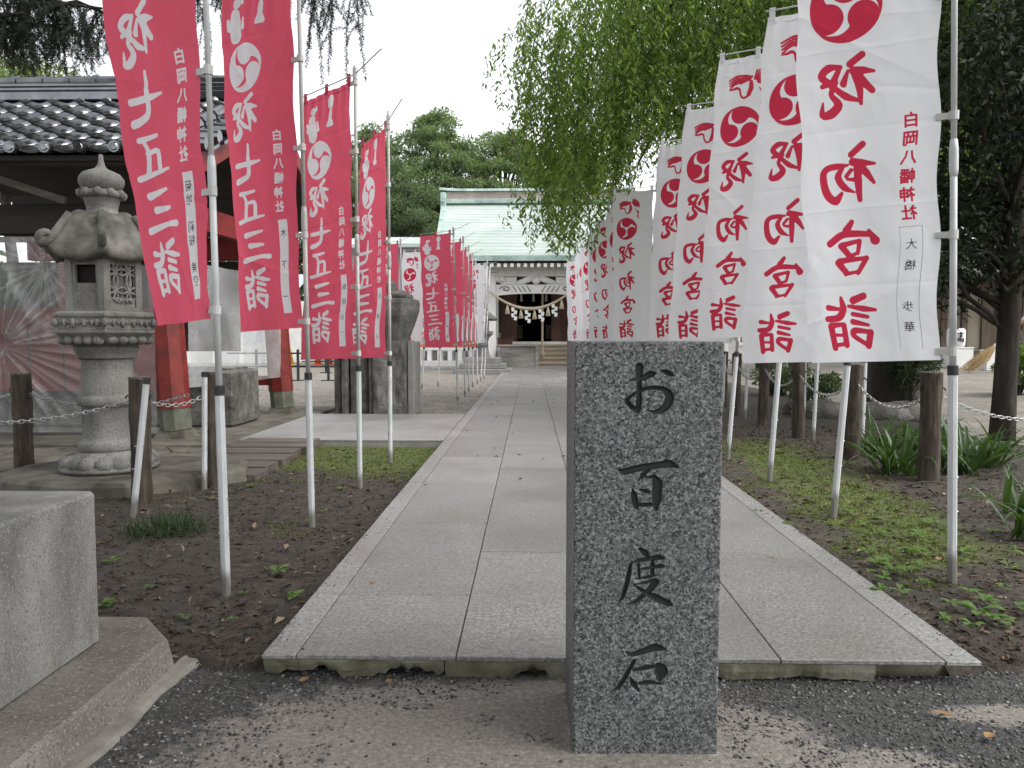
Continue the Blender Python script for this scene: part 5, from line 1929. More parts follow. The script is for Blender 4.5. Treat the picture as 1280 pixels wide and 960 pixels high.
for (px, py, h_, ln, lab) in ((1077, 561, .80, (.01, .0), 'empty white pole socket between the two nearest right log posts'), (1016, 549, .82, (.03, 0), 'empty white pole socket beside the third right log post'),
                              (1005, 521, .82, (.0, 0), 'empty white pole socket behind the third right log post'), (931, 521, .82, (.03, 0), 'empty white pole socket between fourth and fifth right log posts'), (903, 512, .8, (.02, 0), 'empty white pole socket next to the granite pillar edge')):
    socket(px, py, .075, h_, ln, lab)
for i, (px, py, rx, rz_) in enumerate(((1003, 512, .20, .16), (1034, 516, .38, .18), (1105, 517, .44, .16), (1138, 516, .34, .17), (1066, 514, .25, .13))):
    x, y = at(px, py + 6, .07)
    o = MB().blob((0, 0, 0), rx, rx * .6, rz_, .10, 14, 9, 40 + i).build('border_rock', M['rock'], None, True)
    o.location = (x, y + .2, .10)
    tag(o, ['small rounded brown rock behind the third right log post', 'wide rounded rock between the second and third right log posts', 'flat grey rock before the dark tree trunk', 'rounded rock right of the dark trunk beside the thick log post', 'low rock half sunk behind the second right log post'][i], 'rock', 'rocks edging the right bed')

# ------------------------------------------------------------------ rough stone monument beside the side path
mx0, my0 = at(417, 519, .03)
mx1 = ax(516, my0)
r = root('stone_monument', 'rough hewn grey stone block carrying a flared bowl shaped stone, by the gravel yard', 'monument', (mx0, my0, .02))
wM = mx1 - mx0
def roughbox(x0, x1, y0, y1, z0, z1, amp, seed, nx=14, nz=12):
    """block with a hewn front and sides"""
    m_ = MB()
    def face(f, na, nb):
        vs = [f(i / na, j / nb) for j in range(nb + 1) for i in range(na + 1)]
        m_.add(vs, [(j * (na + 1) + i, j * (na + 1) + i + 1, (j + 1) * (na + 1) + i + 1, (j + 1) * (na + 1) + i) for j in range(nb) for i in range(na)])
    def dd(a, b, s):
        e = min(a, 1 - a, b, 1 - b)
        return amp * (float(fbm(np.array([a * 3.1 + s]), np.array([b * 3.1]), seed, 4)[0])) * min(1, e * 8)
    face(lambda a, b: (x0 + (x1 - x0) * a, y0 - dd(a, b, 0), z0 + (z1 - z0) * b), nx, nz)
    face(lambda a, b: (x1 + dd(a, b, 5) * .3, y0 + (y1 - y0) * a, z0 + (z1 - z0) * b), nx, nz)
    face(lambda a, b: (x0 - dd(a, b, 9), y1 - (y1 - y0) * a, z0 + (z1 - z0) * b), nx, nz)
    face(lambda a, b: (x1 - (x1 - x0) * a, y1, z0 + (z1 - z0) * b), 2, 2)
    face(lambda a, b: (x0 + (x1 - x0) * a, y0 + (y1 - y0) * b, z1 + dd(a, b, 2) * .4), nx, 6)
    return m_
zmt = az(426, my0) - .02
roughbox(wM * .50, wM * .92, 0, .75, 0, zmt, .10, 91).build('hewn_block', M['monument'], r)
MB().box(wM * .925, wM * 1.0, .03, .72, 0, zmt - .01, .01).build('smooth_side', M['monument_smooth'], r)
for k, (a, b, dy) in enumerate(((0, .09, .06), (.10, .17, .0), (.19, .42, .10), (.435, .495, .03))):
    MB().box(wM * a, wM * b, dy, .7, 0, zmt - .03 - .02 * k, .012).build('upright_slab', M['rock'], r)
# bowl
zb0, zb1 = zmt - .0, az(372, my0) - .02
cxm = ax(488, my0) - mx0
prof = [(.20, zb0 - .02), (.21, zb0 + .02), (.25, zb0 + .13), (.31, zb0 + .28), (.355, zb0 + .42), (.365, zb1 - .06), (.35, zb1 - .01), (.30, zb1)]
m = MB().lathe(prof, 8, (cxm, .36), PI / 8)
m.build('flared_bowl', M['monument'], r)
m = MB().blob((cxm + .02, .34, zb1 + .02), .22, .2, .10, .16, 10, 7, 5).blob((cxm - .05, .34, zb1 + .13), .09, .10, .13, .12, 9, 7, 6)
m.build('weathered_top_stone', M['rock'], r, True)

# ------------------------------------------------------------------ shrine
sh = root('shrine_hall', 'white timbered shrine hall with pale green copper roof at the end of the path', 'shrine', (0, 0, 0))
CX = .16
YF = 26.3
fore = root('shrine_forecourt', kind='structure')
MB().box(-4.6, 4.9, 26.15, 36, -.1, .10, .015).build('stone_apron', M['slab_side'], fore)
for k in range(8):
    MB().box(-4.6 + k * 1.19, -4.6 + k * 1.19 + 1.18, 25.85, 26.14, -.1, .115, .01).build('kerb_stone', M['kerb'], fore)
def hz(py, Y): return az(py, Y)
# body
YH = 28.5
flo = hz(430, YH)
top = hz(345, YH)
MB().box(CX - 3.4, CX - 1.36, YH, YH + .15, .1, 3.9).build('front_wall', M['white_wall'], sh)
MB().box(CX + 1.36, CX + 3.4, YH, YH + .15, .1, 3.9).build('front_wall', M['white_wall'], sh)
MB().box(CX - 1.36, CX + 1.36, YH, YH + .15, hz(367, YH), 3.9).build('lintel_wall', M['white_wood'], sh)
MB().box(CX - 3.4, CX - 3.25, YH + .15, YH + 7, .1, 4.6).build('side_wall', M['white_wall'], sh)
MB().box(CX + 3.25, CX + 3.4, YH + .15, YH + 7, .1, 4.6).build('side_wall', M['white_wall'], sh)
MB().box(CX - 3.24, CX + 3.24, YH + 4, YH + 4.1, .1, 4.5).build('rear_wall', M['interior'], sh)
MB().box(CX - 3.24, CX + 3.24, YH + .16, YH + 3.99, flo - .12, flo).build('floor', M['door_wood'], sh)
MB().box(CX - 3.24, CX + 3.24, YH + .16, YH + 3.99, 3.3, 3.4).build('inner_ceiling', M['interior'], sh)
MB().box(CX - 1.36, CX + 1.36, YH - .10, YH + .12, flo - .05, flo + .09).build('door_sill', M['white_wood'], sh)
MB().box(CX - 1.36, CX + 1.36, YH - .02, YH + .10, .1, flo - .05).build('base_board', M['grey_wood'], sh)
dz1 = hz(367, YH)
for (xa_, xb_) in ((CX - 1.34, CX - .66), (CX + .62, CX + 1.34)):
    m = MB()
    m.box(xa_, xb_, YH + .18, YH + .24, flo + .09, dz1)
    d = m.build('sliding_door', M['door_wood'], sh)
    for q in (0.03, .5, .97):
        x = xa_ + (xb_ - xa_) * q
        MB().box(x - .022, x + .022, YH + .155, YH + .178, flo + .1, dz1 - .01).build('door_stile', M['door_wood'], d)
    for q in (.02, .3, .62, .98):
        z = flo + .1 + (dz1 - flo - .12) * q
        MB().box(xa_ + .02, xb_ - .02, YH + .15, YH + .17, z - .02, z + .02).build('door_rail', M['door_wood'], d)
for x in (CX - 1.42, CX + 1.42):
    MB().box(x - .08, x + .08, YH - .06, YH - .003, flo - .05, dz1 + .15).build('door_post', M['white_wood'], sh)
for x in (CX - 3.3, CX + 3.3):
    MB().box(x - .12, x + .12, YH - .12, YH - .003, .1, 3.9).build('corner_post', M['white_wood'], sh)
for k, x in enumerate((CX - .5, CX - .05, CX + .42)):
    MB().tube([(x, YH + .12, dz1 + .03), (x, YH + .12, dz1 - .28)], [.035, .05], 8).build('hanging_lantern', M['pale_wood'], sh)
# altar glimpsed inside
for x in (CX - .75, CX + .45):
    MB().box(x, x + .28, YH + 2.4, YH + 2.6, flo + .2, flo + .75).build('altar_stand', M['pale_wood'], sh)
# porch
pl, pr = ax(614.5, YF), ax(726, YF)
for x in (pl, pr):
    p = MB().box(x - .155, x + .155, YF - .155, YF + .155, .30, hz(345, YF), .02).build('porch_post', M['white_wood'], sh)
    MB().box(x - .24, x + .24, YF - .24, YF + .24, .1, .302, .03).build('post_base', M['monument_smooth'], p)
    for q, (w_, zz_) in enumerate(((.34, .0), (.46, .12), (.6, .24))):
        z = hz(345, YF) + zz_
        MB().box(x - w_ / 2, x + w_ / 2, YF - .15 - .03 * q, YF + .15 + .03 * q, z + .003, z + .10, .012).build('bracket_block', M['white_wood'], p)
    for s in (-1, 1):                               # carved nosing at the beam end
        pts = [(x + s * (.17 + .32 * t_), YF - .02, hz(352, YF) + .10 * math.sin(t_ * 5) + .12 * t_) for t_ in np.linspace(0, 1, 9)]
        MB().tube(pts, [.12, .12, .115, .11, .10, .09, .075, .06, .03], 8).build('carved_nosing', M['white_wood'], p, True)
zb_, zt_ = hz(367, YF), hz(356, YF)
n_ = 28
vs = []
for i in range(n_ + 1):
    u = i / n_
    x = pl + .16 + (pr - pl - .32) * u
    arch = .10 * math.sin(PI * u) ** .5 if 0 < u < 1 else 0
    vs += [(x, YF - .10, zb_ - .10 + arch), (x, YF + .10, zb_ - .10 + arch), (x, YF + .10, zt_), (x, YF - .10, zt_ + .001)]
fs = [(3, 2, 1, 0), tuple(n_ * 4 + k for k in range(4))]
for i in range(n_):
    for k in range(4):
        j = (k + 1) % 4
        fs.append((i * 4 + k, i * 4 + j, i * 4 + 4 + j, i * 4 + 4 + k))
beam = MB().add(vs, fs).build('rainbow_beam', M['white_wood'], sh)
for s in (-1, 1):                                   # carved spirals on the beam
    cx = (pl + pr) / 2 + s * 1.05
    pts = [(cx + s * .2 * (1 - q) * math.cos(q * 9), YF - .115, (zb_ + zt_) / 2 + .10 * (1 - q) * math.sin(q * 9)) for q in np.linspace(0, .9, 26)]
    MB().tube(pts, .022, 6).build('carved_spiral', M['grey_wood'], beam, True)
    for k in range(4):
        MB().tube([(cx - s * (.25 + .16 * k), YF - .112, zt_ - .04), (cx - s * (.38 + .16 * k), YF - .112, zb_ + .06)], [.012, .02], 6).build('carved_leaf', M['grey_wood'], beam, True)
# second beam and the carved frog leg strut
zu0, zu1 = hz(345.5, YF), hz(338, YF)
MB().box(pl - .5, pr + .5, YF - .09, YF + .09, zu0, zu1, .01).build('wall_plate', M['white_wood'], sh)
MB().box(pl - .9, pr + .9, YF - .13, YF + .13, zu1 + .003, hz(333, YF), .01).build('purlin', M['white_wood'], sh)
st_ = MB()
cx = (pl + pr) / 2
for s in (-1, 1):
    st_.tube([(cx + s * .08, YF - .02, zu0 - .04), (cx + s * .28, YF - .02, zu0 - .10), (cx + s * .46, YF - .02, zt_ + .10), (cx + s * .70, YF - .02, zt_ + .05)], [.10, .12, .11, .05], 8)
    st_.tube([(cx + s * (.30 + .10 * math.cos(q)), YF - .10, zt_ + .17 + .08 * math.sin(q)) for q in np.linspace(0, 5, 14)], .025, 6)
st_.blob((cx, YF - .04, (zu0 + zt_) / 2), .15, .1, .14, .05, 10, 8, 3)
st_.box(cx - .16, cx + .16, YF - .1, YF + .08, zu0 - .08, zu0 - .004, .015)
st_.build('frog_leg_strut', M['white_wood'], sh, True)
MB().box(pl + .17, pr - .17, YF + .12, YF + .16, zt_ + .004, zu0 - .004).build('dark_recess_board', M['door_wood'], sh)
for s in (-1, 1):
    MB().box(cx + s * .95 - .28, cx + s * .95 + .28, YF + .0, YF + .115, zt_ + .02, zu0 - .02).build('recess_panel', M['white_wood'], sh)
# rafters of the porch, white tipped
YEv = 25.55
for k in range(30):
    x = CX - 3.2 + k * .2207
    vs = []
    for (y, z) in ((YEv + .08, hz(333, YEv)), (YH, hz(333, YEv) + .9)):
        vs += [(x - .045, y, z), (x + .045, y, z), (x + .045, y, z + .10), (x - .045, y, z + .10)]
    rf_ = MB().add(vs, [(0, 1, 2, 3), (7, 6, 5, 4), (0, 4, 5, 1), (1, 5, 6, 2), (2, 6, 7, 3), (3, 7, 4, 0)]).build('rafter', M['grey_wood'], sh)
    MB().box(x - .055, x + .055, YEv + .045, YEv + .078, hz(333, YEv) - .012, hz(333, YEv) + .105).build('rafter_tip', M['white_wood'], rf_)
zeu = hz(326, YEv)
vs = []
for (y, z) in ((YEv + .1, hz(333, YEv) + .112), (YH + .2, hz(333, YEv) + 1.02)):
    vs += [(CX - 3.3, y, z), (CX + 3.3, y, z)]
MB().add(vs, [(0, 1, 3, 2)]).build('soffit', M['grey_wood'], sh)
# copper roof: many low steps from eave to ridge
YRg = 31.0
ze0, zr0 = hz(319, YEv), hz(254, YRg)
def croof(t_): return YEv + (YRg - YEv) * t_, ze0 + (zr0 - ze0) * (.80 * t_ + .20 * t_ * t_)
nC = 34
m = MB()
prevx = None
rsheet = []
for k in range(nC):
    y0, z0 = croof(k / nC)
    y1, z1 = croof((k + 1) / nC)
    hw0 = 3.68 - .32 * (1 - k / nC)
    hw1 = 3.68 - .32 * (1 - (k + 1) / nC)
    m.add([(CX - hw0, y0, z0 + .022), (CX + hw0, y0, z0 + .022), (CX + hw1, y1, z1), (CX - hw1, y1, z1), (CX - hw0, y0, z0 - .01), (CX + hw0, y0, z0 - .01)], [(0, 1, 2, 3), (4, 5, 1, 0)])
o = m.build('copper_roof', M['copper'], sh)
o2 = MB()
for k in range(nC):                                  # standing joints of the sheets
    y0, z0 = croof(k / nC); y1, z1 = croof((k + 1) / nC)
    for c in range(9):
        x = CX - 3.5 + (c + .5 * (k % 2)) * .85
        if x < CX + 3.5:
            o2.add([(x - .008, y0 - .002, z0 + .030), (x + .008, y0 - .002, z0 + .030), (x + .008, y1, z1 + .010), (x - .008, y1, z1 + .010)], [(0, 1, 2, 3)])
o2.build('sheet_joint', M['copper'], o)
m = MB()
for k in range(nC):
    y0, z0 = croof(k / nC); y1, z1 = croof((k + 1) / nC)
    y0, y1 = 2 * YRg - y0, 2 * YRg - y1
    m.add([(CX - 3.6, y0, z0), (CX + 3.6, y0, z0), (CX + 3.6, y1, z1), (CX - 3.6, y1, z1)], [(3, 2, 1, 0)])
m.build('rear_slope', M['copper'], o)
MB().box(CX - 3.37, CX + 3.37, YEv - .02, YEv + .12, zeu - .0, ze0 - .012, .006).build('eave_fascia', M['copper_dark'], sh)
for s in (-1, 1):
    vs = []
    for k in range(12):
        y, z = croof(k / 11)
        hw = 3.68 - .32 * (1 - k / 11)
        vs += [(CX + s * (hw + .04), y, z + .05), (CX + s * (hw - .16), y, z + .05), (CX + s * (hw - .16), y, z - .04), (CX + s * (hw + .04), y, z - .16)]
    fs = [(0, 1, 2, 3)]
    for i in range(11):
        for k in range(4):
            j = (k + 1) % 4
            fs.append((i * 4 + k, i * 4 + j, i * 4 + 4 + j, i * 4 + 4 + k))
    MB().add(vs, fs).build('verge_board', M['copper_dark'], sh)
    MB().add([(CX + s * 3.5, YEv + 2, ze0 - .3), (CX + s * 3.5, 2 * YRg - YEv - 2, ze0 - .3), (CX + s * 3.5, YRg, zr0 - .2)], [(0, 1, 2)]).build('gable_wall', M['white_wall'], sh)
    # flying skirt roof at the side
    x0, x1 = CX + s * 3.42, CX + s * 8.2
    za, zb = hz(304, 28.6), hz(297, 30.5)
    MB().add([(x0, 28.5, za), (x1, 28.5, za - .04), (x1 - s * 1.2, 31, zb + .1), (x0, 31, zb + .1), (x0, 28.5, za - .13), (x1, 28.5, za - .17)], [(0, 1, 2, 3), (4, 5, 1, 0)]).build('side_roof', M['copper'], sh)
    MB().box(min(x0, x1) + .5, max(x0, x1) - .5, 29.4, 29.6, .1, za + .05).build('wing_wall', M['white_wall'], sh)
    for k in range(4):
        x = min(x0, x1) + .7 + k * 1.05
        MB().box(x - .07, x + .07, 29.33, 29.397, .1, za).build('wing_post', M['white_wood'], sh)
        MB().box(x + .13, x + .90, 29.35, 29.396, 1.2, 2.9).build('shutter_panel', M['grey_wood'], sh)
# ridge
zr1 = hz(240, YRg)
rx0, rx1 = ax(556, YRg), CX + 3.6
rdg = MB().box(rx0 + .12, rx1 - .12, YRg - .22, YRg + .22, zr0 + .0, zr1, .01).build('ridge_box', M['ridge_wood'], sh)
MB().box(rx0 + .02, rx1 - .02, YRg - .30, YRg + .30, zr0 - .04, zr0 + .09, .02).build('ridge_band', M['copper_dark'], rdg)
MB().box(rx0 + .06, rx1 - .06, YRg - .26, YRg + .26, zr0 + .10, zr0 + .14, .01).build('ridge_band', M['copper'], rdg)
vs = []
for i in range(25):
    u = i / 24
    x = rx0 - .16 + (rx1 - rx0 + .32) * u
    lift = .06 * (max(0, 1 - u / .12) ** 2 + max(0, 1 - (1 - u) / .12) ** 2)
    vs += [(x, YRg - .30, zr1 + lift), (x, YRg + .30, zr1 + lift), (x, YRg + .24, zr1 + .10 + lift), (x, YRg - .24, zr1 + .10 + lift)]
fs = [(0, 1, 2, 3), (99, 98, 97, 96)]
for i in range(24):
    for k in range(4):
        j = (k + 1) % 4
        fs.append((i * 4 + k, i * 4 + j, i * 4 + 4 + j, i * 4 + 4 + k))
MB().add(vs, fs).build('ridge_cap', M['copper_dark'], rdg)
for s, x in ((-1, rx0), (1, rx1)):
    MB().box(x - .12, x + .12, YRg - .33, YRg + .33, zr0 - .25, zr1 - .05, .04).tube([(x, YRg - .34, zr0 + .1), (x, YRg - .46, zr0 + .1)], .11, 10).build('ridge_end', M['copper_dark'], rdg)
# steps and cheek rails
nst = 5
for k in range(nst):
    z0 = .10 + (flo - .10) * k / nst
    z1 = .10 + (flo - .10) * (k + 1) / nst
    y0 = 26.75 + k * .34
    MB().box(pl + .25, pr - .28, y0, y0 + .40, z1 - .07, z1 - .004, .008).build('stair_tread', M['pale_wood'], sh)
    MB().box(pl + .27, pr - .30, y0 + .05, y0 + .08, z0, z1 - .072).build('stair_riser', M['pale_wood'], sh)
for x in (pl + .2, pr - .22):
    MB().box(x - .05, x + .05, 26.7, 26.82, .1, .62, .01).build('rail_post', M['grey_wood'], sh)
    MB().obox((x, 27.55, .86), .07, 1.8, .09, 0, math.atan2(.75, 1.6)).build('stair_rail', M['grey_wood'], sh)

# things at the shrine front
bx0, bx1 = ax(624, 26.25), ax(671, 26.25)
ob = root('offering_box', 'weathered grey wooden offering box at the foot of the shrine steps', 'box', ((bx0 + bx1) / 2, 26.3, .105))
w_ = (bx1 - bx0)
hB = hz(433, 26.0) - .105
for k in range(3):
    MB().box(-w_ / 2, w_ / 2, -.32, -.28, .02 + k * (hB - .04) / 3, (k + 1) * (hB - .04) / 3 + .014).build('front_board', M['grey_wood'], ob)
for s in (-1, 1):
    MB().box(s * w_ / 2 - .05, s * w_ / 2 + .05, -.36, -.325, 0, hB, .006).build('corner_batten', M['grey_wood'], ob)
    MB().box(s * (w_ / 2 - .03) - .02, s * (w_ / 2 - .03) + .02, -.279, .28, .02, hB - .01).build('end_board', M['grey_wood'], ob)
MB().box(-w_ / 2 - .06, w_ / 2 + .06, -.38, -.30, hB + .003, hB + .06, .008).build('top_rail', M['grey_wood'], ob)
for k in range(7):
    MB().box(-w_ / 2, w_ / 2, -.27 + k * .085, -.225 + k * .085, hB - .05, hB + .01).build('top_slat', M['grey_wood'], ob)
x = ax(631, 27.0)
ob2 = root('red_chest', 'small reddish brown wooden chest standing on the shrine steps behind the offering box', 'chest', (x, 27.25, flo - .43))
MB().box(-.26, .26, -.18, .18, .0, .62, .01).build('chest_body', M['door_wood'], ob2)
MB().box(-.29, .29, -.21, .21, .625, .66, .008).build('chest_lid', M['door_wood'], ob2)
MB().box(-.2, .2, -.19, -.182, .2, .45).build('chest_panel', M['red_board'], ob2)
# bell rope
x = ax(678, 26.9)
br = root('bell_rope', 'tan twisted bell rope hanging in the middle of the shrine doorway', 'rope', (x, 26.9, 0))
m = MB()
for q in range(3):
    m.tube([(.022 * math.cos(z * 14 + q * 2.094), .022 * math.sin(z * 14 + q * 2.094), z) for z in np.linspace(.62, 2.95, 60)], .021, 6)
m.build('twisted_rope', M['rope'], br, True)
MB().lathe([(.02, .40), (.075, .42), (.06, .60), (.03, .66)], 10).build('rope_tassel', M['rope'], br, True)
# straw rope with tassels and paper streamers
sr = root('sacred_straw_rope', 'straw rope with tassels and white paper streamers slung across the shrine porch', 'rope', (0, 0, 0))
xa_, xb_ = ax(602.5, YF - .3), ax(723, YF - .3)
z_l, z_m = hz(355, YF - .3), hz(386, YF - .3)
cp = lambda u: Vector((xa_ + (xb_ - xa_) * u, YF - .3, z_m + (z_l - z_m) * (2 * u - 1) ** 2))
m = MB()
for q in range(3):
    m.tube([cp(u) + Vector((0, math.cos(u * 110 + q * 2.094), math.sin(u * 110 + q * 2.094))) * .028 * (1.1 - .5 * abs(2 * u - 1)) for u in np.linspace(0, 1, 150)], [.03 * (1.15 - .5 * abs(2 * u - 1)) for u in np.linspace(0, 1, 150)], 5)
m.build('twisted_rope', M['rope'], sr, True)
for u in (.265, .405, .545, .685, .825):
    p = cp(u) - Vector((0, 0, .05))
    MB().lathe([(.022, 0), (.03, -.05), (.05, -.12), (.085, -.30), (.05, -.31)], 12).build('straw_tassel', M['rope'], sr, True).location = p
for u in (.335, .475, .615, .752):
    p = cp(u) - Vector((0, .02, .05))
    m = MB()
    for k in range(4):
        xo = (.045 if k % 2 else -.045)
        m.obox((xo, -.01 * k, -.06 - .10 * k), .10, .006, .13, 0, R(8), R(10 if k % 2 else -10))
    m.build('paper_streamer', M['paper'], sr).location = p

# low white fence with orange rail left of the hall
lf = root('low_fence', 'low white fence with orange red top rail left of the shrine steps', 'fence', (0, 0, 0))
fx0, fx1, fy = ax(521, 26.9), ax(596, 26.9), 26.9
MB().box(fx0, fx1, fy - .07, fy + .07, hz(434, fy), hz(429, fy), .01).build('top_rail', M['orange_rail'], lf)
MB().box(fx0, fx1, fy - .06, fy + .06, hz(438, fy), hz(434.4, fy), .008).build('white_rail', M['white_wood'], lf)
MB().box(fx0, fx1, fy - .12, fy + .12, .1, .30, .01).build('base_kerb', M['white_wall'], lf)
k = 0
x = fx0 + .08
while x < fx1:
    MB().box(x - .075, x + .075, fy - .05, fy + .05, .302, hz(438.4, fy), .008).build('fence_post', M['white_wood'], lf)
    if x + .42 < fx1:
        MB().box(x + .13, x + .30, fy - .02, fy + .02, .302, hz(438.4, fy) - .02).build('grey_panel', M['monument'], lf)
    x += .36
# small lantern near the hall
ly = 23.6
slx = ax(604, ly)
sl = root('small_stone_lantern', 'small stone lantern with dark roof on a stepped pale plinth, before the shrine wall', 'lantern', (slx, ly, 0))
m = MB()
for k, (w_, z0, z1) in enumerate(((.86, -.02, .16), (.70, .162, .32), (.54, .322, .50))):
    MB().box(-w_, w_, -w_ * .7, w_ * .7, z0, z1, .02).build('plinth_step', M['monument_smooth'], sl)
MB().lathe([(.26, .503), (.20, .6), (.16, .75), (.15, .98), (.19, 1.1), (.31, 1.22), (.31, 1.3)], 10).build('rough_shaft', M['monument'], sl)
MB().box(-.17, .17, -.17, .17, 1.303, 1.62, .02).build('fire_box', M['monument'], sl)
MB().box(-.09, .09, -.175, -.165, 1.36, 1.56).build('fire_window', M['interior'], sl)
MB().lathe([(.42, 1.62), (.45, 1.68), (.36, 1.76), (.2, 1.88), (.09, 2.0), (.11, 2.06), (.07, 2.16), (.02, 2.22)], 8).build('lantern_roof', M['rock'], sl)

# ------------------------------------------------------------------ left background
wb = root('white_building', 'long white building with pale grey tiled roof across the gravel yard', 'building', (0, 0, 0))
yb_ = 33.0
wx0, wx1 = ax(90, yb_), ax(352, yb_)
MB().box(wx0, wx1, yb_, yb_ + 6, -.05, hz(398, yb_) + .9).build('wall', M['white_wall'], wb)
m = MB()
for k in range(16):
    y0, z0 = yb_ - .9 + k * .26, hz(400, yb_) + .55 + k * .105
    m.add([(wx0 - .4, y0, z0 + .02), (wx1 + .4, y0, z0 + .02), (wx1 + .4, y0 + .27, z0 + .105), (wx0 - .4, y0 + .27, z0 + .105), (wx0 - .4, y0, z0 - .03), (wx1 + .4, y0, z0 - .03)], [(0, 1, 2, 3), (4, 5, 1, 0)])
m.build('roof', M['grey_roof'], wb)
for k in range(9):
    x = wx1 - .6 - k * 1.15
    MB().box(x - .09, x + .09, yb_ - .10, yb_ - .003, .0, hz(398, yb_) + .5).build('pilaster', M['white_wood'], wb)
    f_ = MB().box(x - .86, x - .28, yb_ - .04, yb_ - .004, .9, 2.05).build('window', M['milky_glass'] if 'milky_glass' in M else M['grey_roof'], wb)
    MB().box(x - .585, x - .555, yb_ - .06, yb_ - .042, .9, 2.05).build('mullion', M['white_wood'], f_)
# black barrier rails
for k, (px, labl) in enumerate(((320, 'black metal barrier rail behind the red post, left one'), (372, 'black metal barrier rail in the gravel yard between the red post and the monument'), (407, 'black metal barrier rail nearest the monument'))):
    Yb = 19.5 if k < 2 else 24.0
    x = ax(px, Yb)
    b_ = root('barrier_rail', labl, 'barrier', (x, Yb, 0), 0, 'black barriers in the gravel yard')
    w_ = .78 if k < 2 else .7
    for s in (0, 1):
        MB().tube([(s * w_ - .0, 0, .0), (s * w_, 0, .80)], .035, 8).build('barrier_post', M['black_metal'], b_)
        MB().box(s * w_ - .16, s * w_ + .16, -.12, .12, -.02, .02).build('barrier_foot', M['black_metal'], b_)
    for z in (.36, .70):
        MB().tube([(-.75, 0, z), (w_ + .5, 0, z)], .022, 8).build('cross_rail', M['black_metal'], b_)
def cone(px, Y, mat, lab):
    x = ax(px, Y)
    c_ = root('traffic_cone', lab, 'cone', (x, Y, 0), 0, 'cones in the gravel yard')
    MB().lathe([(.14, .03), (.05, .62), (.03, .68)], 14).build('cone_body', mat, c_, True)
    MB().box(-.18, .18, -.18, .18, -.01, .032, .008).build('cone_base', mat, c_)
cone(362.5, 31, M['yellow'], 'yellow cone far across the gravel yard')
cone(397, 31, M['orange'], 'orange cone far across the yard, left of the other orange one')
cone(411, 31.4, M['orange'], 'orange cone far across the yard closest to the monument')
cone(328, 34, M['orange'], 'orange cone seen through the hanging plastic by the red post')

# ------------------------------------------------------------------ right background
shed = root('wooden_shed', 'brown wooden shed with ochre wall panels behind the evergreen tree', 'shed', (0, 0, 0))
ys_ = 24.0
sx0, sx1 = ax(1128, ys_), ax(1330, ys_)
MB().box(sx0, sx1, ys_, ys_ + 4, .2, 3.2).build('wall', M['shed_wall'], shed)
for k in range(9):
    x = sx0 + k * (sx1 - sx0) / 8
    MB().box(x - .09, x + .09, ys_ - .08, ys_ - .003, .2, 3.2).build('wall_post', M['shed'], shed)
for (z0, z1) in ((.2, .7), (2.5, 2.75)):
    MB().box(sx0 - .1, sx1 + .1, ys_ - .12, ys_ - .085, z0, z1).build('wall_board', M['shed'], shed)
for k in (1, 4, 6):
    x = sx0 + k * (sx1 - sx0) / 8
    MB().box(x + .1, x + (sx1 - sx0) / 8 - .1, ys_ - .05, ys_ - .004, .75, 2.45).build('board_door', M['shed'], shed)
MB().add([(sx0 - .5, ys_ - 1.3, 3.0), (sx1 + .5, ys_ - 1.3, 3.0), (sx1 + .5, ys_ + 2.2, 4.4), (sx0 - .5, ys_ + 2.2, 4.4), (sx0 - .5, ys_ - 1.3, 2.9), (sx1 + .5, ys_ - 1.3, 2.9)], [(0, 1, 2, 3), (4, 5, 1, 0)]).build('roof', M['rock'], shed)
def white_thing(name, px, py, Y, w, h, d, lab, cat):
    x = ax(px, Y)
    z = float(yard_z(np.array([x]), np.array([Y]))[0])
    o_ = root(name, lab, cat, (x, Y, z))
    MB().box(-w / 2, w / 2, -d / 2, d / 2, 0, h, .02).build('box_body', M['white_wood'], o_)
    MB().box(-w / 2 - .01, w / 2 + .01, -d / 2 - .01, d / 2 + .01, h + .003, h + .035, .008).build('box_lid', M['white_wood'], o_)
    return o_
white_thing('white_box', 1239, 462, 18.5, .36, .46, .3, 'plain white box left of the evergreen trunk near the broom', 'box')
white_thing('white_box', 1197, 455, 20.0, .62, .50, .4, 'wide white box behind the nearest right pole', 'box')
x = ax(1195, 20)
kg = root('sake_barrel', 'white round barrel with dark lettering on top of the wide white box', 'barrel', (x, 20, float(yard_z(np.array([x]), np.array([20.]))[0]) + .54))
MB().lathe([(.17, 0), (.21, .04), (.22, .24), (.21, .44), (.17, .48)], 18).build('barrel_body', M['paper'], kg, True)
m = MB()
for (a, b, c, d) in ((-.1, .1, .42, .45), (-.08, .08, .34, .365), (-.02, .02, .18, .48), (-.1, -.04, .2, .3), (.05, .1, .16, .28)):
    m.box(a * .75, b * .75, -.232, -.21, c * .8, d * .8)
m.build('dark_lettering', M['black_plastic'], kg)

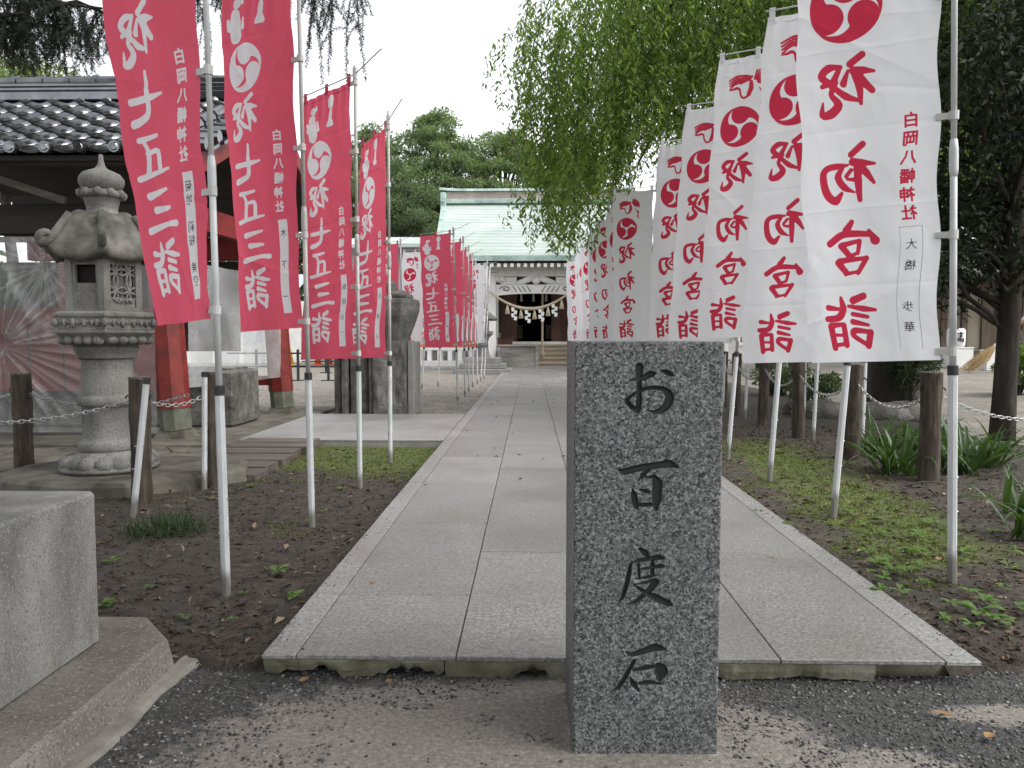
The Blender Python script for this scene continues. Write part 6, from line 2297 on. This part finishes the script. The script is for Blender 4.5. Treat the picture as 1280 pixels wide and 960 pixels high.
# broom and sweeper
Yp = 17.0
gz = float(yard_z(np.array([8.0]), np.array([Yp]))[0])
hx, hzz = ax(1276, Yp), az(400, Yp)
bx_, bz_ = ax(1212, Yp), gz + .02
hand = Vector((hx, Yp, hzz))
foot = Vector((bx_, Yp + .05, bz_))
dv = (hand - foot)
bm_ = root('bamboo_broom', 'straw coloured bamboo broom sweeping the ground left of the evergreen trunk', 'broom', tuple(foot))
MB().tube([dv * .45, dv * 1.12], .017, 8).build('broom_handle', M['pale_wood'], bm_, True)
rg = np.random.default_rng(77)
m = MB()
for k in range(150):
    sp_ = Vector(rg.normal(0, 1, 3)) 
    top_ = dv * .50 + sp_ * .012
    end_ = dv * rg.uniform(-.02, .12) + Vector((sp_.x * .085 - .03, sp_.y * .08, abs(sp_.z) * .02 + .0))
    m.tube([top_, top_.lerp(end_, .5) + sp_ * .02, end_], [.006, .005, .002], 4, False)
m.build('broom_bristles', M['bristle'], bm_)
MB().tube([dv * .46, dv * .50, dv * .54], [.036, .04, .03], 10).build('broom_binding', M['rope'], bm_, True)


def skin(name, chains, mat, parent, sub=2):
    """one continuous skinned surface grown on a joint skeleton; chains share joints by name"""
    idx, vs, rs, es = {}, [], [], []
    for ch in chains:
        prev = None
        for (nm, p, rad) in ch:
            if nm not in idx:
                idx[nm] = len(vs); vs.append(p); rs.append(rad)
            if prev is not None:
                es.append((prev, idx[nm]))
            prev = idx[nm]
    me = bpy.data.meshes.new(name)
    me.from_pydata(vs, es, [])
    o_ = bpy.data.objects.new(name, me)
    COL.objects.link(o_)
    o_.parent = parent
    md = o_.modifiers.new('skin', 'SKIN')
    md.use_smooth_shade = True
    if not me.skin_vertices:
        return o_
    for i_, v in enumerate(me.skin_vertices[0].data):
        rr_ = rs[i_]
        v.radius = rr_ if isinstance(rr_, tuple) else (rr_, rr_)
        v.use_root = (i_ == 0)
    sb = o_.modifiers.new('sub', 'SUBSURF')
    sb.levels = sub
    sb.render_levels = sub
    me.materials.append(mat)
    return o_


ps = root('person', 'person in blue shirt and navy trousers sweeping with a broom at the right edge', 'person', (hx + .36, Yp, gz), 0)
J_ = dict(pel=(0, 0, .98), sp=(-.02, 0, 1.18), ch=(-.05, 0, 1.40), nk=(-.07, 0, 1.54), hd=(-.10, -.01, 1.68))
lh = hand - Vector(ps.location)
r2 = lh + dv.normalized() * -.22
def arm(sd, hnd, sy):
    return [('ch', J_['ch'], (.14, .10)), ('sh' + sd, (-.06, sy, 1.43), .062), ('el' + sd, tuple(Vector((-.06, sy, 1.43)).lerp(hnd, .48) + Vector((.03, sy * .35, -.10))), .042), ('wr' + sd, tuple(hnd + Vector((.05, sy * .06, -.01))), .028), ('ha' + sd, tuple(hnd + Vector((.015, 0, 0))), .036)]
body = [[('pel', J_['pel'], (.15, .11)), ('sp', J_['sp'], (.13, .095)), ('ch', J_['ch'], (.14, .10)), ('nk', J_['nk'], .052), ('jaw', (-.10, 0, 1.62), .075), ('hd', (-.10, 0, 1.72), .098), ('cr', (-.09, 0, 1.80), .06)],
        arm('l', lh, -.19), arm('r', r2, .19)]
for sd, sy in (('l', -.09), ('r', .09)):
    body.append([('pel', J_['pel'], (.15, .11)), ('hip' + sd, (0, sy, .90), .088), ('kn' + sd, (-.05 if sd == 'l' else .05, sy * 1.2, .50), .06), ('an' + sd, (0 if sd == 'l' else .12, sy * 1.3, .09), .04), ('to' + sd, (-.17 if sd == 'l' else -.05, sy * 1.4, .04), .036)])
    hh_ = lh if sd == 'l' else r2
    for f_ in range(4):
        o0 = dv.normalized() * (.028 - .019 * f_)
        body.append([('ha' + sd, tuple(hh_ + Vector((.015, 0, 0))), .036), ('f%s%d' % (sd, f_), tuple(hh_ + o0 + Vector((-.018, -.032 if sd == 'l' else .032, 0))), .0095), ('g%s%d' % (sd, f_), tuple(hh_ + o0 + Vector((-.036, 0, 0))), .0085)])
    body.append([('ha' + sd, tuple(hh_ + Vector((.015, 0, 0))), .036), ('t%s' % sd, tuple(hh_ + dv.normalized() * .03 + Vector((.0, .03 if sd == 'l' else -.03, 0))), .010)])
skin('body', body, M['skin'], ps)
skin('shirt', [[('a', (0, 0, .96), (.165, .125)), ('b', J_['sp'], (.15, .112)), ('c', J_['ch'], (.158, .118)), ('d', (-.066, 0, 1.51), .07)],
               [('c', J_['ch'], .1), ('l0', (-.06, -.19, 1.43), .076), ('l1', tuple(Vector((-.06, -.19, 1.43)).lerp(lh, .40) + Vector((.025, -.06, -.085))), .060)],
               [('c', J_['ch'], .1), ('r0', (-.06, .19, 1.43), .076), ('r1', tuple(Vector((-.06, .19, 1.43)).lerp(r2, .40) + Vector((.025, .06, -.085))), .060)]], M['blue_shirt'], ps)
skin('trousers', [[('a', (0, 0, 1.0), (.155, .12)), ('b', (0, 0, .93), (.165, .125)), ('l', (0, -.09, .88), .10), ('l1', (-.05, -.108, .50), .078), ('l2', (0, -.117, .10), .064)],
                  [('b', (0, 0, .93), .1), ('r', (0, .09, .88), .10), ('r1', (.05, .108, .50), .078), ('r2', (.12, .117, .10), .064)]], M['navy'], ps)
m = MB().blob((-.08, 0, 1.755), .115, .105, .10, .03, 14, 10, 2)
m.build('hair', M['hair'], ps, True)
m = MB()
for s in (-1, 1):
    m.blob((-.188, s * .034, 1.715), .012, .012, .010, 0, 8, 6, 1)
m.build('eyes', M['hair'], ps, True)
MB().blob((-.204, 0, 1.685), .020, .014, .024, .02, 8, 6, 1).build('nose', M['skin'], ps, True)
for s in (-1, 1):
    MB().blob((-.03 if s < 0 else .07, s * .12, .05), .0, .0, .0).build('shoe_spare', M['black_plastic'], ps) if False else None
    MB().blob((-.08 if s < 0 else .04, s * .122, .045), .14, .055, .05, .02, 12, 8, 1).build('shoe', M['black_plastic'], ps, True)


# ------------------------------------------------------------------ trees
def clump_leaves(cent, rad, nper, L, Wd, rg, flat=.7, zb=0.0, droop=0.0):
    nC_ = len(cent)
    n_ = nC_ * nper
    c = np.repeat(cent, nper, 0)
    rr_ = np.repeat(rad, nper)
    v = rdir(n_, rg)
    q = rg.random(n_) ** .45
    P_ = c + v * (rr_ * q)[:, None] * np.array([1, 1, flat])
    d = v * .7 + rdir(n_, rg) * .7
    d[:, 2] -= droop
    up = rdir(n_, rg, .8)
    Ls = L * rg.uniform(.6, 1.3, n_)
    return leaf_quads(P_, d, up, Ls, Ls * Wd)


def limb(mb, a, b, r0, r1, rr_, sag=0.15, n_=7, sides=7):
    a, b = Vector(a), Vector(b)
    L_ = (b - a).length
    pts, rads = [], []
    off = Vector((rr_.uniform(-1, 1), rr_.uniform(-1, 1), rr_.uniform(.2, 1))) * L_ * sag
    for i in range(n_):
        u = i / (n_ - 1)
        p = a.lerp(b, u) + off * math.sin(PI * u) + Vector((rr_.uniform(-1, 1), rr_.uniform(-1, 1), rr_.uniform(-1, 1))) * L_ * .02 * (0 < i < n_ - 1)
        pts.append(p); rads.append(r0 + (r1 - r0) * u)
    mb.tube(pts, rads, sides)
    return pts


def tree(name, label, cat, x, y, h, rx, zlo, nclump, nper, leaf, mat, seed, tr=.25, barkm=None, wide=.3, clr=1.0, flat=.6, group=None, z0=0.0, cdx=0.0, cdy=0.0, layers=False):
    rg_ = np.random.default_rng(seed)
    rr_ = random.Random(seed)
    r_ = root(name, label, cat, (x, y, z0), 0, group)
    zc, rz_ = (zlo + h) / 2, (h - zlo) / 2
    v = rdir(nclump, rg_)
    q = rg_.uniform(.35, 1.0, nclump) ** .6
    cent = v * q[:, None] * np.array([rx, rx, rz_]) * .86 + np.array([cdx, cdy, zc])
    if layers:
        taper = np.clip((h - cent[:, 2]) / (h - zlo), .15, 1) ** .5
        cent[:, :2] = cent[:, :2] * taper[:, None] * 1.2
    rad = rx * rg_.uniform(.16, .34, nclump) * clr
    V, Fc = clump_leaves(cent, rad, nper, leaf, wide, rg_, flat, 0, .1)
    mesh_np('crown', V, Fc, mat, r_)
    mb = MB()
    top_ = Vector((cdx * .6, cdy * .6, h * .86))
    tp = [Vector((0, 0, -.3)).lerp(top_, u) + Vector((rr_.uniform(-1, 1), rr_.uniform(-1, 1), 0)) * h * .012 for u in np.linspace(0, 1, 10)]
    rads = [tr * (1.25 if i == 0 else 1) * (1 - .85 * i / 9) for i in range(10)]
    mb.tube(tp, rads, 10)
    mb.build('trunk', barkm or M['bark_dark'], r_, True)
    lb = MB()
    for i in range(min(46, nclump)):
        c = Vector(cent[i])
        u = min(.95, max(.2, (c.z - rz_ * .5) / h))
        a = tp[int(u * 9)]
        limb(lb, a, c, tr * .42 * (1 - u * .6), tr * .06, rr_, .08, 6, 5)
    lb.build('limbs', barkm or M['bark_dark'], r_, True)
    return r_


def weeping_cherry():
    x, y = at(1119, 503, .08)
    rg_ = np.random.default_rng(401)
    rr_ = random.Random(401)
    r_ = root('weeping_cherry', 'weeping cherry tree with dark thick trunk and long hanging green branches above the white banners', 'tree', (x, y, .08))
    mb = MB()
    pts = [Vector(p) for p in ((0, 0, -.2), (.0, 0, .15), (-.05, .05, 1.0), (-.2, 0, 2.0), (-.55, -.1, 3.0), (-1.1, -.1, 4.0), (-1.7, -.2, 5.2), (-2.3, -.2, 6.3))]
    mb.tube(pts, [.52, .42, .34, .30, .26, .22, .16, .08], 14)
    mb.build('trunk', M['bark_dark'], r_, True)
    lb = MB()
    ends = []
    cx_, cy_ = -1.5, -.4
    for k in range(30):
        a = pts[4 + k % 4]
        th = 2 * PI * k / 30 * 3.3 + rr_.uniform(-.3, .3)
        rad = rr_.uniform(1.2, 3.7)
        e = Vector((cx_ + rad * math.cos(th), cy_ + rad * math.sin(th) * .8, rr_.uniform(4.6, 7.2) - rad * .35))
        pp = limb(lb, a, e, .085, .02, rr_, .16, 9, 6)
        ends.append((pp, rad))
        for q in range(3):
            s_ = pp[rr_.randint(3, 7)]
            e2 = s_ + Vector((rr_.uniform(-1.3, 1.3), rr_.uniform(-1.1, 1.1), rr_.uniform(-.5, .5)))
            limb(lb, s_, e2, .03, .008, rr_, .2, 6, 5)
    lb.build('limbs', M['bark_dark'], r_, True)
    # hanging strands
    Ps, Ds = [], []
    tw = MB()
    nst_ = 1550
    for k in range(nst_):
        th = rr_.uniform(0, 2 * PI)
        q = rr_.random() ** .5
        rx_, ry_ = 4.3, 3.0
        ex, ey = cx_ + rx_ * q * math.cos(th), cy_ + ry_ * q * math.sin(th)
        ztop_ = 7.9 - 2.2 * q ** 2.2 + rr_.uniform(-2.6, .5)
        Yw = y + ey
        Xn = (x + ex) * 12.5 / Yw
        hem = 1.08 + (float(np.interp(Xn, [-.15, .08, .28, .45, .62, 1.1, 1.4, 2.2, 2.8, 4.5, 7], [5.8, 4.5, 3.6, 2.75, 2.3, 2.35, 2.8, 3.9, 4.5, 4.6, 4.0])) - 1.08) * Yw / 12.5
        hem += rr_.random() ** 1.6 * 2.0
        L_ = ztop_ - hem
        if L_ < .5: L_ = rr_.uniform(.5, 1.0)
        L_ = min(L_, rr_.uniform(1.2, 4.2))
        out_ = Vector((math.cos(th), math.sin(th) * .8, 0)) * rr_.uniform(.1, .6)
        n_ = int(L_ / .040)
        prev = None
        sw = rr_.uniform(0, 6)
        line = []
        for i in range(n_ + 1):
            u = i / max(1, n_)
            p = Vector((ex, ey, ztop_)) + out_ * (1 - (1 - u) ** 3) + Vector((.05 * math.sin(sw + u * 5), .05 * math.cos(sw * 1.3 + u * 4), .10 * math.sin(min(1, u * 4) * PI) - L_ * u))
            line.append(p)
        if k % 2 == 0:
            tw.tube(line[::6] + [line[-1]], .004, 3, False)
        for p in line:
            for q2 in range(2):
                Ps.append(p + Vector((rr_.gauss(0, .055), rr_.gauss(0, .055), 0)))
                a = rr_.uniform(0, 2 * PI)
                Ds.append((math.cos(a) * .75, math.sin(a) * .75, -rr_.uniform(.35, 1.3)))
    tw.build('hanging_twigs', M['bark_dark'], r_)
    Ps, Ds = np.array(Ps), np.array(Ds)
    L = .098 * rg_.uniform(.6, 1.3, len(Ps))
    V, Fc = leaf_quads(Ps, Ds, rdir(len(Ps), rg_), L, L * .32, .2)
    mesh_np('crown', V, Fc, M['cherry'], r_)


weeping_cherry()


def evergreen():
    x, y = at(1254, 541, .05)
    rg_ = np.random.default_rng(55)
    rr_ = random.Random(55)
    r_ = root('evergreen_tree', 'dark leaved evergreen tree with a straight dark trunk at the right edge', 'tree', (x, y, .04))
    pts = [Vector((.02 * math.sin(z), .02 * math.cos(z * 1.3), z)) for z in np.linspace(-.2, 6.8, 12)]
    MB().tube(pts, [.14, .118] + [.112 * (1 - .05 * i) for i in range(10)], 12).build('trunk', M['bark'], r_, True)
    lb = MB()
    cent = []
    for k in range(76):
        z = rr_.uniform(1.35, 6.8)
        th = rr_.uniform(0, 2 * PI)
        if z < 2.3 and k % 2: th = rr_.uniform(PI * .75, PI * 1.25)
        rad = rr_.uniform(.5, 1.75) * (1.0 if z > 2.6 else .75)
        b = Vector((rad * math.cos(th), rad * math.sin(th), z + rr_.uniform(-.1, .5)))
        limb(lb, (0, 0, max(.9, z - rad * .35)), b, .035, .008, rr_, .12, 7, 5)
        cent.append(b)
        for q in range(3):
            cent.append(b + Vector((rr_.uniform(-.5, .5), rr_.uniform(-.5, .5), rr_.uniform(-.35, .35))))
    for k in range(34):
        th = rr_.uniform(PI * .6, PI * 1.75); rad = rr_.uniform(.5, 1.35); z = rr_.uniform(1.7, 4.6)
        b = Vector((rad * math.cos(th), rad * math.sin(th), z))
        limb(lb, (0, 0, max(.9, z - rad * .3)), b, .028, .007, rr_, .12, 6, 5)
        for q in range(3):
            cent.append(b + Vector((rr_.uniform(-.4, .4), rr_.uniform(-.4, .4), rr_.uniform(-.3, .3))))
    limb(lb, (0, 0, 1.15), (-.95, -.1, 1.62), .032, .012, rr_, .06, 7, 6)
    limb(lb, (-.5, -.05, 1.4), (-.95, .1, 1.3), .012, .006, rr_, .06, 5, 5)
    lb.build('limbs', M['bark_dark'], r_, True)
    cent = np.array(cent)
    V, Fc = clump_leaves(cent, rg_.uniform(.25, .5, len(cent)), 105, .085, .42, rg_, .75, 0, .25)
    mesh_np('crown', V, Fc, M['ever'], r_)


evergreen()


def conifer():
    """tall conifer beside the pavilion: only its drooping outer sprays reach into the picture"""
    x, y = -10.2, 12.0
    rg_ = np.random.default_rng(91)
    rr_ = random.Random(91)
    r_ = root('drooping_conifer', 'tall dark conifer whose drooping needle sprays hang in from the top left', 'tree', (x, y, 0))
    pts = [Vector((0, 0, z)) for z in np.linspace(-.2, 15, 10)]
    MB().tube(pts, [.5 * (1 - .085 * i) for i in range(10)], 12).build('trunk', M['bark'], r_, True)
    lb = MB()
    Ps, Ds = [], []
    def spray(line, dens=1.0, nl=.055):
        for a, b in zip(line[:-1], line[1:]):
            seg = (b - a)
            n_ = max(1, int(seg.length / .010 * dens))
            for i in range(n_):
                p = a + seg * (i / n_)
                for q in range(3):
                    v = Vector((rr_.gauss(0, 1), rr_.gauss(0, 1), rr_.gauss(0, 1)))
                    v = v - seg.normalized() * v.dot(seg.normalized())
                    if v.length < .05: continue
                    v.normalize()
                    Ps.append(p); Ds.append(v + seg.normalized() * .7)
    # targets given as the hanging points of each bough: (px at top, py top, depth, droop length)
    def bough(px, py, Y, droop, nbr, spread, start=None):
        tip = Vector((ax(px, Y), Y, az(py, Y))) - Vector((x, y, 0))
        base = Vector((0, 0, tip.z + rr_.uniform(.2, 1.2))) if start is None else Vector(start)
        ln = limb(lb, base, tip, .07, .018, rr_, .06, 10, 6)
        for k in range(nbr):
            u = rr_.uniform(.62, 1.0)
            i = min(8, int(u * 9))
            s_ = ln[i].lerp(ln[i + 1], rr_.random())
            hv = Vector((rr_.uniform(-1, 1) * spread, rr_.uniform(-1, 1) * spread * .6, 0))
            L_ = droop * rr_.uniform(.45, 1.0)
            pl_ = [s_ + hv * (t_ ** .6) + Vector((.02 * math.sin(t_ * 7 + k), 0, -L_ * t_ ** 1.6)) for t_ in np.linspace(0, 1, 9)]
            lb.tube(pl_, [.010 * (1 - .8 * t_) for t_ in np.linspace(0, 1, 9)], 4, False)
            spray(pl_, .8)
            for q in range(4):
                j = rr_.randint(1, 6)
                e = pl_[j] + Vector((rr_.uniform(-.28, .28), rr_.uniform(-.2, .2), -rr_.uniform(.12, .42)))
                p2 = [pl_[j].lerp(e, t_) - Vector((0, 0, .06 * math.sin(PI * t_) * -1)) for t_ in np.linspace(0, 1, 5)]
                lb.tube(p2, .004, 3, False)
                spray(p2, .7)
    for (px, py, Y, dr, nb, sp_) in ((45, 10, 11, 1.0, 16, .6), (95, -15, 11.5, 1.4, 24, .7), (140, 5, 11, 1.1, 22, .55), (185, 20, 11.2, .9, 14, .5), (110, 35, 12, .7, 16, .5), (70, -40, 11, 1.0, 14, .6),
                                     (400, -20, 10.5, .9, 9, .35), (425, -35, 10.8, 1.5, 10, .28), (455, -30, 10.6, 1.7, 11, .30), (480, -50, 10.9, 1.3, 8, .4), (505, -40, 10.5, .8, 6, .4), (375, -45, 10.9, 1.2, 10, .35), (-30, 5, 11, 1., 8, .6), (300, -60, 10.8, 1.0, 8, .5)):
        bough(px, py, Y, dr, nb, sp_)
    for k in range(9):                                  # rest of the tree, above and beyond the frame
        th = rr_.uniform(0, 2 * PI); z = rr_.uniform(6.5, 14)
        rad = (15.5 - z) * .42
        e = Vector((rad * math.cos(th), rad * math.sin(th), z - .5))
        ln = limb(lb, (0, 0, z), e, .06, .015, rr_, .05, 8, 5)
        for q in range(8):
            s_ = ln[rr_.randint(2, 7)]
            pl_ = [s_ + Vector((rr_.uniform(-.2, .2) * t_, 0, -1.0 * t_ ** 1.5)) for t_ in np.linspace(0, 1, 6)]
            spray(pl_, .25)
    lb.build('limbs', M['bark_dark'], r_, True)
    Ps, Ds = np.array(Ps), np.array(Ds)
    L = .050 * rg_.uniform(.6, 1.3, len(Ps))
    V, Fc = leaf_quads(Ps, Ds, rdir(len(Ps), rg_), L, np.full(len(Ps), .010), .1)
    mesh_np('crown', V, Fc, M['conifer'], r_)


conifer()
GT = 'trees rising behind the shrine'
tree('tall_tree', 'green tree behind the left end of the shrine roof, its branches showing in a gap', 'tree', ax(548, 47), 47, 15.4, 4.6, 5.2, 130, 300, .22, M['far_leaf'], 601, .42, None, .34, .62, .40, GT, 0, 0, 0, True)
tree('tall_tree', 'paler loose tree behind the shrine ridge with bare limbs against the sky', 'tree', ax(628, 50), 50, 15.2, 5.2, 6.4, 120, 300, .22, M['far_leaf'], 602, .40, None, .34, .62, .36, GT, 0, .6, 0, True)
tree('tall_tree', 'dark green dense tree left of the shrine roof', 'tree', ax(484, 40), 40, 10.6, 4.0, 1.2, 130, 300, .20, M['far_leaf_dark'], 603, .40, None, .36, .7, .5, GT)
tree('tall_tree', 'round green tree low behind the far red banner and roof edge', 'tree', ax(525, 42), 42, 8.6, 3.4, 1.0, 90, 280, .20, M['far_leaf_dark'], 604, .32, None, .36, .75, .6, GT)
tree('tall_tree', 'tree behind the third and fourth red banners at left', 'tree', ax(470, 46), 46, 14.4, 4.6, 3.2, 130, 280, .22, M['far_leaf'], 605, .36, None, .34, .65, .40, GT, 0, 0, 0, True)
tree('tall_tree', 'tree behind the shrine ridge, mostly covered by the weeping cherry', 'tree', ax(715, 48), 48, 14.0, 4.6, 5.0, 80, 260, .24, M['far_leaf'], 606, .4, None, .34, .7, .42, GT, 0, 0, 0, True)
tree('light_tree', 'pale light green tree beyond the tiled pavilion roof at far left', 'tree', ax(18, 30), 30, 13.2, 3.6, 8.0, 46, 230, .2, M['light_leaf'], 607, .3, None, .4, .8, .5)
tree('tall_tree', 'leafy tree far behind the white building at left', 'tree', ax(335, 46), 46, 9.0, 4.4, 1.0, 60, 300, .3, M['far_leaf_dark'], 608, .4, None, .36, .95, .5)
GT2 = 'trees standing behind the right bed'
tree('tall_tree', 'leafy tree filling the gap behind the white banners on the right', 'tree', ax(960, 22), 22, 10.0, 3.6, 2.4, 60, 330, .16, M['far_leaf'], 609, .3, None, .36, .85, .55, GT2)
tree('tall_tree', 'dark tree behind the evergreen at the right edge', 'tree', ax(1262, 20), 20, 10.5, 3.4, 3.0, 80, 400, .14, M['far_leaf_dark'], 610, .3, None, .4, .9, .6, GT2)
tree('tall_tree', 'bright leaved tree glimpsed through the evergreen crown', 'tree', ax(1290, 30), 30, 12.0, 5.0, 2.0, 60, 330, .22, M['far_leaf'], 611, .35, None, .36, .85, .55, GT2)
tree('shrub', 'bright green shrub right of the evergreen trunk at the edge of the photo', 'shrub', ax(1276, 12.5), 12.5, .95, .42, .05, 26, 90, .07, M['weed'], 612, .03, None, .5, 1.0, .8, None, .12)
tree('shrub', 'dark leafy shrub under the white banners behind the fourth log post', 'shrub', ax(978, 14), 14, .85, .5, .02, 22, 90, .09, M['far_leaf_dark'], 613, .03, None, .4, 1.0, .8, None, .02)
tree('shrub', 'low green shrub beside the boulders under the right banners', 'shrub', ax(1018, 11.2), 11.2, .62, .42, .02, 20, 90, .075, M['far_leaf_dark'], 614, .03, None, .4, 1.0, .8, None, .05)
tree('shrub', 'drooping fern like shrub hanging over the right side of the dark trunk', 'shrub', ax(1142, 11.6), 11.6, 1.0, .34, .25, 20, 80, .11, M['grass'], 615, .03, None, .2, 1.0, .9, None, .05)
tree('hedge_shrub', 'green hedge clump far left beyond the barriers', 'shrub', ax(322, 36), 36, 1.7, 1.2, .1, 30, 160, .16, M['far_leaf_dark'], 616, .08, None, .4, 1.0, .8)


# unseen tree added behind the viewer, only to shade the nearest ground
tree('shade_tree', 'broad leafy tree added out of view behind the viewer to shade the foreground', 'tree', 2.9, -5.2, 10.0, 6.6, 4.4, 190, 100, .26, M['far_leaf_dark'], 640, .4, M['bark'], .45, .62, .5, None, 0, -2.2, 3.2)


tree('shade_tree', 'leafy tree added out of view at the left to shade the lantern side', 'tree', -6.2, 3.4, 11.0, 4.2, 5.0, 110, 150, .2, M['far_leaf_dark'], 641, .32, M['bark'], .4, .62, .5, None, 0, 1.9, 1.2)  # second unseen tree, added to keep sky light off the lantern side


# the wood that closes the view all round, far off
rgw = np.random.default_rng(930)
nw = 46000
aw = rgw.uniform(0, 2 * PI, nw)
hw_ = 7.5 + 2.6 * fbm(aw * 9, aw * 0, 931, 4)
rw = 74 + rgw.uniform(-5, 5, nw)
Pw = np.stack([rw * np.cos(aw), rw * np.sin(aw), hw_ * rgw.random(nw) ** .8 + rgw.normal(0, .3, nw)], 1)
V, Fc = leaf_quads(Pw, rdir(nw, rgw), rdir(nw, rgw), .95 * rgw.uniform(.5, 1.3, nw), .5 * rgw.uniform(.6, 1.2, nw), .2)
mesh_np('distant_wood', V, Fc, M['far_leaf_dark'], None, False, 'stuff')


# ------------------------------------------------------------------ small plants
def blade_plant(name, label, x, y, z, n_, L, Wd, mat, seed, arch=.6, group=None, cat='plant', spread=.08):
    rr_ = random.Random(seed)
    r_ = root(name, label, cat, (x, y, z), 0, group)
    def blade(mb):
        th = rr_.uniform(0, 2 * PI)
        d = Vector((math.cos(th), math.sin(th), 0))
        o0 = Vector((rr_.gauss(0, spread), rr_.gauss(0, spread), -.01))
        ll = L * rr_.uniform(.5, 1.1)
        ar = arch * rr_.uniform(.4, 1.5)
        sd = Vector((-d.y, d.x, 0))
        vs = []
        seg = 6
        for i in range(seg + 1):
            u = i / seg
            p = o0 + d * (ll * (u * ar * .8)) + Vector((0, 0, ll * (u * (1.0 - .1 * ar) - ar * .55 * u * u * u * 1.1)))
            w_ = Wd * (1 - u ** 2.2) * .5 * (.6 + .4 * min(1, u * 5))
            vs += [p - sd * w_, p + Vector((0, 0, -w_ * .5)), p + sd * w_]
        fs = []
        for i in range(seg):
            for k in range(2):
                fs.append((i * 3 + k, i * 3 + k + 1, i * 3 + k + 4, i * 3 + k + 3))
        mb.add(vs, fs)
    if Wd > .02:
        for i in range(n_):
            mb = MB(); blade(mb); mb.build('leaf_blade', mat, r_, True)
    else:
        mb = MB()
        for i in range(n_): blade(mb)
        mb.build('grass_blades', mat, r_, True, 'stuff')
    return r_


x, y = at(207, 662, .02)
blade_plant('grass_tuft', 'dark spiky grass tuft on bare soil before the leaning pole socket', x, y, .02, 750, .15, .0045, M['grass'], 701, .9, None, 'grass', .10)
gs = 'strap leaved plants in the right bed'
for i, (px, py, n_, L, lab) in enumerate(((1118, 590, 44, .66, 'clump of long strap leaves left of the thick log post'), (1100, 566, 36, .58, 'strap leaved clump behind the second right log post'), (1205, 590, 46, .66, 'strap leaved clump right of the thick log post, behind the nearest right pole'),
                                         (1236, 582, 40, .6, 'strap leaved clump at the foot of the evergreen trunk'), (1150, 560, 34, .58, 'strap leaved clump behind the thick log post'), (1290, 668, 20, .5, 'arching strap leaves entering from the right edge, lower one'),
                                         (1275, 640, 16, .42, 'arching strap leaves at the right edge below the chain'), (1180, 566, 34, .55, 'strap leaved clump behind the nearest right pole, farther back'))):
    x, y = at(px, py, .07)
    blade_plant('strap_leaf_plant', lab, x, y, .065, n_, L, .034, M['lily'], 710 + i, .9, gs, 'plant', .07)


def weed(px, py, z, s_, seed):
    x, y = at(px, py, z)
    rr_ = random.Random(seed)
    r_ = root('weed', 'small light green leafy weed growing from the soil', 'weed', (x, y, z), 0, 'weeds in the soil beds')
    for k in range(rr_.randint(5, 9)):
        th = rr_.uniform(0, 2 * PI)
        d = Vector((math.cos(th), math.sin(th), 0)); sd = Vector((-d.y, d.x, 0))
        L_ = s_ * rr_.uniform(.6, 1.2)
        lift = rr_.uniform(.2, .9)
        vs = []
        for u, w_ in ((0, .04), (.2, .10), (.45, .30), (.7, .34), (.88, .2), (1, .02)):
            p = d * L_ * u * (1 - .25 * lift) + Vector((0, 0, .004 + L_ * (lift * u - .75 * lift * u * u)))
            vs += [p - sd * w_ * L_ * .6 + Vector((0, 0, .08 * L_ * w_)), p - Vector((0, 0, .02 * L_)), p + sd * w_ * L_ * .6 + Vector((0, 0, .08 * L_ * w_))]
        fs = []
        for i in range(5):
            for q in range(2):
                fs.append((i * 3 + q, i * 3 + q + 1, i * 3 + q + 4, i * 3 + q + 3))
        MB().add(vs, fs).build('leaf', M['weed'], r_, True)


wl_ = [(1108, 700, .06), (1085, 716, .05), (1133, 716, .06), (1152, 728, .05), (1100, 738, .05), (1150, 708, .05), (1230, 752, .06), (1252, 778, .06), (1215, 782, .05), (1255, 735, .05), (1040, 632, .04), (1075, 655, .05), (1110, 668, .05), (948, 640, .035), (1015, 622, .035), (1095, 705, .075), (1118, 712, .075), (1105, 722, .06), (1140, 690, .08), (1125, 740, .06), (1222, 765, .09), (1240, 772, .07), (1190, 755, .06), (1180, 775, .05), (1270, 688, .07), (1205, 690, .06), (1150, 670, .07), (1165, 655, .06), (997, 620, .05), (960, 598, .05),
       (1062, 640, .05), (1035, 655, .05), (985, 655, .04), (1262, 710, .05), (1240, 665, .06), (1092, 622, .05), (1275, 760, .05), (1130, 655, .05), (925, 600, .04), (1210, 740, .05), (1000, 640, .04), (1085, 690, .05)]
for i, (px, py, s_) in enumerate(wl_):
    weed(px, py, .072, s_, 800 + i)
for i, (px, py, s_) in enumerate([(345, 716, .07), (372, 746, .06), (128, 757, .06), (315, 608, .06), (426, 612, .05), (262, 622, .05), (470, 565, .05), (445, 566, .05), (305, 742, .03), (290, 775, .03), (232, 772, .035), (185, 735, .03), (405, 640, .035), (500, 560, .05), (140, 702, .05)]):
    weed(px, py, .02, s_, 850 + i)
# dead sticks on the right bed
for i, (p0, p1) in enumerate((((1050, 585), (1083, 565)), ((1132, 608), (1178, 603)), ((1160, 612), (1172, 622)))):
    a = at(*p0, .085); b = at(*p1, .085)
    o = MB().tube([(a[0], a[1], .085), ((a[0] + b[0]) / 2, (a[1] + b[1]) / 2 + .02, .10), (b[0], b[1], .085)], [.006, .007, .004], 6).build('dead_stick', M['bark'], None, True)
    tag(o, ['dry stick on the moss beside the leaning second right pole', 'long dry stick on the soil below the thick log post', 'short dry stick near the foot of the nearest right pole'][i], 'stick', 'dry sticks on the right bed')
